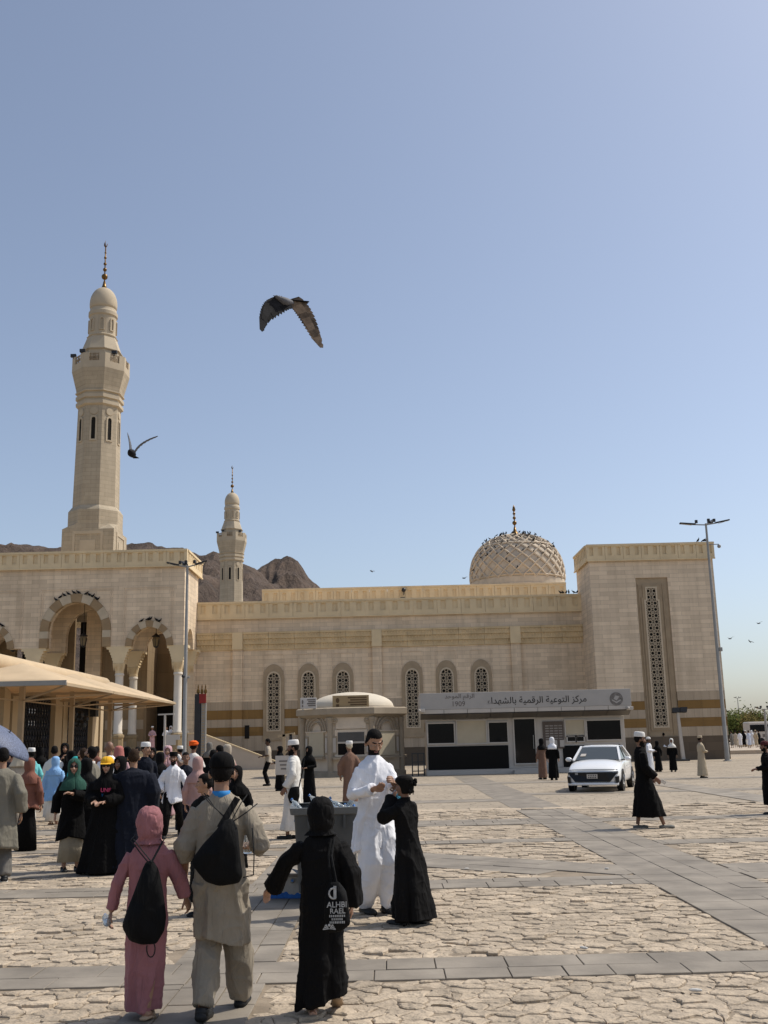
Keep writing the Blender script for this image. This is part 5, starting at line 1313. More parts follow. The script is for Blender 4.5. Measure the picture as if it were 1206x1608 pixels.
# perching pigeons: one body mesh shared by all
mb = MB(); prof = [(-.15, .018, -.03), (-.10, .03, -.01), (-.03, .055, .02), (.04, .058, .045), (.09, .04, .08), (.11, .028, .115), (.115, .03, .14), (.10, .02, .165)]
mb.rings([[(r*math.cos(2*PI*k/8), y_, .09 + zc + r*math.sin(2*PI*k/8)) for k in range(8)] for y_, r, zc in prof])
for x_ in (-.02, .02): mb.bar((x_, .02, 0), (x_, .02, .08), .008, .008)
mb.bar((0, .11, .225), (0, .15, .215), .012, .012)
PIG = mb.mesh('pigeon', FEA)
def perch(p, rz, label, group, s_=1.25):
    o = bpy.data.objects.new('pigeon', PIG); COL.objects.link(o); o.location = p; o.rotation_euler = (0, 0, rz); o.scale = (s_,)*3; tag(o, label, 'bird', group)
rp_ = random.Random(8)
ORD = ['first', 'second', 'third', 'fourth', 'fifth', 'sixth', 'seventh', 'eighth', 'ninth', 'tenth', 'eleventh']
ORD = [w_ + ' from the left:' for w_ in ORD]
for (xc_, wd_, crown), offs, lab in ((arches[1], (-.62, -.48, -.36, -.24, -.08, .05, .27, .37, .47, .58, .64), 'dark pigeon perched on the big striped arch'), (arches[2], (-.35, -.08, .02, .3, .42), 'dark pigeon perched on the small arch by the corner'), (arches[0], (.1, .35, .5), 'dark pigeon perched on the arch above the canopy')):
    ro = .58 if wd_ > 1.5 else .45; zs = crown - wd_*1.06
    for k_, o_ in enumerate(offs): perch((xc_ + (wd_ + ro)*math.sin(o_), YL - .06, zs + (wd_*1.06 + ro)*math.cos(o_) - .03), rp_.choice((PI/2, -PI/2)) + rp_.uniform(-.4, .4), ORD[k_] + lab[5:], lab.replace('dark pigeon', 'pigeons'))
for k_, xx in enumerate((880, 884, 889, 893, 901, 906)): perch(A(xx, 933, YM).xy.to_3d() + Vector((0, -.1, z_top)), rp_.uniform(0, 6), ORD[k_] + ' pigeon on the hall parapet next to the stone wing', 'pigeons on the hall parapet')
for k_, xx in enumerate((1096, 1105, 1108)): perch(A(xx, 851, YR).xy.to_3d() + Vector((0, 0, zt)), rp_.uniform(0, 6), ORD[k_] + ' pigeon on top of the tall stone wing', 'pigeons on the stone wing')
for i in range(105):
    s_ = rp_.betavariate(2.2, 1.6) * .96; th = rp_.uniform(-1.45, 1.45) + (0 if s_ < .5 else rp_.uniform(-.5, .5))
    k = round((th - 1.75*s_*(1 if i % 2 else -1)) / (2*PI/24)); th2 = k*2*PI/24 + 1.75*s_*(1 if i % 2 else -1)
    if abs(th2) > 1.65 or (i % 3 == 0 and th2 > .5): continue
    perch(dome_p(th2, s_, .14), rp_.uniform(0, 6), 'dark pigeon perched on a rib of the stone dome', 'pigeons on the dome', 1.0)
q = A(634, 926, 91.6); mb = MB(); mb.bar((q.x, 91.9, 14.4), (q.x, 91.9, q.z), .07, .07); mb.ball((q.x, 91.75, q.z), .2, 10, 8); mb.box(q.x - .3, q.x + .1, 91.6, 91.8, q.z - .75, q.z - .65)
tag(mb.build('wall_camera', METALD, mosque), None)
# ================================================================== PEOPLE
def skin(name, col):
    m, t, b = _new(name); v = _coord(t, 'obj'); n = _nz(t, v, 30, 3)
    c = _mul(t, (*col, 1), _ramp(t, n.outputs[0], .3, g4(.88), .7, g4(1.1))); t.links.new(c, b.inputs['Base Color'])
    b.inputs['Roughness'].default_value = .5; b.inputs['Specular IOR Level'].default_value = .35
    b.inputs['Subsurface Weight'].default_value = .08; b.inputs['Subsurface Radius'].default_value = (.01, .004, .002)
    return m
SK = {'pale': skin('pale skin', (.46, .27, .185)), 'tan': skin('tan skin', (.33, .185, .115)), 'brown': skin('brown skin', (.20, .105, .065)), 'dark': skin('dark skin', (.085, .045, .03))}
HAIR = mat('black hair', (.0075, .0062, .0055), rough=.8, var=.3, scale=60, mode='obj', bump=.9, bscale=70, bdist=.01, spec=.1); HAIRB = mat('dark brown hair', (.035, .021, .013), rough=.8, var=.3, scale=60, mode='obj', bump=.9, bscale=70, bdist=.01, spec=.1)
LIPS = mat('lips', (.22, .09, .075), rough=.5, bump=0, mode='obj'); EYEW = mat('eye white', (.55, .52, .48), rough=.3, bump=0, mode='obj'); IRIS = mat('eye iris', (.02, .012, .008), rough=.2, bump=0, mode='obj')
SUNG = mat('sunglass lens', (.006, .006, .007), rough=.1, bump=0, mode='obj')
CL = {n: cloth(n + ' cloth', c, **kw) for n, c, kw in (
    ('pink', (.31, .135, .142), dict(wr=.8)), ('khaki', (.27, .232, .178), dict(wr=.9)), ('black', (.0045, .0042, .0042), dict(wr=.7, rough=.9, sheen=0)), ('soft black', (.0062, .0058, .0058), dict(wr=.6, rough=.85, sheen=0)), ('white', (.74, .74, .76), dict(wr=.5)), ('off white', (.66, .635, .585), dict(wr=.5)),
    ('brown', (.175, .105, .075), {}), ('pale blue', (.52, .57, .68), {}), ('sky blue', (.25, .44, .70), dict(wr=.8)), ('navy', (.008, .010, .017), {}), ('grey', (.16, .15, .135), {}), ('olive grey', (.18, .165, .13), {}), ('beige', (.42, .36, .28), {}),
    ('sand skirt', (.34, .29, .21), {}), ('teal green', (.025, .075, .055), {}), ('aqua', (.16, .50, .50), {}), ('rust', (.20, .085, .06), {}), ('rose', (.42, .26, .235), {}), ('blush', (.48, .30, .31), {}), ('yellow', (.72, .40, .03), dict(wr=.1)), ('orange', (.80, .13, .02), dict(wr=.4)), ('cap white', (.72, .70, .66), dict(wr=.1)), ('denim', (.035, .07, .15), {}), ('tan robe', (.44, .36, .25), {}), ('mustard trousers', (.22, .13, .05), {}), ('red check', (.42, .15, .13), {}), ('keffiyeh', (.50, .44, .33), {}), ('maroon', (.075, .02, .02), {}), ('teal', (.03, .33, .32), {}))}
SHOEM = mat('black shoe', (.012, .012, .012), rough=.55, mode='obj'); SANDALM = mat('tan sandal', (.36, .26, .17), rough=.7, mode='obj'); SHOEG = mat('grey slipper', (.13, .125, .11), rough=.7, mode='obj'); SHOEW = mat('white sole', (.6, .59, .56), mode='obj')
PEND = []
LODV = [(.0060, .0095), (.0082, .014), (.018, .024), (.030, .034)]
def eng_remesh(o, vox, smooth=3, disp=0):
    m = o.modifiers.new('r', 'REMESH'); m.mode = 'VOXEL'; m.voxel_size = vox
    if smooth:
        s_ = o.modifiers.new('s', 'SMOOTH'); s_.iterations = smooth; s_.factor = .5
    if disp:
        for sc, k in ((.16, disp), (.055, disp * .35)):
            tx = bpy.data.textures.get(f'folds{sc}') or bpy.data.textures.new(f'folds{sc}', 'CLOUDS'); tx.noise_scale = sc; tx.noise_depth = 1
            d = o.modifiers.new('d', 'DISPLACE'); d.texture = tx; d.strength = k; d.mid_level = .5; d.texture_coords = 'LOCAL'
def hand(mb, w, d, n, side, curl=.5, lod=0):
    w, d, n = Vector(w), Vector(d).normalized(), Vector(n).normalized(); n = (n - d*n.dot(d)).normalized(); lat = d.cross(n) * side
    mb.tube([w - d*.02, w + d*.02, w + d*.06, w + d*.10], [.026, .034, .043, .040], 10, .42, side=lat)
    k = 1.25 if lod else 1.0
    for off, L in ((.030, .070), (.010, .080), (-.011, .075), (-.030, .060)):
        p = w + d*.092 + lat*off; pts = [w + d*.06 + lat*off*.8, p]; a = 0
        for j, f in enumerate((.42, .32, .26)):
            a += curl * (.55 if j == 0 else .75); p = p + (d*math.cos(a) + n*math.sin(a)) * L * f; pts.append(p)
        mb.tube(pts, [.009*k, .0095*k, .009*k, .008*k, .0065*k], 7)
    b0 = w + d*.025 + lat*.03
    t1 = b0 + (d*.55 + lat*.75 + n*.25).normalized()*.045; t2 = t1 + (d*.85 + lat*.15 + n*(.3 + curl*.4)).normalized()*.035
    mb.tube([w + d*.02 + lat*.012, b0, t1, t2], [.015*k, .014*k, .011*k, .008*k], 7)
def head_geo(mb, beard, hairy):
    B = mb.ball
    B((0, -.012, .025), (.076, .095, .098), 20, 14); B((0, .022, -.03), (.064, .070, .095), 20, 14); B((0, .033, -.075), (.052, .052, .045), 14, 10); B((0, .068, -.098), .022, 10, 8)
    mb.tube([(0, .084, .014), (0, .102, -.013), (0, .112, -.036), (0, .096, -.044)], [.008, .011, .015, .012], 10)
    mb.tube([(-.048, .068, .020), (-.022, .085, .027), (0, .083, .022), (.022, .085, .027), (.048, .068, .020)], .0105, 8)
    for s_ in (-1, 1):
        B((s_*.013, .096, -.037), .0105, 8, 6); B((s_*.036, .060, -.028), .028, 10, 8); B((s_*.082, -.008, -.012), (.016, .027, .036), 10, 8); B((s_*.031, .073, .003), .0135, 10, 8)
    mb.tube([(-.024, .080, -.067), (0, .093, -.064), (.024, .080, -.067)], .0085, 8)
    if hairy: B((0, -.012, .050), (.0775, .0965, .082), 20, 14); B((0, -.03, .01), (.0775, .083, .09), 18, 12)
    if beard > 1: B((0, .055, -.115), (.045, .045, .045), 12, 8)
DECAL = [((s_*.031, .085, .003), (.0125, .014, .0045), 3) for s_ in (-1, 1)] + [((s_*.031, .088, .003), (.0060, .02, .0055), 4) for s_ in (-1, 1)] + [((s_*.031, .086, .026), (.025, .025, .0065), 1) for s_ in (-1, 1)] + [((0, .096, -.066), (.026, .02, .009), 2)]
BEARD = [((0, .045, -.098), (.080, .088, .058), 1), ((0, .1, -.051), (.032, .03, .008), 1), ((-.062, .015, -.06), (.022, .035, .04), 1), ((.062, .015, -.06), (.022, .035, .04), 1)]
def shell(rings_, HM, base, name, mm, root, n=30, th=.007, wob=.0, seed=0, sub=1):
    """a covering of rings round the head, open in front by the gap angle of each ring"""
    rr_ = []
    for z, rx, ry, cy, gap in rings_:
        g_ = rad(gap); row = []
        for k in range(n + 1):
            a = g_ + (2*PI - 2*g_) * k / n
            f = 1 + (wob * (math.sin(5*a + seed) + .6*math.sin(9*a + seed*2)) if z < -.13 else wob*.25*math.sin(4*a + seed + z*30))
            p = Vector((rx*math.sin(a)*f, cy + ry*math.cos(a)*f, z))
            row.append(HM @ p if z > -.125 else base + p)
        rr_.append(row)
    mb = MB(); mb.rings(rr_, cap=False, close=False)
    o = bpy.data.objects.new(name, mb.mesh(name, mm, True)); COL.objects.link(o); o.parent = root
    s_ = o.modifiers.new('t', 'SOLIDIFY'); s_.thickness = th; s_.offset = 1
    if sub: u = o.modifiers.new('u', 'SUBSURF'); u.levels = u.render_levels = sub
    return o
HIJAB = [(.128, .012, .015, -.015, 0), (.124, .045, .055, -.015, 0), (.103, .075, .092, -.014, 0), (.080, .089, .106, -.012, 0), (.062, .094, .111, -.010, 14), (.045, .097, .113, -.010, 31), (.0, .099, .114, -.012, 37), (-.05, .097, .110, -.010, 37), (-.088, .092, .104, -.004, 26), (-.112, .088, .100, .0, 3), (-.15, .090, .098, -.004, 0), (-.19, .125, .118, -.01, 0), (-.235, .180, .142, -.005, 0), (-.30, .212, .158, .0, 0), (-.37, .228, .168, .004, 0)]
HOOD = [(.140, .010, .012, -.03, 0), (.134, .050, .060, -.025, 0), (.110, .083, .102, -.02, 0), (.080, .098, .120, -.02, 12), (.04, .105, .126, -.02, 30), (.0, .107, .126, -.022, 36), (-.05, .104, .120, -.022, 36), (-.09, .097, .112, -.02, 28), (-.122, .090, .100, -.012, 0), (-.15, .095, .10, -.01, 0), (-.18, .14, .115, -.012, 0)]
KEFF = [(.122, .012, .015, -.012, 0), (.116, .05, .06, -.012, 0), (.095, .083, .10, -.01, 0), (.065, .096, .113, -.008, 0), (.048, .099, .115, -.008, 24), (.0, .106, .112, -.014, 55), (-.06, .112, .112, -.02, 62), (-.115, .118, .115, -.02, 60), (-.16, .14, .125, -.02, 55), (-.24, .19, .15, -.01, 45)]
HAIRR = [(.125, .010, .012, -.012, 0), (.120, .048, .058, -.012, 0), (.098, .074, .094, -.012, 0), (.078, .080, .103, -.010, 0), (.060, .081, .104, -.010, 0), (.050, .081, .103, -.012, 40), (.015, .081, .103, -.014, 86), (-.02, .078, .100, -.016, 108), (-.055, .071, .092, -.018, 126), (-.085, .060, .078, -.018, 142)]
def cap_rings(kind):
    if kind == 'kufi': return [(.045, .080, .099, -.008, 0), (.05, .083, .102, -.008, 0), (.095, .081, .099, -.01, 0), (.128, .077, .094, -.012, 0), (.134, .064, .08, -.012, 0), (.135, .01, .012, -.012, 0)]
    if kind == 'beanie': return [(.034, .083, .103, -.010, 0), (.045, .0855, .105, -.010, 0), (.078, .084, .104, -.011, 0), (.112, .070, .088, -.012, 0), (.134, .04, .05, -.012, 0), (.140, .008, .01, -.012, 0)]
    return [(.03, .090, .112, -.006, 0), (.055, .099, .120, -.006, 0), (.09, .098, .118, -.008, 0), (.12, .078, .095, -.01, 0), (.136, .05, .06, -.01, 0), (.14, .008, .01, -.01, 0)]
def person(label, pos, H, rz, top='black', hem=.08, hw=.20, hd=None, sleeve=.06, bell=1.0, legs=None, head='hijab', hmat='black', sk='tan', beard=0, hair=HAIR, arms=None, feet=None, turn=0, nod=0, shoe='black', shift=(0, 0), tilt=0, folds=.05, group=None, hand_n=None, curl=.55, bulk=1.0, lod=None, under=None, under_hem=.06, extra=None, hdrape=True, clothes='robe', ns=1.0):
    s = H / 1.75; rz = rad(rz); pos = Vector(pos)
    if lod is None: lod = 0 if pos.y < 13 else 1 if pos.y < 27 else 2 if pos.y < 62 else 3
    toL = Matrix.Rotation(-rz, 3, 'Z')
    rnd = random.Random(hash(label) % 9973 if False else sum(map(ord, label)))
    loc = lambda v: toL @ Vector(v)                      # arms and feet are given along the square's own axes
    sh = [Vector((-.165*bulk, 0, 1.41)), Vector((.165*bulk, 0, 1.41))]
    if arms is None or arms == 'hang': aw = [(Vector((-.235*bulk, -.03, 1.13)), Vector((-.235*bulk, .06, .87))), (Vector((.235*bulk, -.03, 1.13)), Vector((.235*bulk, .06, .87)))]
    elif arms == 'clasp': aw = [(Vector((-.25, .02, 1.14)), Vector((-.075, .25, 1.10))), (Vector((.25, .02, 1.14)), Vector((.075, .25, 1.10)))]
    elif arms == 'phone': aw = [(Vector((-.235, -.03, 1.13)), Vector((-.235, .06, .87))), (Vector((.235, .0, 1.13)), Vector((.12, .25, 1.22)))]
    elif arms == 'chin': aw = [(Vector((-.235, -.03, 1.13)), Vector((-.235, .06, .87))), (Vector((.24, .10, 1.16)), Vector((.08, .16, 1.38)))]
    else: aw = [tuple(loc(v) for v in a) for a in arms]
    feet = [Vector((-.10, .02, 0)), Vector((.10, -.02, 0))] if feet is None else [loc((f[0], f[1], 0)) + Vector((0, 0, f[2] if len(f) > 2 else 0)) for f in feet]
    HC = Vector((0, .014, 1.636)); HM = Matrix.Translation(HC) @ Matrix.Rotation(rad(turn), 4, 'Z') @ Matrix.Rotation(rad(-nod), 4, 'X')
    # ---- body: one continuous surface
    mb = MB(); tubes = mb.tube
    tubes([(0, 0, .86), (0, 0, 1.05), (0, 0, 1.25), (0, -.005, 1.36), (0, -.005, 1.45)], [.10, .09, .10, .085, .045], 12)
    tubes([(0, -.012, 1.40), (0, 0, 1.50), HM @ Vector((0, -.005, -.06))], [.062, .054, .056], 12)
    tubes([sh[0] + Vector((.02, 0, -.045)), sh[1] + Vector((-.02, 0, -.045))], .045, 10)
    h0 = len(mb.v); hairy = head in ('hair', 'kufi', 'beanie', 'turban'); head_geo(mb, beard, hairy); mb.xf(HM, h0)
    for i in (0, 1):
        e, w_ = aw[i]; tubes([sh[i] + Vector((0, 0, -.045)), sh[i]*.5 + e*.5, e, e*.55 + w_*.45, w_], [.038, .036, .033, .036, .027], 10)
        d = (w_ - e).normalized(); nn = Vector(hand_n[i]) if hand_n else (Vector((1 if i == 0 else -1, 0, 0)) if abs(d.z) > .6 else Vector((0, .2, -1)))
        hand(mb, w_, d if not hand_n else d, loc(nn) if hand_n else nn, 1 if i == 0 else -1, curl, lod)
        hp = Vector(((-.09, .09)[i], 0, .90)); an = feet[i] + Vector((0, 0, .085)); L = (an - hp).length
        off = math.sqrt(max(.0004, .43**2 - min(L/2, .4299)**2)); kn = (hp + an)/2 + Vector((0, min(off, .30) if legs and hem > .4 else min(off, .02), 0))
        tubes([hp, kn, kn*.5 + an*.5, an], [.06, .046, .044, .034], 10)
        lift = feet[i].z; tp = -lift * 1.0
        tubes([an + Vector((0, -.045, -.045)), an + Vector((0, .02, -.045)), an + Vector((0, .11, -.052 + tp*.5)), an + Vector((0, .18, -.062 + tp))], [.032, .038, .036, .024], 10, .8, side=(1, 0, 0))
    mats_ = [SK[sk], hair, LIPS, EYEW, IRIS]
    body = bpy.data.objects.new('person', mb.mesh('person', mats_, True, fix=False)); COL.objects.link(body)
    body.location = pos; body.rotation_euler = (0, 0, rz); body.scale = (s, s, s)
    tag(body, label, 'person', group); PM[body] = Matrix.Translation(pos) @ Matrix.Rotation(rz, 4, 'Z') @ Matrix.Scale(s, 4)
    eng_remesh(body, LODV[lod][0], 1 if lod < 2 else 2); PEND.append((body, HM.inverted(), beard + (10 if hairy else 0), lod))
    # ---- upper garment
    hd_ = hd or hw * .85; mb = MB(); n = 36; ph = rnd.uniform(0, 6)
    fm = (feet[0] + feet[1]) / 2; cx, cy = fm.x * .85 + loc((*shift, 0)).x, fm.y * .85 + loc((*shift, 0)).y
    prof = [(1.488, .060, .058), (1.465, .086, .074), (1.435, .135, .090), (1.385, .170, .106), (1.28, .174, .124), (1.12, .160, .120), (.95, .172, .132)]
    z = .95; last = (.172, .132); m_ = max(2, int((.95 - hem) / .09))
    for j in range(1, m_ + 1): f = j / m_; prof.append((.95 + (hem - .95)*f, last[0] + (hw - last[0])*f, last[1] + (hd_ - last[1])*f))
    if hem > .9: prof = [p for p in prof if p[0] > hem - .01 or p[0] >= .95][:7] + [(hem, hw, hd_)] if hem < .95 else prof[:7]
    rs = []
    for z, rx, ry in prof:
        f = max(0, min(1, (1.15 - z) / max(.2, 1.15 - hem))); row = []; bk = bulk if z < 1.46 else 1
        for k in range(n):
            a = 2*PI*k/n; wv = 1 + folds * f**.8 * (math.sin(6*a + ph + 1.2*f) + .7*math.sin(10*a - ph*2 + f) + .4*math.sin(15*a + ph)) * 1.3
            wv += .012 * math.sin(4*a + z*22 + ph) * (1 if z < 1.4 else 0)
            x, y_ = rx*bk*math.cos(a)*wv + cx*f, ry*bk*math.sin(a)*wv + cy*f
            row.append((x, y_, z + tilt * x * f + (.035 * f**5 * math.sin(2*a + ph + 1) if hem > .4 else 0)))
        rs.append(row)
    mb.rings(rs)
    for i in (0, 1):
        e, w_ = aw[i]; s0 = Vector((sh[i].x*.92, 0, sh[i].z - .036)); d = (w_ - e).normalized(); e2 = w_ - d*.015 if clothes != 'short' else e + d*.04
        r1, r2, r3 = .062*bulk, sleeve*.98*bulk, sleeve*bell*.92
        if clothes == 'short': mb.tube([s0, s0*.5 + e*.5, e + d*.02], [r1, r1, r1*.95], 14)
        elif clothes == 'rolled': mb.tube([s0, s0*.5 + e*.5, e, e*.6 + w_*.4, e*.55 + w_*.45], [r1, r1*.98, r2*1.05, r2*1.0, r2*.9], 14)
        else:
            pts = [s0, s0*.55 + e*.45, e, e*.5 + e2*.5, e2]; rr_ = [r1, (r1 + r2)/2, r2, (r2 + r3)/2*1.0, r3]
            if bell > 1.2: pts[3].z -= .02; pts[4].z -= .03
            mb.tube(pts, rr_, 14)
    g_ = bpy.data.objects.new({'robe': 'robe', 'short': 'shirt', 'rolled': 'tunic', 'shirt': 'shirt', 'coat': 'coat'}[clothes], mb.mesh('garment', CL[top] if isinstance(top, str) else top, True, fix=False)); COL.objects.link(g_); g_.parent = body
    eng_remesh(g_, LODV[lod][1], 2, disp=(.010 if lod < 2 else .012)); PEND.append((g_, None, ph*7, lod))
    if under:
        mb = MB(); rs = []
        for z, rx in ((.97, .13), (.7, .15), (.45, .185), (under_hem, .21)):
            f = (.97 - z); rs.append([(rx*math.cos(2*PI*k/n)*(1 + .05*f*math.sin(7*2*PI*k/n + ph)) + cx*f, rx*.8*math.sin(2*PI*k/n)*(1 + .05*f*math.sin(7*2*PI*k/n + ph)) + cy*f, z) for k in range(n)])
        mb.rings(rs); u_ = mb.build('skirt', CL[under], None, smooth=True); u_.parent = body
    if legs:
        lm, lr, la = legs; mb = MB()
        if hem > .4: mb.tube([(0, 0, .99), (0, 0, .88), (0, 0, .80)], [.145, .155, .115], 14, .8, side=(1, 0, 0))
        for i in (0, 1):
            hp = Vector(((-.085, .085)[i], 0, .90)); an = feet[i] + Vector((0, 0, .085)); L = (an - hp).length
            off = math.sqrt(max(.0004, .43**2 - min(L/2, .4299)**2)); kn = (hp + an)/2 + Vector((0, min(off, .30), 0)); d = (an - kn).normalized(); a2 = an + d*.0
            if hem <= .4: mb.tube([an + Vector((0, 0, .25)), an + Vector((0, 0, .12)), an + Vector((0, 0, .02))], [lr*.8, lr*.9, la], 14); continue
            mb.tube([hp, hp*.5 + kn*.5, kn, kn*.6 + a2*.4, kn*.25 + a2*.75, a2], [.105, max(.10, lr*1.05), lr, lr*.97, (lr + la)/2*1.05, la], 14)
            if lr > .115: mb.tube([(0, 0, .8), (hp + kn)/2*.5 + kn*.5, kn*.5 + a2*.5], [.14, lr*1.0, lr*.8], 12)
        t_ = bpy.data.objects.new('trousers', mb.mesh('trousers', CL[lm], True, fix=False)); COL.objects.link(t_); t_.parent = body
        eng_remesh(t_, LODV[lod][1], 2, disp=.010); PEND.append((t_, None, ph*5, lod))
    # ---- shoes
    if lod < 3:
        sm = {'black': SHOEM, 'sandal': SANDALM, 'grey': SHOEG, 'sport': SHOEM}[shoe]
        for i in (0, 1):
            an = feet[i] + Vector((0, 0, .085)); lift = feet[i].z; mb = MB(); so = MB()
            b0 = [an + Vector((0, y_, -.062 - lift*f)) for y_, f in ((-.085, 0), (-.03, .05), (.05, .3), (.13, .75), (.19, 1.0))]
            if shoe == 'sandal':
                mb.tube([p + Vector((0, 0, -.006)) for p in b0], [.034, .046, .046, .052, .036], 12, .36, side=(1, 0, 0)); mb.tube([b0[3] + Vector((-.046, -.03, .0)), b0[3] + Vector((-.03, -.03, .055)), b0[3] + Vector((.03, -.03, .055)), b0[3] + Vector((.046, -.03, .0))], .014, 8)
            else:
                mb.tube([p + Vector((0, 0, .012)) for p in b0], [.036, .047, .047, .050, .034], 12, .78, side=(1, 0, 0))
                if shoe != 'grey': mb.tube([an + Vector((0, -.035, -.05)), an + Vector((0, -.025, .0))], [.046, .044], 12)
            so = mb.build('shoe', sm, None, smooth=True); so.parent = body
            if shoe == 'sport':
                q = MB(); q.tube([p + Vector((0, 0, -.012)) for p in b0], [.038, .049, .049, .052, .036], 12, .3, side=(1, 0, 0)); q = q.build('sole', SHOEW, None, smooth=True); q.parent = so
    # ---- head covering
    hm_ = CL[hmat] if isinstance(hmat, str) and hmat in CL else hmat
    base = HC.copy(); sd = rnd.uniform(0, 6); sub = 1 if lod < 2 else 0
    if head == 'hijab': shell(HIJAB if hdrape else HIJAB[:-3], HM, base, 'headscarf', hm_, body, wob=.03, seed=sd, sub=sub)
    elif head == 'hood':
        o = shell(HOOD, HM, base, 'hood', hm_, body, wob=.06, seed=sd, sub=2)
        for sc, k in ((.09, .030), (.035, .010)):
            tx = bpy.data.textures.get(f'hoodfolds{sc}') or bpy.data.textures.new(f'hoodfolds{sc}', 'CLOUDS'); tx.noise_scale = sc; d = o.modifiers.new('d', 'DISPLACE'); d.texture = tx; d.strength = k; d.texture_coords = 'LOCAL'
    elif head == 'keffiyeh': shell(KEFF, HM, base, 'headcloth', hm_, body, wob=.05, seed=sd, sub=sub)
    elif head == 'niqab': shell([(a, b_, c_, d_, min(e_, 24) if a > -.04 else 0) for a, b_, c_, d_, e_ in HIJAB], HM, base, 'headscarf', hm_, body, wob=.03, seed=sd, sub=sub)
    elif head in ('kufi', 'beanie', 'turban', 'ballcap'):
        if head == 'ballcap':
            shell(HIJAB if hdrape else HIJAB, HM, base, 'headscarf', CL['black'], body, wob=.03, seed=sd, sub=sub)
            o = shell([(z, a + .014, b_ + .014, c_, 0) for z, a, b_, c_, e_ in cap_rings('beanie')], HM, base, 'cap', hm_, body, n=24, sub=sub)
            q = MB(); q.rings([[HM @ Vector((x, .10 + .01*0 - .0, .045)) for x in (-.08, -.04, 0, .04, .08)], [HM @ Vector((x, .19 - abs(x)*.5, .028)) for x in (-.08, -.04, 0, .04, .08)]], cap=False, close=False)
            q = q.build('brim', hm_, None); q.parent = o; m2 = q.modifiers.new('t', 'SOLIDIFY'); m2.thickness = .006
        else:
            o = shell(cap_rings(head), HM, base, 'cap' if head != 'turban' else 'turban', hm_, body, n=24, sub=sub, wob=0)
            if head == 'turban':
                for k in range(3):
                    q = MB(); pts = [HM @ Vector((.098*math.sin(a), -.006 + .118*math.cos(a), .05 + k*.024 + .018*math.sin(a*1 + k*2))) for a in [2*PI*i/20 for i in range(21)]]; q.tube(pts, .018, 8); q = q.build('turban_fold', hm_, None, smooth=True); q.parent = o
            pass
    elif head == 'bun':
        o = shell([(a, b_*1.06, c_*1.06, d_, min(e_, 90)) for a, b_, c_, d_, e_ in HAIRR], HM, base, 'hair', hair, body, wob=.05, seed=sd, sub=sub, th=.016)
        q = MB(); rq = random.Random(4)
        for k in range(26):
            a, b_ = rq.uniform(0, 6.28), rq.uniform(-1, 1); c = Vector((0, -.135, .045)) + Vector((math.cos(a), math.sin(a), b_)) * rq.uniform(.01, .045); q.ball(HM @ c, rq.uniform(.014, .024), 8, 6)
        for k in range(5): a = rq.uniform(-.06, .06); q.tube([HM @ Vector((a, -.10, -.01)), HM @ Vector((a*1.2, -.13, -.06)), HM @ Vector((a*1.1, -.12, -.10))], [.012, .009, .005], 6)
        q = q.build('hair_bun', hair, None, smooth=True); q.parent = o; q['kind'] = 'stuff'
    if extra:
        if 'lanyard' in extra:
            q = MB(); q.tube([Vector((-.07, -.02, 1.50)), Vector((0, -.075, 1.495)), Vector((.07, -.02, 1.50)), Vector((.05, .12, 1.36)), Vector((0, .155, 1.18)), Vector((-.05, .12, 1.36)), Vector((-.07, -.02, 1.50))], .010, 6); q = q.build('lanyard', LANY, None); q.parent = body
        if 'collar' in extra:
            q = MB(); q.lathe([(.060, 1.462), (.066, 1.467), (.064, 1.505), (.059, 1.508)], 18, (0, -.005)); q = q.build('collar', extra['collar'] if not isinstance(extra['collar'], str) else CL[extra['collar']], None, smooth=True); q.parent = body
        if 'glasses' in extra:
            q = MB()
            for s_ in (-1, 1): q.ball(HM @ Vector((s_*.033, .094, .003)), (.030, .012, .022), 10, 6); q.tube([HM @ Vector((s_*.06, .09, .006)), HM @ Vector((s_*.085, .0, .0))], .004, 5)
            q.tube([HM @ Vector((-.02, .1, .006)), HM @ Vector((.02, .1, .006))], .005, 5); q = q.build('sunglasses', SUNG, None, smooth=True); q.parent = body; q['kind'] = 'stuff'
        if 'placket' in extra:
            q = MB(); q.box(-.02, .02, .148, .162, 1.10, 1.46); 
            for k in range(4): q.ball((0, .165, 1.15 + k*.09), .007, 6, 5)
            q = q.build('placket', CL[top], None); q.parent = body; q['kind'] = 'stuff'
        if 'skirt_shawl' in extra:
            shell([(-.15, .09, .098, -.004, 0), (-.20, .145, .11, -.01, 0), (-.27, .205, .14, -.01, 20), (-.40, .228, .155, -.02, 34), (-.58, .232, .165, -.03, 55), (-.76, .215, .17, -.04, 85), (-.95, .16, .17, -.05, 118)], Matrix(), base, 'shawl', hm_, body, wob=.10, seed=sd, sub=1, th=.008)
    return body
def W(body, v):      # a point given in the person's normalised frame, in the square's own axes
    return Matrix.Translation(body.location) @ Matrix.Diagonal((*body.scale, 1)) @ Vector(v) if False else body.location + Vector(v) * body.scale.x
LANY = mat('blue lanyard', (.02, .20, .50), rough=.6, mode='obj', bump=0)
def at(px_, py_=None, Y=None):
    if py_ is not None: return G(px_, py_)
    p = A(px_, 1170, Y); return Vector((p.x, Y, 0))
def hgt(px_, py_, pos, k=.985): return A(px_, py_, pos.y).z * k

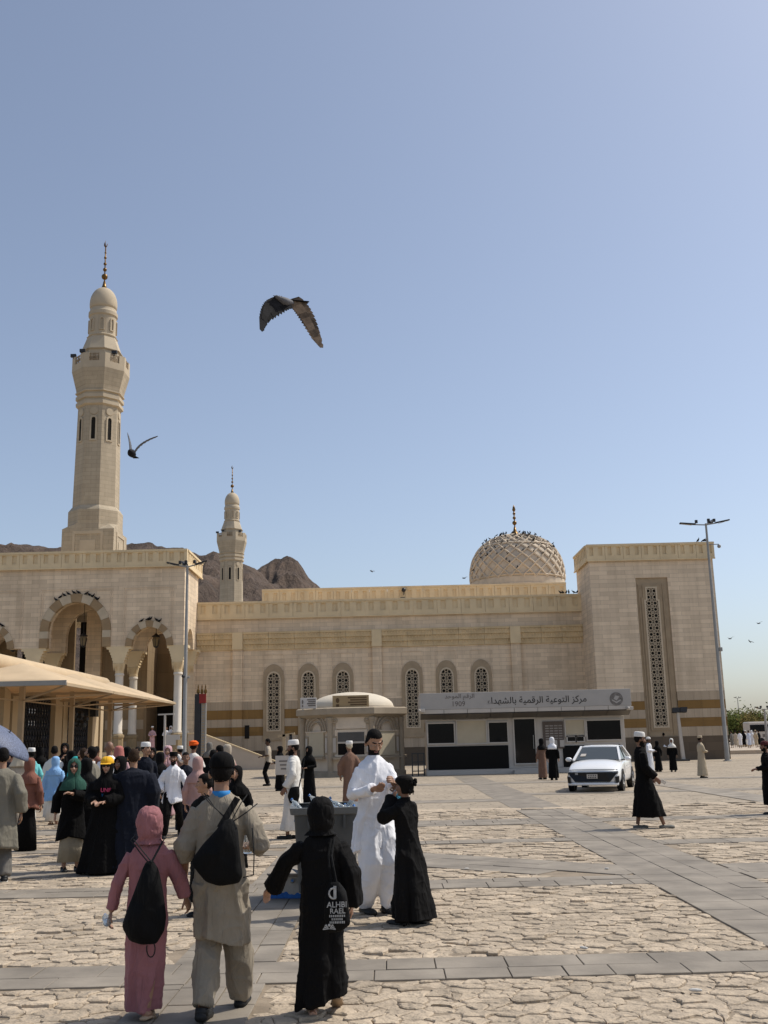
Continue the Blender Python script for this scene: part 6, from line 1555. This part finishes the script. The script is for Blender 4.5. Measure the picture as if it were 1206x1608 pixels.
# ---------------------------------------------------------------- the nearest five
p = at(228, 1605); PINK = person('woman in a dusty pink hooded robe walking away with a black back bag', p, 1.335, -4, top='pink', hem=.10, hw=.155, hd=.19, sleeve=.062, head='hood', hmat='pink', sk='tan', shoe='sandal', bell=1.0,
    arms=[((-.27, .0, 1.14), (-.325, .02, .90)), ((.265, .02, 1.15), (.315, .06, 1.00))], feet=[(-.03, .22, 0), (.03, -.10, .05)], hand_n=((1, .2, 0), (-1, .3, 0)), shift=(-.03, 0), curl=.75)
p = at(344, 1600); MAN = person('man in grey khaki tunic and black cap walking away hand in hand', p, 1.68, -3, top='khaki', hem=.50, hw=.192, hd=.17, sleeve=.068, clothes='rolled', legs=('khaki', .094, .072), head='beanie', hmat='black', sk='tan', beard=2, bulk=1.02,
    arms=[((-.25, -.02, 1.14), (-.275, .10, .92)), ((.29, -.04, 1.14), (.18, .26, 1.10))], feet=[(-.085, -.16, .03), (.11, .30, 0)], hand_n=((1, .3, 0), (-.3, 0, 1)), extra={'collar': LANY}, folds=.06, turn=6, curl=.6)
p = at(507, 1598); BLK = person('woman in a long black robe walking away, one arm stretched out over the paving', p, 1.37, 6, top='soft black', hem=.14, hw=.215, hd=.20, sleeve=.08, bell=1.25, head='hood', hmat='soft black', sk='pale', shoe='sandal', legs=('olive grey', .085, .075),
    arms=[((-.31, .05, 1.24), (-.44, .16, 1.03)), ((.25, -.03, 1.15), (.25, .04, .90))], feet=[(-.08, -.03, 0), (.12, .10, .12)], tilt=.30, hand_n=((.5, -.5, -.3), (-1, 0, 0)), extra={'collar': LANY}, shift=(-.03, 0), curl=.5, folds=.055)
p = at(592, 1436); WHT = person('bearded man in a white tunic and baggy white trousers looking down at his hands', p, 1.87, -152, top='white', hem=.60, hw=.225, hd=.19, sleeve=.062, legs=('white', .118, .07), head='hair', sk='tan', beard=1, shoe='black',
    arms=[((.29, -.12, 1.16), (.20, -.36, 1.22)), ((-.27, -.13, 1.15), (-.02, -.36, 1.17))][::-1] and [((.225, -.10, 1.16), (.19, -.36, 1.25)), ((-.205, -.13, 1.14), (-.01, -.36, 1.19))], feet=[(.10, -.02), (-.11, .0)], nod=24, turn=-6, hand_n=((-1, .3, -.3), (.6, 0, .8)), extra={'collar': 'white'}, shift=(-.03, 0), folds=.06, curl=.8)
mb = MB(); ya_ = WHT.location.y + .06
mb.rings([[A(566, 1285, ya_), A(560, 1300, ya_ + .03), A(552, 1320, ya_ + .02), A(549, 1333, ya_)], [A(572, 1285, ya_ + .03), A(568, 1302, ya_ + .06), A(562, 1325, ya_ + .05), A(560, 1339, ya_ + .03)], [A(582, 1285, ya_), A(580, 1305, ya_ + .02), A(578, 1325, ya_), A(576, 1336, ya_)]], cap=False, close=False)
fl = mb.build('tunic_flap', CL['white'], WHT, smooth=True); m_ = fl.modifiers.new('t', 'SOLIDIFY'); m_.thickness = .012; m_ = fl.modifiers.new('u', 'SUBSURF'); m_.levels = m_.render_levels = 2
p = at(641, 1453); GIRL = person('girl in a flowing black robe with a curly bun reaching toward the man', p, 1.40, 50, top='soft black', hem=.08, hw=.30, hd=.24, sleeve=.105, bell=.85, head='bun', sk='brown', shoe='black',
    arms=[((-.26, -.06, 1.27), (-.15, .12, 1.49)), ((-.02, .36, 1.30), (-.09, .32, 1.54))], feet=[(-.10, -.08), (.14, .04)], shift=(.07, 0), folds=.07, turn=6, hand_n=((.5, .5, 0), (-.3, -.6, 0)), extra={'collar': 'soft black'})

# ---------------------------------------------------------------- the rest of the crowd
GC = 'people gathered on the left of the square'
p = at(462, 1318); THB = person('bearded man in white robe and cap in profile with black shoulder bag', p, 1.80, 84, top='off white', hem=.16, hw=.20, hd=.23, sleeve=.07, head='kufi', hmat='cap white', sk='brown', beard=2, arms=[((.0, -.24, 1.14), (-.14, -.22, .92)), ((.0, .24, 1.14), (-.14, .2, .92))], feet=[(-.12, -.05), (.10, .06)], folds=.04, nod=4)
p = at(486, 1262, None); person('woman wrapped in black standing right behind the man with the shoulder bag', p, 1.66, 150, top='black', hem=.06, hw=.24, head='niqab', hmat='black', arms='clasp')
p = at(551, 1262); p.y -= 3.0; p.x = A(549, 1200, p.y).x; BRN = person('old man in a brown robe and white cap walking away past the grey bin', p, hgt(556, 1163, p), 30, top='brown', hem=.12, hw=.21, sleeve=.075, head='kufi', hmat='cap white', sk='brown', arms=[((-.26, -.06, 1.15), (-.25, -.02, .88)), ((.26, .0, 1.14), (.27, .05, .88))], hair=CL['keffiyeh'])
p = at(270, 1316); person('man in a loose white shirt and black cap striding toward the viewer', p, 1.63, 190, top='white', hem=.72, hw=.24, hd=.19, sleeve=.08, legs=('black', .085, .075), head='kufi', hmat='black', sk='brown', beard=2, arms=[((.27, -.02, 1.15), (.31, .05, .93)), ((-.27, -.02, 1.15), (-.24, -.14, .95))], feet=[(.14, .22, .06), (-.12, -.22)], extra={'collar': 'white'}, clothes='shirt', turn=-8)
p = at(205, 1372); person('broad man in a dark navy robe seen from behind beside the yellow cap', p, hgt(216, 1174, p), 12, top='navy', hem=.10, hw=.27, hd=.24, sleeve=.085, head='hair', hair=HAIRB, sk='tan', bulk=1.45, arms=[((-.30, .0, 1.14), (-.26, .1, .88)), ((.30, .0, 1.14), (.28, .1, .88))])
p = at(163, 1374); YEL = person('woman in black with a yellow peaked cap, sunglasses and a blue lanyard', p, hgt(166, 1188, p), 172, top='black', hem=.05, hw=.32, hd=.26, sleeve=.09, head='ballcap', hmat='yellow', sk='pale', arms='clasp', extra={'glasses': 1, 'lanyard': 1}, bulk=1.3, turn=14)
PINKTX = mat('pink print', (.45, .05, .12), mode='obj', bump=0)
for i, ch in enumerate('VINC'):
    pass
o = lettering('UNF', .085, PINKTX, YEL, (-.07, .205, 1.27), rot=(PI/2 - .1, 0, PI), name='chest_print', ext=.002)
p = at(110, 1370); GRN = person('woman in green headscarf and sunglasses, black coat over a sand skirt', p, hgt(116, 1190, p), 205, top='black', hem=.52, hw=.25, hd=.2, sleeve=.08, bell=1.1, head='hijab', hmat='teal green', sk='pale', shoe='sport', under='sand skirt', under_hem=.17, arms=[((.25, .0, 1.15), (.05, -.22, 1.22)), ((-.26, .02, 1.15), (-.28, .02, .90))], extra={'glasses': 1, 'lanyard': 1}, clothes='coat', turn=-12, folds=.03)
p = at(83, 1296); person('woman in a bright blue headscarf and long blue shawl over white clothes, back turned', p, hgt(86, 1187, p), -6, top='sky blue', hem=.66, hw=.25, tilt=.25, head='hijab', hmat='sky blue', sk='tan', shoe='sandal', under='off white', under_hem=.12, bell=1.3, folds=.07, bulk=1.12)
p = at(40, 1338); person('woman in a rust coloured scarf and wide black skirt beneath the blue umbrella', p, 1.60, 0, top='rust', hem=.80, hw=.22, head='hijab', hmat='rust', sk='tan', under='black', under_hem=.04, folds=.07)
p = at(-6, 1386); COAT = person('man in a long grey brown coat cut by the picture edge', p, 1.78, 20, top='olive grey', hem=.43, hw=.24, hd=.21, sleeve=.085, legs=('grey', .09, .08), head='hair', sk='tan', shoe='sport', clothes='coat', bulk=1.1, arms=[((-.27, .0, 1.14), (-.2, .15, .95)), ((.28, -.02, 1.14), (.27, .05, .89))])
def crowd(label, px_, Y, top_y, rz, **kw):
    p = at(px_, Y=Y); return person(label, p, max(1.45, min(1.95, hgt(px_, top_y, p))), rz, group=kw.pop('group', None), **kw)
crowd('man with a pale wrapped headcloth standing behind the blue umbrella', 33, 20, 1170, 20, top='beige', head='keffiyeh', hmat='keffiyeh', sk='brown', hem=.15)
crowd('man in an aqua vest and white skullcap behind the umbrella tip', 50, 26, 1174, 40, top='aqua', head='kufi', hmat='cap white', sk='dark', hem=.86, clothes='shirt', legs=('off white', .09, .08))
crowd('black haired man just behind the woman in the blue headscarf', 86, 27, 1170, 0, top='off white', head='hair', sk='brown', hem=.1)
crowd('woman in black holding a phone near the lattice gate', 102, 29, 1166, 200, top='black', head='hijab', hmat='black', arms='chin', sk='tan')
crowd('woman with a bright teal headscarf behind the woman in green', 120, 24, 1187, 20, top='navy', head='hijab', hmat='teal', sk='tan')
crowd('brown haired man looking upward next to the bearded backpacker', 131, 21, 1173, 60, top='grey', head='hair', hair=HAIRB, sk='tan', nod=-25, beard=1, hem=.8, clothes='shirt', legs=('grey', .09, .08))
BP = crowd('black haired bearded man in a grey shirt with backpack straps looking up', 144, 18.5, 1170, 70, top='olive grey', head='hair', sk='tan', nod=-22, beard=2, hem=.78, clothes='shirt', legs=('grey', .09, .08), extra={'collar': 'off white'})
crowd('bald man in a white robe standing before the portico columns', 172, 22, 1163, 20, top='white', head='bald', sk='brown', hem=.1)
crowd('man in a red checked headcloth and pale robe near the portico steps', 187, 25, 1170, 10, top='blush', head='keffiyeh', hmat='red check', sk='brown', hem=.1, arms='clasp')
crowd('man in a white cap with a navy shirt and mustard trousers', 229, 22.5, 1165, 215, top='navy', head='kufi', hmat='cap white', sk='tan', hem=.82, clothes='shirt', legs=('mustard trousers', .10, .085), turn=25)
crowd('woman in a black headscarf close behind the man in mustard trousers', 239, 25, 1173, 195, top='black', head='hijab', hmat='black', sk='tan')
crowd('woman in a pale pink headscarf and pink dress raising a hand to her face', 264, 27, 1170, 185, top='blush', head='hijab', hmat='blush', sk='pale', arms='chin')
crowd('man in a bright orange turban and white robe with one arm raised', 304, 27.5, 1163, -10, top='off white', head='turban', hmat='orange', sk='brown', hem=.15, arms=[((-.30, .08, 1.30), (-.42, .16, 1.45)), ((.25, -.02, 1.13), (.25, .05, .88))])
crowd('woman in a beige pink headscarf and patterned blouse seen from behind', 311, 18.5, 1187, 4, top='rose', head='hijab', hmat='rose', sk='pale', under='beige', hem=.85, clothes='shirt')
crowd('child with dark hair half hidden behind the man with the black bag', 323, 11.6, 1225, 150, top='soft black', head='hair', sk='tan', turn=-50, hem=.2)
crowd('small figure in black robes standing by the ramp wall', 329, 38, 1165, 10, top='black', head='hijab', hmat='grey', sk='tan')
crowd('dark haired man with a patterned scarf round his neck near the ramp', 345, 24, 1169, 60, top='soft black', head='hair', sk='brown', extra={'collar': 'red check'}, hem=.8, clothes='shirt', legs=('black', .09, .08))
crowd('woman in a white patterned headscarf near the ramp', 357, 27, 1168, 40, top='rose', head='hijab', hmat='beige', sk='tan')
crowd('woman in black to one side of the black capped man', 372, 15.5, 1230, 170, top='black', head='hijab', hmat='black', sk='tan')

for px_, Y, ty, rz_, tp, hd__, hm__, lab in ((64, 33, 1172, 10, 'soft black', 'hijab', 'soft black', 'woman in black farthest back before the lattice gate'), (113, 27, 1178, 30, 'black', 'hijab', 'black', 'woman in a black scarf squeezed between the blue scarf and the green scarf'), (152, 31, 1171, -20, 'rust', 'hair', 'black', 'distant man in a rust shirt behind the men looking up'), (200, 29, 1172, 20, 'black', 'hijab', 'black', 'distant woman in black beside the red checked headcloth'), (283, 33, 1171, 40, 'brown', 'kufi', 'cap white', 'distant man in brown behind the man with the orange turban'), (137, 17.3, 1189, 20, 'black', 'hijab', 'soft black', 'woman in black wedged between the green scarf and the yellow cap'), (190, 17.2, 1186, 160, 'soft black', 'hijab', 'black', 'woman in a black veil just behind the broad man in navy'), (252, 24, 1180, 30, 'black', 'hijab', 'soft black', 'woman in black between mustard trousers and the pale pink dress'), (292, 22, 1180, 200, 'navy', 'hair', 'black', 'man in dark clothes behind the striding man in white'), (335, 22, 1176, 20, 'black', 'hair', 'black', 'dark clothed man behind the black capped head'), (18, 24, 1175, 0, 'navy', 'hair', 'black', 'man in navy close behind the blue umbrella'), (216, 33, 1172, 150, 'white', 'hair', 'black', 'distant man in white at the foot of the portico steps')):
    crowd(lab, px_, Y, ty, rz_, top=tp, head=hd__, hmat=hm__, sk='brown', hem=.12)
p = at(421, 1234); person('man in a beige short sleeved shirt looking at the phone in his hands', p, hgt(425, 1159, p), 100, top='beige', hem=.84, hw=.19, clothes='short', legs=('black', .085, .07), head='hair', sk='dark', arms='clasp', nod=15)
p = at(440, 1242); person('woman in loose black robes standing beside the man looking at his phone', p, hgt(438, 1171, p), 110, top='black', head='hijab', hmat='black', hw=.25, arms='clasp')
p = at(499, 1214); person('man in a pale blue robe and cap leaning to the kiosk counter', p, hgt(496, 1163, p), 60, top='pale blue', hem=.08, head='kufi', hmat='beige', sk='dark', arms=[((-.16, .0, 1.2), (-.40, .1, 1.3)), ((.0, .2, 1.2), (-.36, .2, 1.25))], nod=20)
zf_ = ZF
for px_, yy, lab, tp, hd__, hm__ in ((239, 74.9, 'man in a pale pink robe and white cap in the dark portico doorway', 'blush', 'kufi', 'cap white'), (261, 76.5, 'person in white farthest inside the portico by the column', 'white', 'hair', 'white'), (268, 75.6, 'woman in a white scarf stepping out beside the portico column', 'off white', 'hijab', 'white')):
    q = A(px_, 1160, yy); b_ = person(lab, (q.x, yy, zf_), 1.72, 180, top=tp, head=hd__, hmat=hm__, sk='brown', lod=2, arms='clasp')
# right-hand side
p = at(1014, 1302); WALK = person('man in a long black robe and white cap walking across the square beside the car', p, 1.80, -88, top='black', hem=.22, hw=.20, hd=.32, sleeve=.075, head='kufi', hmat='cap white', sk='brown', beard=2, shoe='grey', arms=[((.04, .2, 1.15), (.18, .22, .95)), ((.02, -.22, 1.12), (.20, -.20, .93))], feet=[(-.13, .06, .0), (.33, -.06, 0)], folds=.035, nod=5, lod=1)
p = at(1022, 1216); person('man wrapped in white pilgrim cloth just behind the black robed walker', p, hgt(1023, 1157, p), -120, top='white', head='beanie', hmat='cap white', sk='dark', hem=.15, arms='clasp', bulk=1.12)
p = at(1035, 1212); person('woman in a plain black cloak behind the man in white cloth', p, hgt(1032, 1163, p), 20, top='black', head='niqab', hmat='black', hw=.24)
p = at(1045, 1194); person('man in a white shirt and blue jeans by the stone wing wall', p, hgt(1044, 1150, p), 10, top='white', hem=.86, clothes='short', legs=('denim', .085, .075), head='hair', sk='brown')
p = at(1058, 1212); person('woman in black with a cream headscarf carrying a white bag', p, hgt(1056, 1159, p), 160, top='black', head='hijab', hmat='off white', sk='brown', hw=.22)
p = at(1067, 1191); person('man in a tan robe half hidden by the leaning floodlight post', p, hgt(1066, 1149, p), 180, top='tan robe', head='hair', sk='dark', hem=.1)
p = at(1104, 1222); person('man in a tan robe with a white scarf behind him and a dark bag strap', p, hgt(1101, 1155, p), -75, top='tan robe', head='kufi', hmat='tan robe', sk='dark', hem=.10, hw=.20, hd=.24, arms='clasp')
p = at(1212, 1280); person('person in black with a maroon head covering entering at the picture edge', p, hgt(1208, 1163, p), 80, top='black', head='beanie', hmat='maroon', sk='brown', beard=1, arms='clasp', hem=.25)
p = at(853, 1224); person('woman in a brown dress and dark scarf beside the cabin notice board', p, hgt(853, 1159, p), 20, top='brown', head='hijab', hmat='soft black', hw=.20)
p = at(870, 1225); person('woman in black with a long white scarf standing at the cabin notice board', p, hgt(869, 1157, p), -20, top='black', head='hijab', hmat='white', hw=.23)
FG = 'far walkers beyond the stone wing'
for px_, Y, tp, hd__, hm__, rz_, lab in ((1149, 108, 'grey', 'hair', 'grey', 30, 'far walker in grey next to the corner of the stone wing'), (1155, 111, 'beige', 'hair', 'grey', -20, 'far walker in a beige robe'), (1162, 107, 'white', 'hair', 'white', 10, 'far walker in a bright white robe and trousers'), (1168, 112, 'black', 'hijab', 'black', 0, 'far walker all in black between two white robes'), (1171, 114, 'off white', 'kufi', 'cap white', 90, 'far walker in cream with a white cap'), (1176, 106, 'pale blue', 'hair', 'grey', 20, 'far walker in a pale blue robe'), (1181, 113, 'white', 'hijab', 'white', -30, 'small far walker in white among the group'), (1187, 108, 'tan robe', 'kufi', 'tan robe', -60, 'far walker in a tan robe carrying a load on the shoulder'), (1192, 112, 'black', 'hair', 'black', 40, 'far walker in black at the end of the group')):
    q = A(px_, 1160, Y); person(lab, (q.x, Y, .32), 1.70, rz_, top=tp, head=hd__, hmat=hm__, sk='brown', hem=.25, group=None)

# ================================================================== THINGS CARRIED
NYL = mat('black nylon', (.0042, .0042, .0045), rough=.8, var=.3, scale=9, mode='obj', bump=.9, bscale=11, bdist=.03, stretch=(1, 1, .35), spec=.15); CORD = mat('black cord', (.008, .008, .008), rough=.7, mode='obj', bump=0)
WPRINT = mat('white print', (.36, .36, .35), rough=.6, mode='obj', bump=0, var=.2, scale=40); CYAN = mat('cyan plastic', (.06, .42, .62), rough=.35, mode='obj', bump=0)
def pouch(name, label, cat, outline, Y, thick, mm, group=None, seed=1):
    pts = [A(x, y_, Y) for x, y_ in outline]; c = sum(pts, Vector()) / len(pts); t = thing(name, label, cat, c, group=group)
    dn_ = []                                         # denser outline
    for i in range(len(pts)):
        a, b_ = pts[i] - c, pts[(i+1) % len(pts)] - c
        for k in range(3): dn_.append(a*(1 - k/3) + b_*(k/3))
    rs = []
    for sgn, seq in ((1, (0, .45, .75, .93)), (0, (1.0,)), (-1, (.93, .75, .45, 0))):
        for f in seq:
            f = max(f, .02); d = thick * math.sqrt(max(0, 1 - f*f)) * sgn
            rs.append([(p.x*f, d + noise.noise(Vector((p.x*9*f, seed, p.z*9*f)))*.045*(1-f**4), p.z*f) for p in dn_])
    mb = MB(); mb.rings(rs); o = mb.build('bag_body', mm, t, local=True, smooth=True)
    u = o.modifiers.new('u', 'SUBSURF'); u.levels = u.render_levels = 1
    return t, c
YPK = PINK.location.y - .20
t, c = pouch('drawstring_bag', 'black drawstring bag hanging low on the back of the woman in pink', 'bag', [(228, 1352), (240, 1349), (249, 1362), (256, 1395), (262, 1440), (259, 1462), (246, 1484), (222, 1485), (203, 1479), (190, 1456), (199, 1428), (212, 1395)], YPK, .075, NYL)
for x0_, y0_ in ((207, 1318), (256, 1320)):
    pts = [A(237, 1356, YPK - .03) - c, A((x0_ + 237)/2, 1338, YPK + .01) - c, A(x0_, y0_, YPK + .08) - c, A(x0_ + (3 if x0_ < 230 else -3), y0_ - 4, YPK + .17) - c]
    for off in (-.006, .007): MB().tube([p + Vector((off, 0, off)) for p in pts], .0045, 6).build('strap', CORD, t, local=True)
MB().tube([A(240 + 5*math.sin(a) - 3*a/3, 1481 + 11*(1 - math.cos(a)), YPK - .02) - c for a in [i*.42 for i in range(14)]], .004, 6).build('loose_cord', CORD, t, local=True)
YMN = MAN.location.y - .22
t, c = pouch('drawstring_bag', 'black drawstring bag slung across the back of the man in khaki', 'bag', [(352, 1286), (366, 1284), (374, 1300), (378, 1345), (382, 1376), (376, 1388), (345, 1393), (322, 1386), (303, 1362), (300, 1350), (318, 1325), (337, 1305)], YMN, .085, NYL, seed=5)
MB().bar(A(345, 1300, YMN - .03) - c, A(373, 1253, YMN + .06) - c, .042, .008, up=(0, 1, 0)).build('strap', NYL, t, local=True)
for pts in (((362, 1290, .0), (330, 1262, .03), (318, 1248, .11)), ((358, 1290, .0), (336, 1266, .03), (321, 1246, .11)), ((366, 1290, -.01), (388, 1275, .0), (404, 1262, .10)), ((364, 1288, 0), (378, 1262, .04), (388, 1248, .11)), ((382, 1378, 0), (398, 1374, -.02), (399, 1345, .02), (396, 1300, .05))):
    MB().tube([A(x, y_, YMN + d) - c for x, y_, d in pts], .004, 6).build('cord', CORD, t, local=True)
YBK = BLK.location.y - .24
t, c = pouch('tote_bag', 'black printed tote bag hanging from the shoulder of the woman in the long black robe', 'bag', [(516, 1384), (532, 1383), (544, 1398), (549, 1430), (551, 1452), (536, 1464), (514, 1466), (508, 1440), (510, 1405)], YBK, .05, NYL, seed=9)
MB().tube([A(521, 1388, YBK) - c, A(517, 1362, YBK + .02) - c, A(516, 1345, YBK + .06) - c, A(520, 1318, YBK + .16) - c], .010, 6).build('strap', NYL, t, local=True)
MB().tube([A(528, 1388, YBK) - c, A(523, 1362, YBK + .02) - c, A(520, 1345, YBK + .06) - c, A(524, 1318, YBK + .16) - c], .010, 6).build('strap', NYL, t, local=True)
def onbag(px_, py_): return A(px_, py_, YBK - .060) - c
lettering('ALHBI', .048, WPRINT, t, onbag(529, 1421), name='print', ext=.002); lettering('RAEL', .044, WPRINT, t, onbag(530, 1431), name='print', ext=.002)
for yy, ww in ((1438.5, .105), (1443.5, .075), (1448.5, .10)):
    q = onbag(530, yy); k = int(ww / .011)
    mb = MB()
    for i in range(k): x_ = q.x - ww/2 + ww*i/k; mb.box(x_, x_ + .007, q.y - .002, q.y + .002, q.z - .006, q.z + .007)
    tag(mb.build('small_print', WPRINT, t, local=True), kind='stuff')
q = onbag(517, 1456); mb = MB()
for s_ in (-1, 1):
    for k in range(3): mb.add([(q.x, q.y, q.z - .012), (q.x + s_*(.018 + .010*k), q.y - .001, q.z + .018 - .012*k), (q.x + s_*(.030 + .006*k), q.y - .001, q.z + .012 - .014*k)], [(0, 1, 2)])
mb.ball((q.x, q.y, q.z + .012), (.009, .003, .009), 8, 6); tag(mb.build('winged_mark', WPRINT, t, local=True), kind='stuff')
q = onbag(524, 1403); mb = MB()
mb.tube([q + Vector((.030*math.cos(a), 0, .032*math.sin(a))) for a in [1.2 + .5*i for i in range(9)]], .006, 5); mb.bar(q + Vector((.008, 0, -.028)), q + Vector((.008, 0, .045)), .018, .004); tag(mb.build('round_mark', WPRINT, t, local=True), kind='stuff')
# cup, bottle, clear bag
def held(px_, py_, Y, rot, label, s_=1.0):
    return bottle(A(px_, py_, Y), rot, label, None, s_)
def held_at(body, v, rot, label, s_): return bottle(body.location + Vector(v)*body.scale.x, rot, label, None, s_)
held_at(PINK, (-.335, -.06, .815), (-PI/2 + .15, 0, .35), 'crushed clear bottle in the lowered hand of the woman in pink', .85)
held_at(MAN, (.15, .30, 1.05), (.1, 0, 0), 'clear water bottle held upright by the man in khaki', 1.1)
YGR = GIRL.location.y + .18
t, c = pouch('plastic_bag', 'small clear plastic bag with a bright blue lump held between the girl and the man', 'bag', [(628, 1222), (638, 1222), (640, 1238), (634, 1262), (618, 1266), (610, 1256), (616, 1243), (626, 1236)], YGR, .05, GLASSM, seed=3)
q = A(620, 1253, YGR) - c; mb = MB(); mb.ball(q, (.055, .035, .048), 12, 8); mb.ball(q + Vector((.02, 0, .02)), (.03, .03, .03), 10, 8); mb.build('blue_lump', CYAN, t, local=True, smooth=True)
# shoulder bag of the man in profile
YT_ = THB.location.y - .26
t, c = pouch('shoulder_bag', 'square black shoulder bag at the hip of the man in the white robe', 'bag', [(456, 1236), (470, 1234), (471, 1250), (467, 1263), (455, 1262), (451, 1250)], YT_, .06, NYL, seed=6)
MB().tube([A(469, 1238, YT_) - c, A(475, 1212, YT_ + .02) - c, A(478, 1190, YT_ + .12) - c], .012, 6).build('strap', NYL, t, local=True)
q = A(1042, 1228, WALK.location.y - .2); o = MB().box(-.05, .05, -.004, .004, -.035, .035).build('folded_paper', PAPER); o.location = q; o.rotation_euler = (.4, .5, .3); tag(o, 'small folded white paper in the hand of the black robed walker', 'paper')
# placard and wooden stand beside the man in white
q = A(447, 1200, 23.0); t = thing('placard', 'white cardboard placard held low beside the woman in loose black', 'sign', q)
MB().box(-.20, .16, -.01, .01, -.22, .18).build('board', WHITEP, t, local=True)
for i in range(3): MB().box(-.12 + .02*i, .10 - .03*i, -.014, -.0101, .05 - i*.08, .08 - i*.08).build('scribble', INKG, t, local=True)
q = A(452, 1195, 45); t = thing('wooden_stand', 'pale wooden frame stand against the wall behind the white robed man', 'stand', (q.x, 45, 0)); zt_ = A(452, 1153, 45).z
for x_, mm in ((-.18, PIERM), (.14, METALD)): MB().bar((x_, 0, 0), (x_*.9, 0, zt_), .12, .1).build('post', mm, t, local=True)
MB().bar((-.42, 0, zt_ - .08), (.30, 0, zt_ + .02), .10, .1).build('crossbar', PIERM, t, local=True); MB().bar((-.18, -.02, zt_*.6), (.14, -.02, zt_*.75), .08, .06).build('brace', PIERM, t, local=True)
# blue umbrella
q = A(2, 1166, 17.2); t = thing('umbrella', 'patterned blue umbrella tilted over the woman in the rust scarf', 'umbrella', q)
UMB = mat('blue umbrella cloth', (.115, .135, .20), rough=.6, var=.45, scale=40, mode='obj', bump=.1)
R = Matrix.Rotation(rad(38), 4, 'Y')
mb = MB(); rs = []
for i in range(8):
    f = i / 7; r = .03 + .50*math.sin(f*1.25)/math.sin(1.25); rs.append([(r*math.cos(2*PI*k/32)*(1 - .035*f*(1 - abs(math.cos(4*2*PI*k/32)))), r*math.sin(2*PI*k/32)*(1 - .035*f*(1 - abs(math.cos(4*2*PI*k/32)))), .20*(math.cos(f*1.45)) ) for k in range(32)])
mb.rings(rs, cap=False); mb.xf(R); o = mb.build('canopy', UMB, t, local=True, smooth=True); m_ = o.modifiers.new('t', 'SOLIDIFY'); m_.thickness = .004
MB().tube([R @ Vector((0, 0, .24)), R @ Vector((0, 0, -.60))], .009, 8).build('shaft', METALD, t, local=True)
for k in range(8): a = 2*PI*k/8; MB().tube([R @ Vector((0, 0, .18)), R @ Vector((.27*math.cos(a), .27*math.sin(a), .135)), R @ Vector((.50*math.cos(a), .50*math.sin(a), .02))], .004, 5).build('rib', METALD, t, local=True)
# litter on the paving
LIT = mat('pale litter', (.55, .53, .49), mode='obj', bump=0)
for i, (x, y_, lab) in enumerate(((917, 1495, 'scrap of white litter in a gap of the near paving'), (953, 1368, 'tiny white scrap on the grey slate band'), (1093, 1563, 'pale paper scrap on the tan flagstones'), (960, 1392, 'small pale crumb of litter by the slate edge'), (733, 1368, 'tiny scrap of paper on the wide slate band'))):
    p_ = G(x, y_); mb = MB(); rl_ = random.Random(i); mb.ball((0, 0, .012), (.03 + .02*rl_.random(), .018, .012), 7, 5); o = mb.build('litter', LIT); o.location = (p_.x, p_.y, .022); o.rotation_euler = (0, 0, rl_.uniform(0, 3)); tag(o, lab, 'litter')
# ================================================================== turn the drafts into finished meshes
bpy.context.view_layer.update()
dg = bpy.context.evaluated_depsgraph_get()
for o, inv, beard, lvl in PEND:
    raw = o.data; me = bpy.data.meshes.new_from_object(o.evaluated_get(dg)); me.name = raw.name
    if inv is not None:
        me.materials.clear()
        for m_ in raw.materials: me.materials.append(m_)
        nf = len(me.polygons); c = np.empty(nf*3, np.float32); me.polygons.foreach_get('center', c); c = c.reshape(-1, 3)
        R = np.array(inv); h = c @ R[:3, :3].T + R[:3, 3]; idx = np.zeros(nf, np.int32)
        near = (np.abs(h) < .2).all(1)
        if beard >= 10:           # short hair: everything above the hairline that runs from brow to temple, ear and nape
            th_ = np.degrees(np.arctan2(np.abs(h[:, 0]), h[:, 1])); jit = .006 * np.sin(h[:, 0]*310) * np.sin(h[:, 1]*270 + 1) + .004 * np.sin(h[:, 2]*420)
            idx[near & (h[:, 2] > np.interp(th_, (0, 35, 58, 74, 88, 104, 125, 180), (.070, .068, .060, .020, -.016, .012, -.060, -.066)) + jit)] = 1
        for cc, rr_, mi in (BEARD if beard % 10 else []) + DECAL:
            idx[near & ((((h - np.array(cc)) / np.array(rr_))**2).sum(1) < 1)] = mi
        me.polygons.foreach_set('material_index', idx)
    else:
        if not len(me.materials): me.materials.append(raw.materials[0])
    if inv is None and lvl < 2:      # hanging folds: ridges that run down the cloth, shallow dents across it
        nv = len(me.vertices); co = np.empty(nv*3, np.float32); no = np.empty(nv*3, np.float32)
        me.vertices.foreach_get('co', co); me.vertex_normals.foreach_get('vector', no); co = co.reshape(-1, 3); no = no.reshape(-1, 3)
        sd_ = float(beard); amp = (.028, .022)[lvl]; d = np.empty(nv, np.float32)
        for i in range(nv):
            x, y_, z = co[i]; n1 = 1 - abs(noise.noise(Vector((x*5.5 + z*1.1, y_*5.5, z*1.2 + sd_)))) * 2.4; n2 = 1 - abs(noise.noise(Vector((x*4 + z*6, y_*4, z*8 - x*5 + sd_)))) * 3.2
            d[i] = amp * (.80*max(0, n1)**2 + .22*max(0, n2)**2 - .26)
        me.vertices.foreach_set('co', (co + no * d[:, None]).ravel().astype(np.float32)); me.update()
    me.polygons.foreach_set('use_smooth', [True] * len(me.polygons))
    o.modifiers.clear(); o.data = me
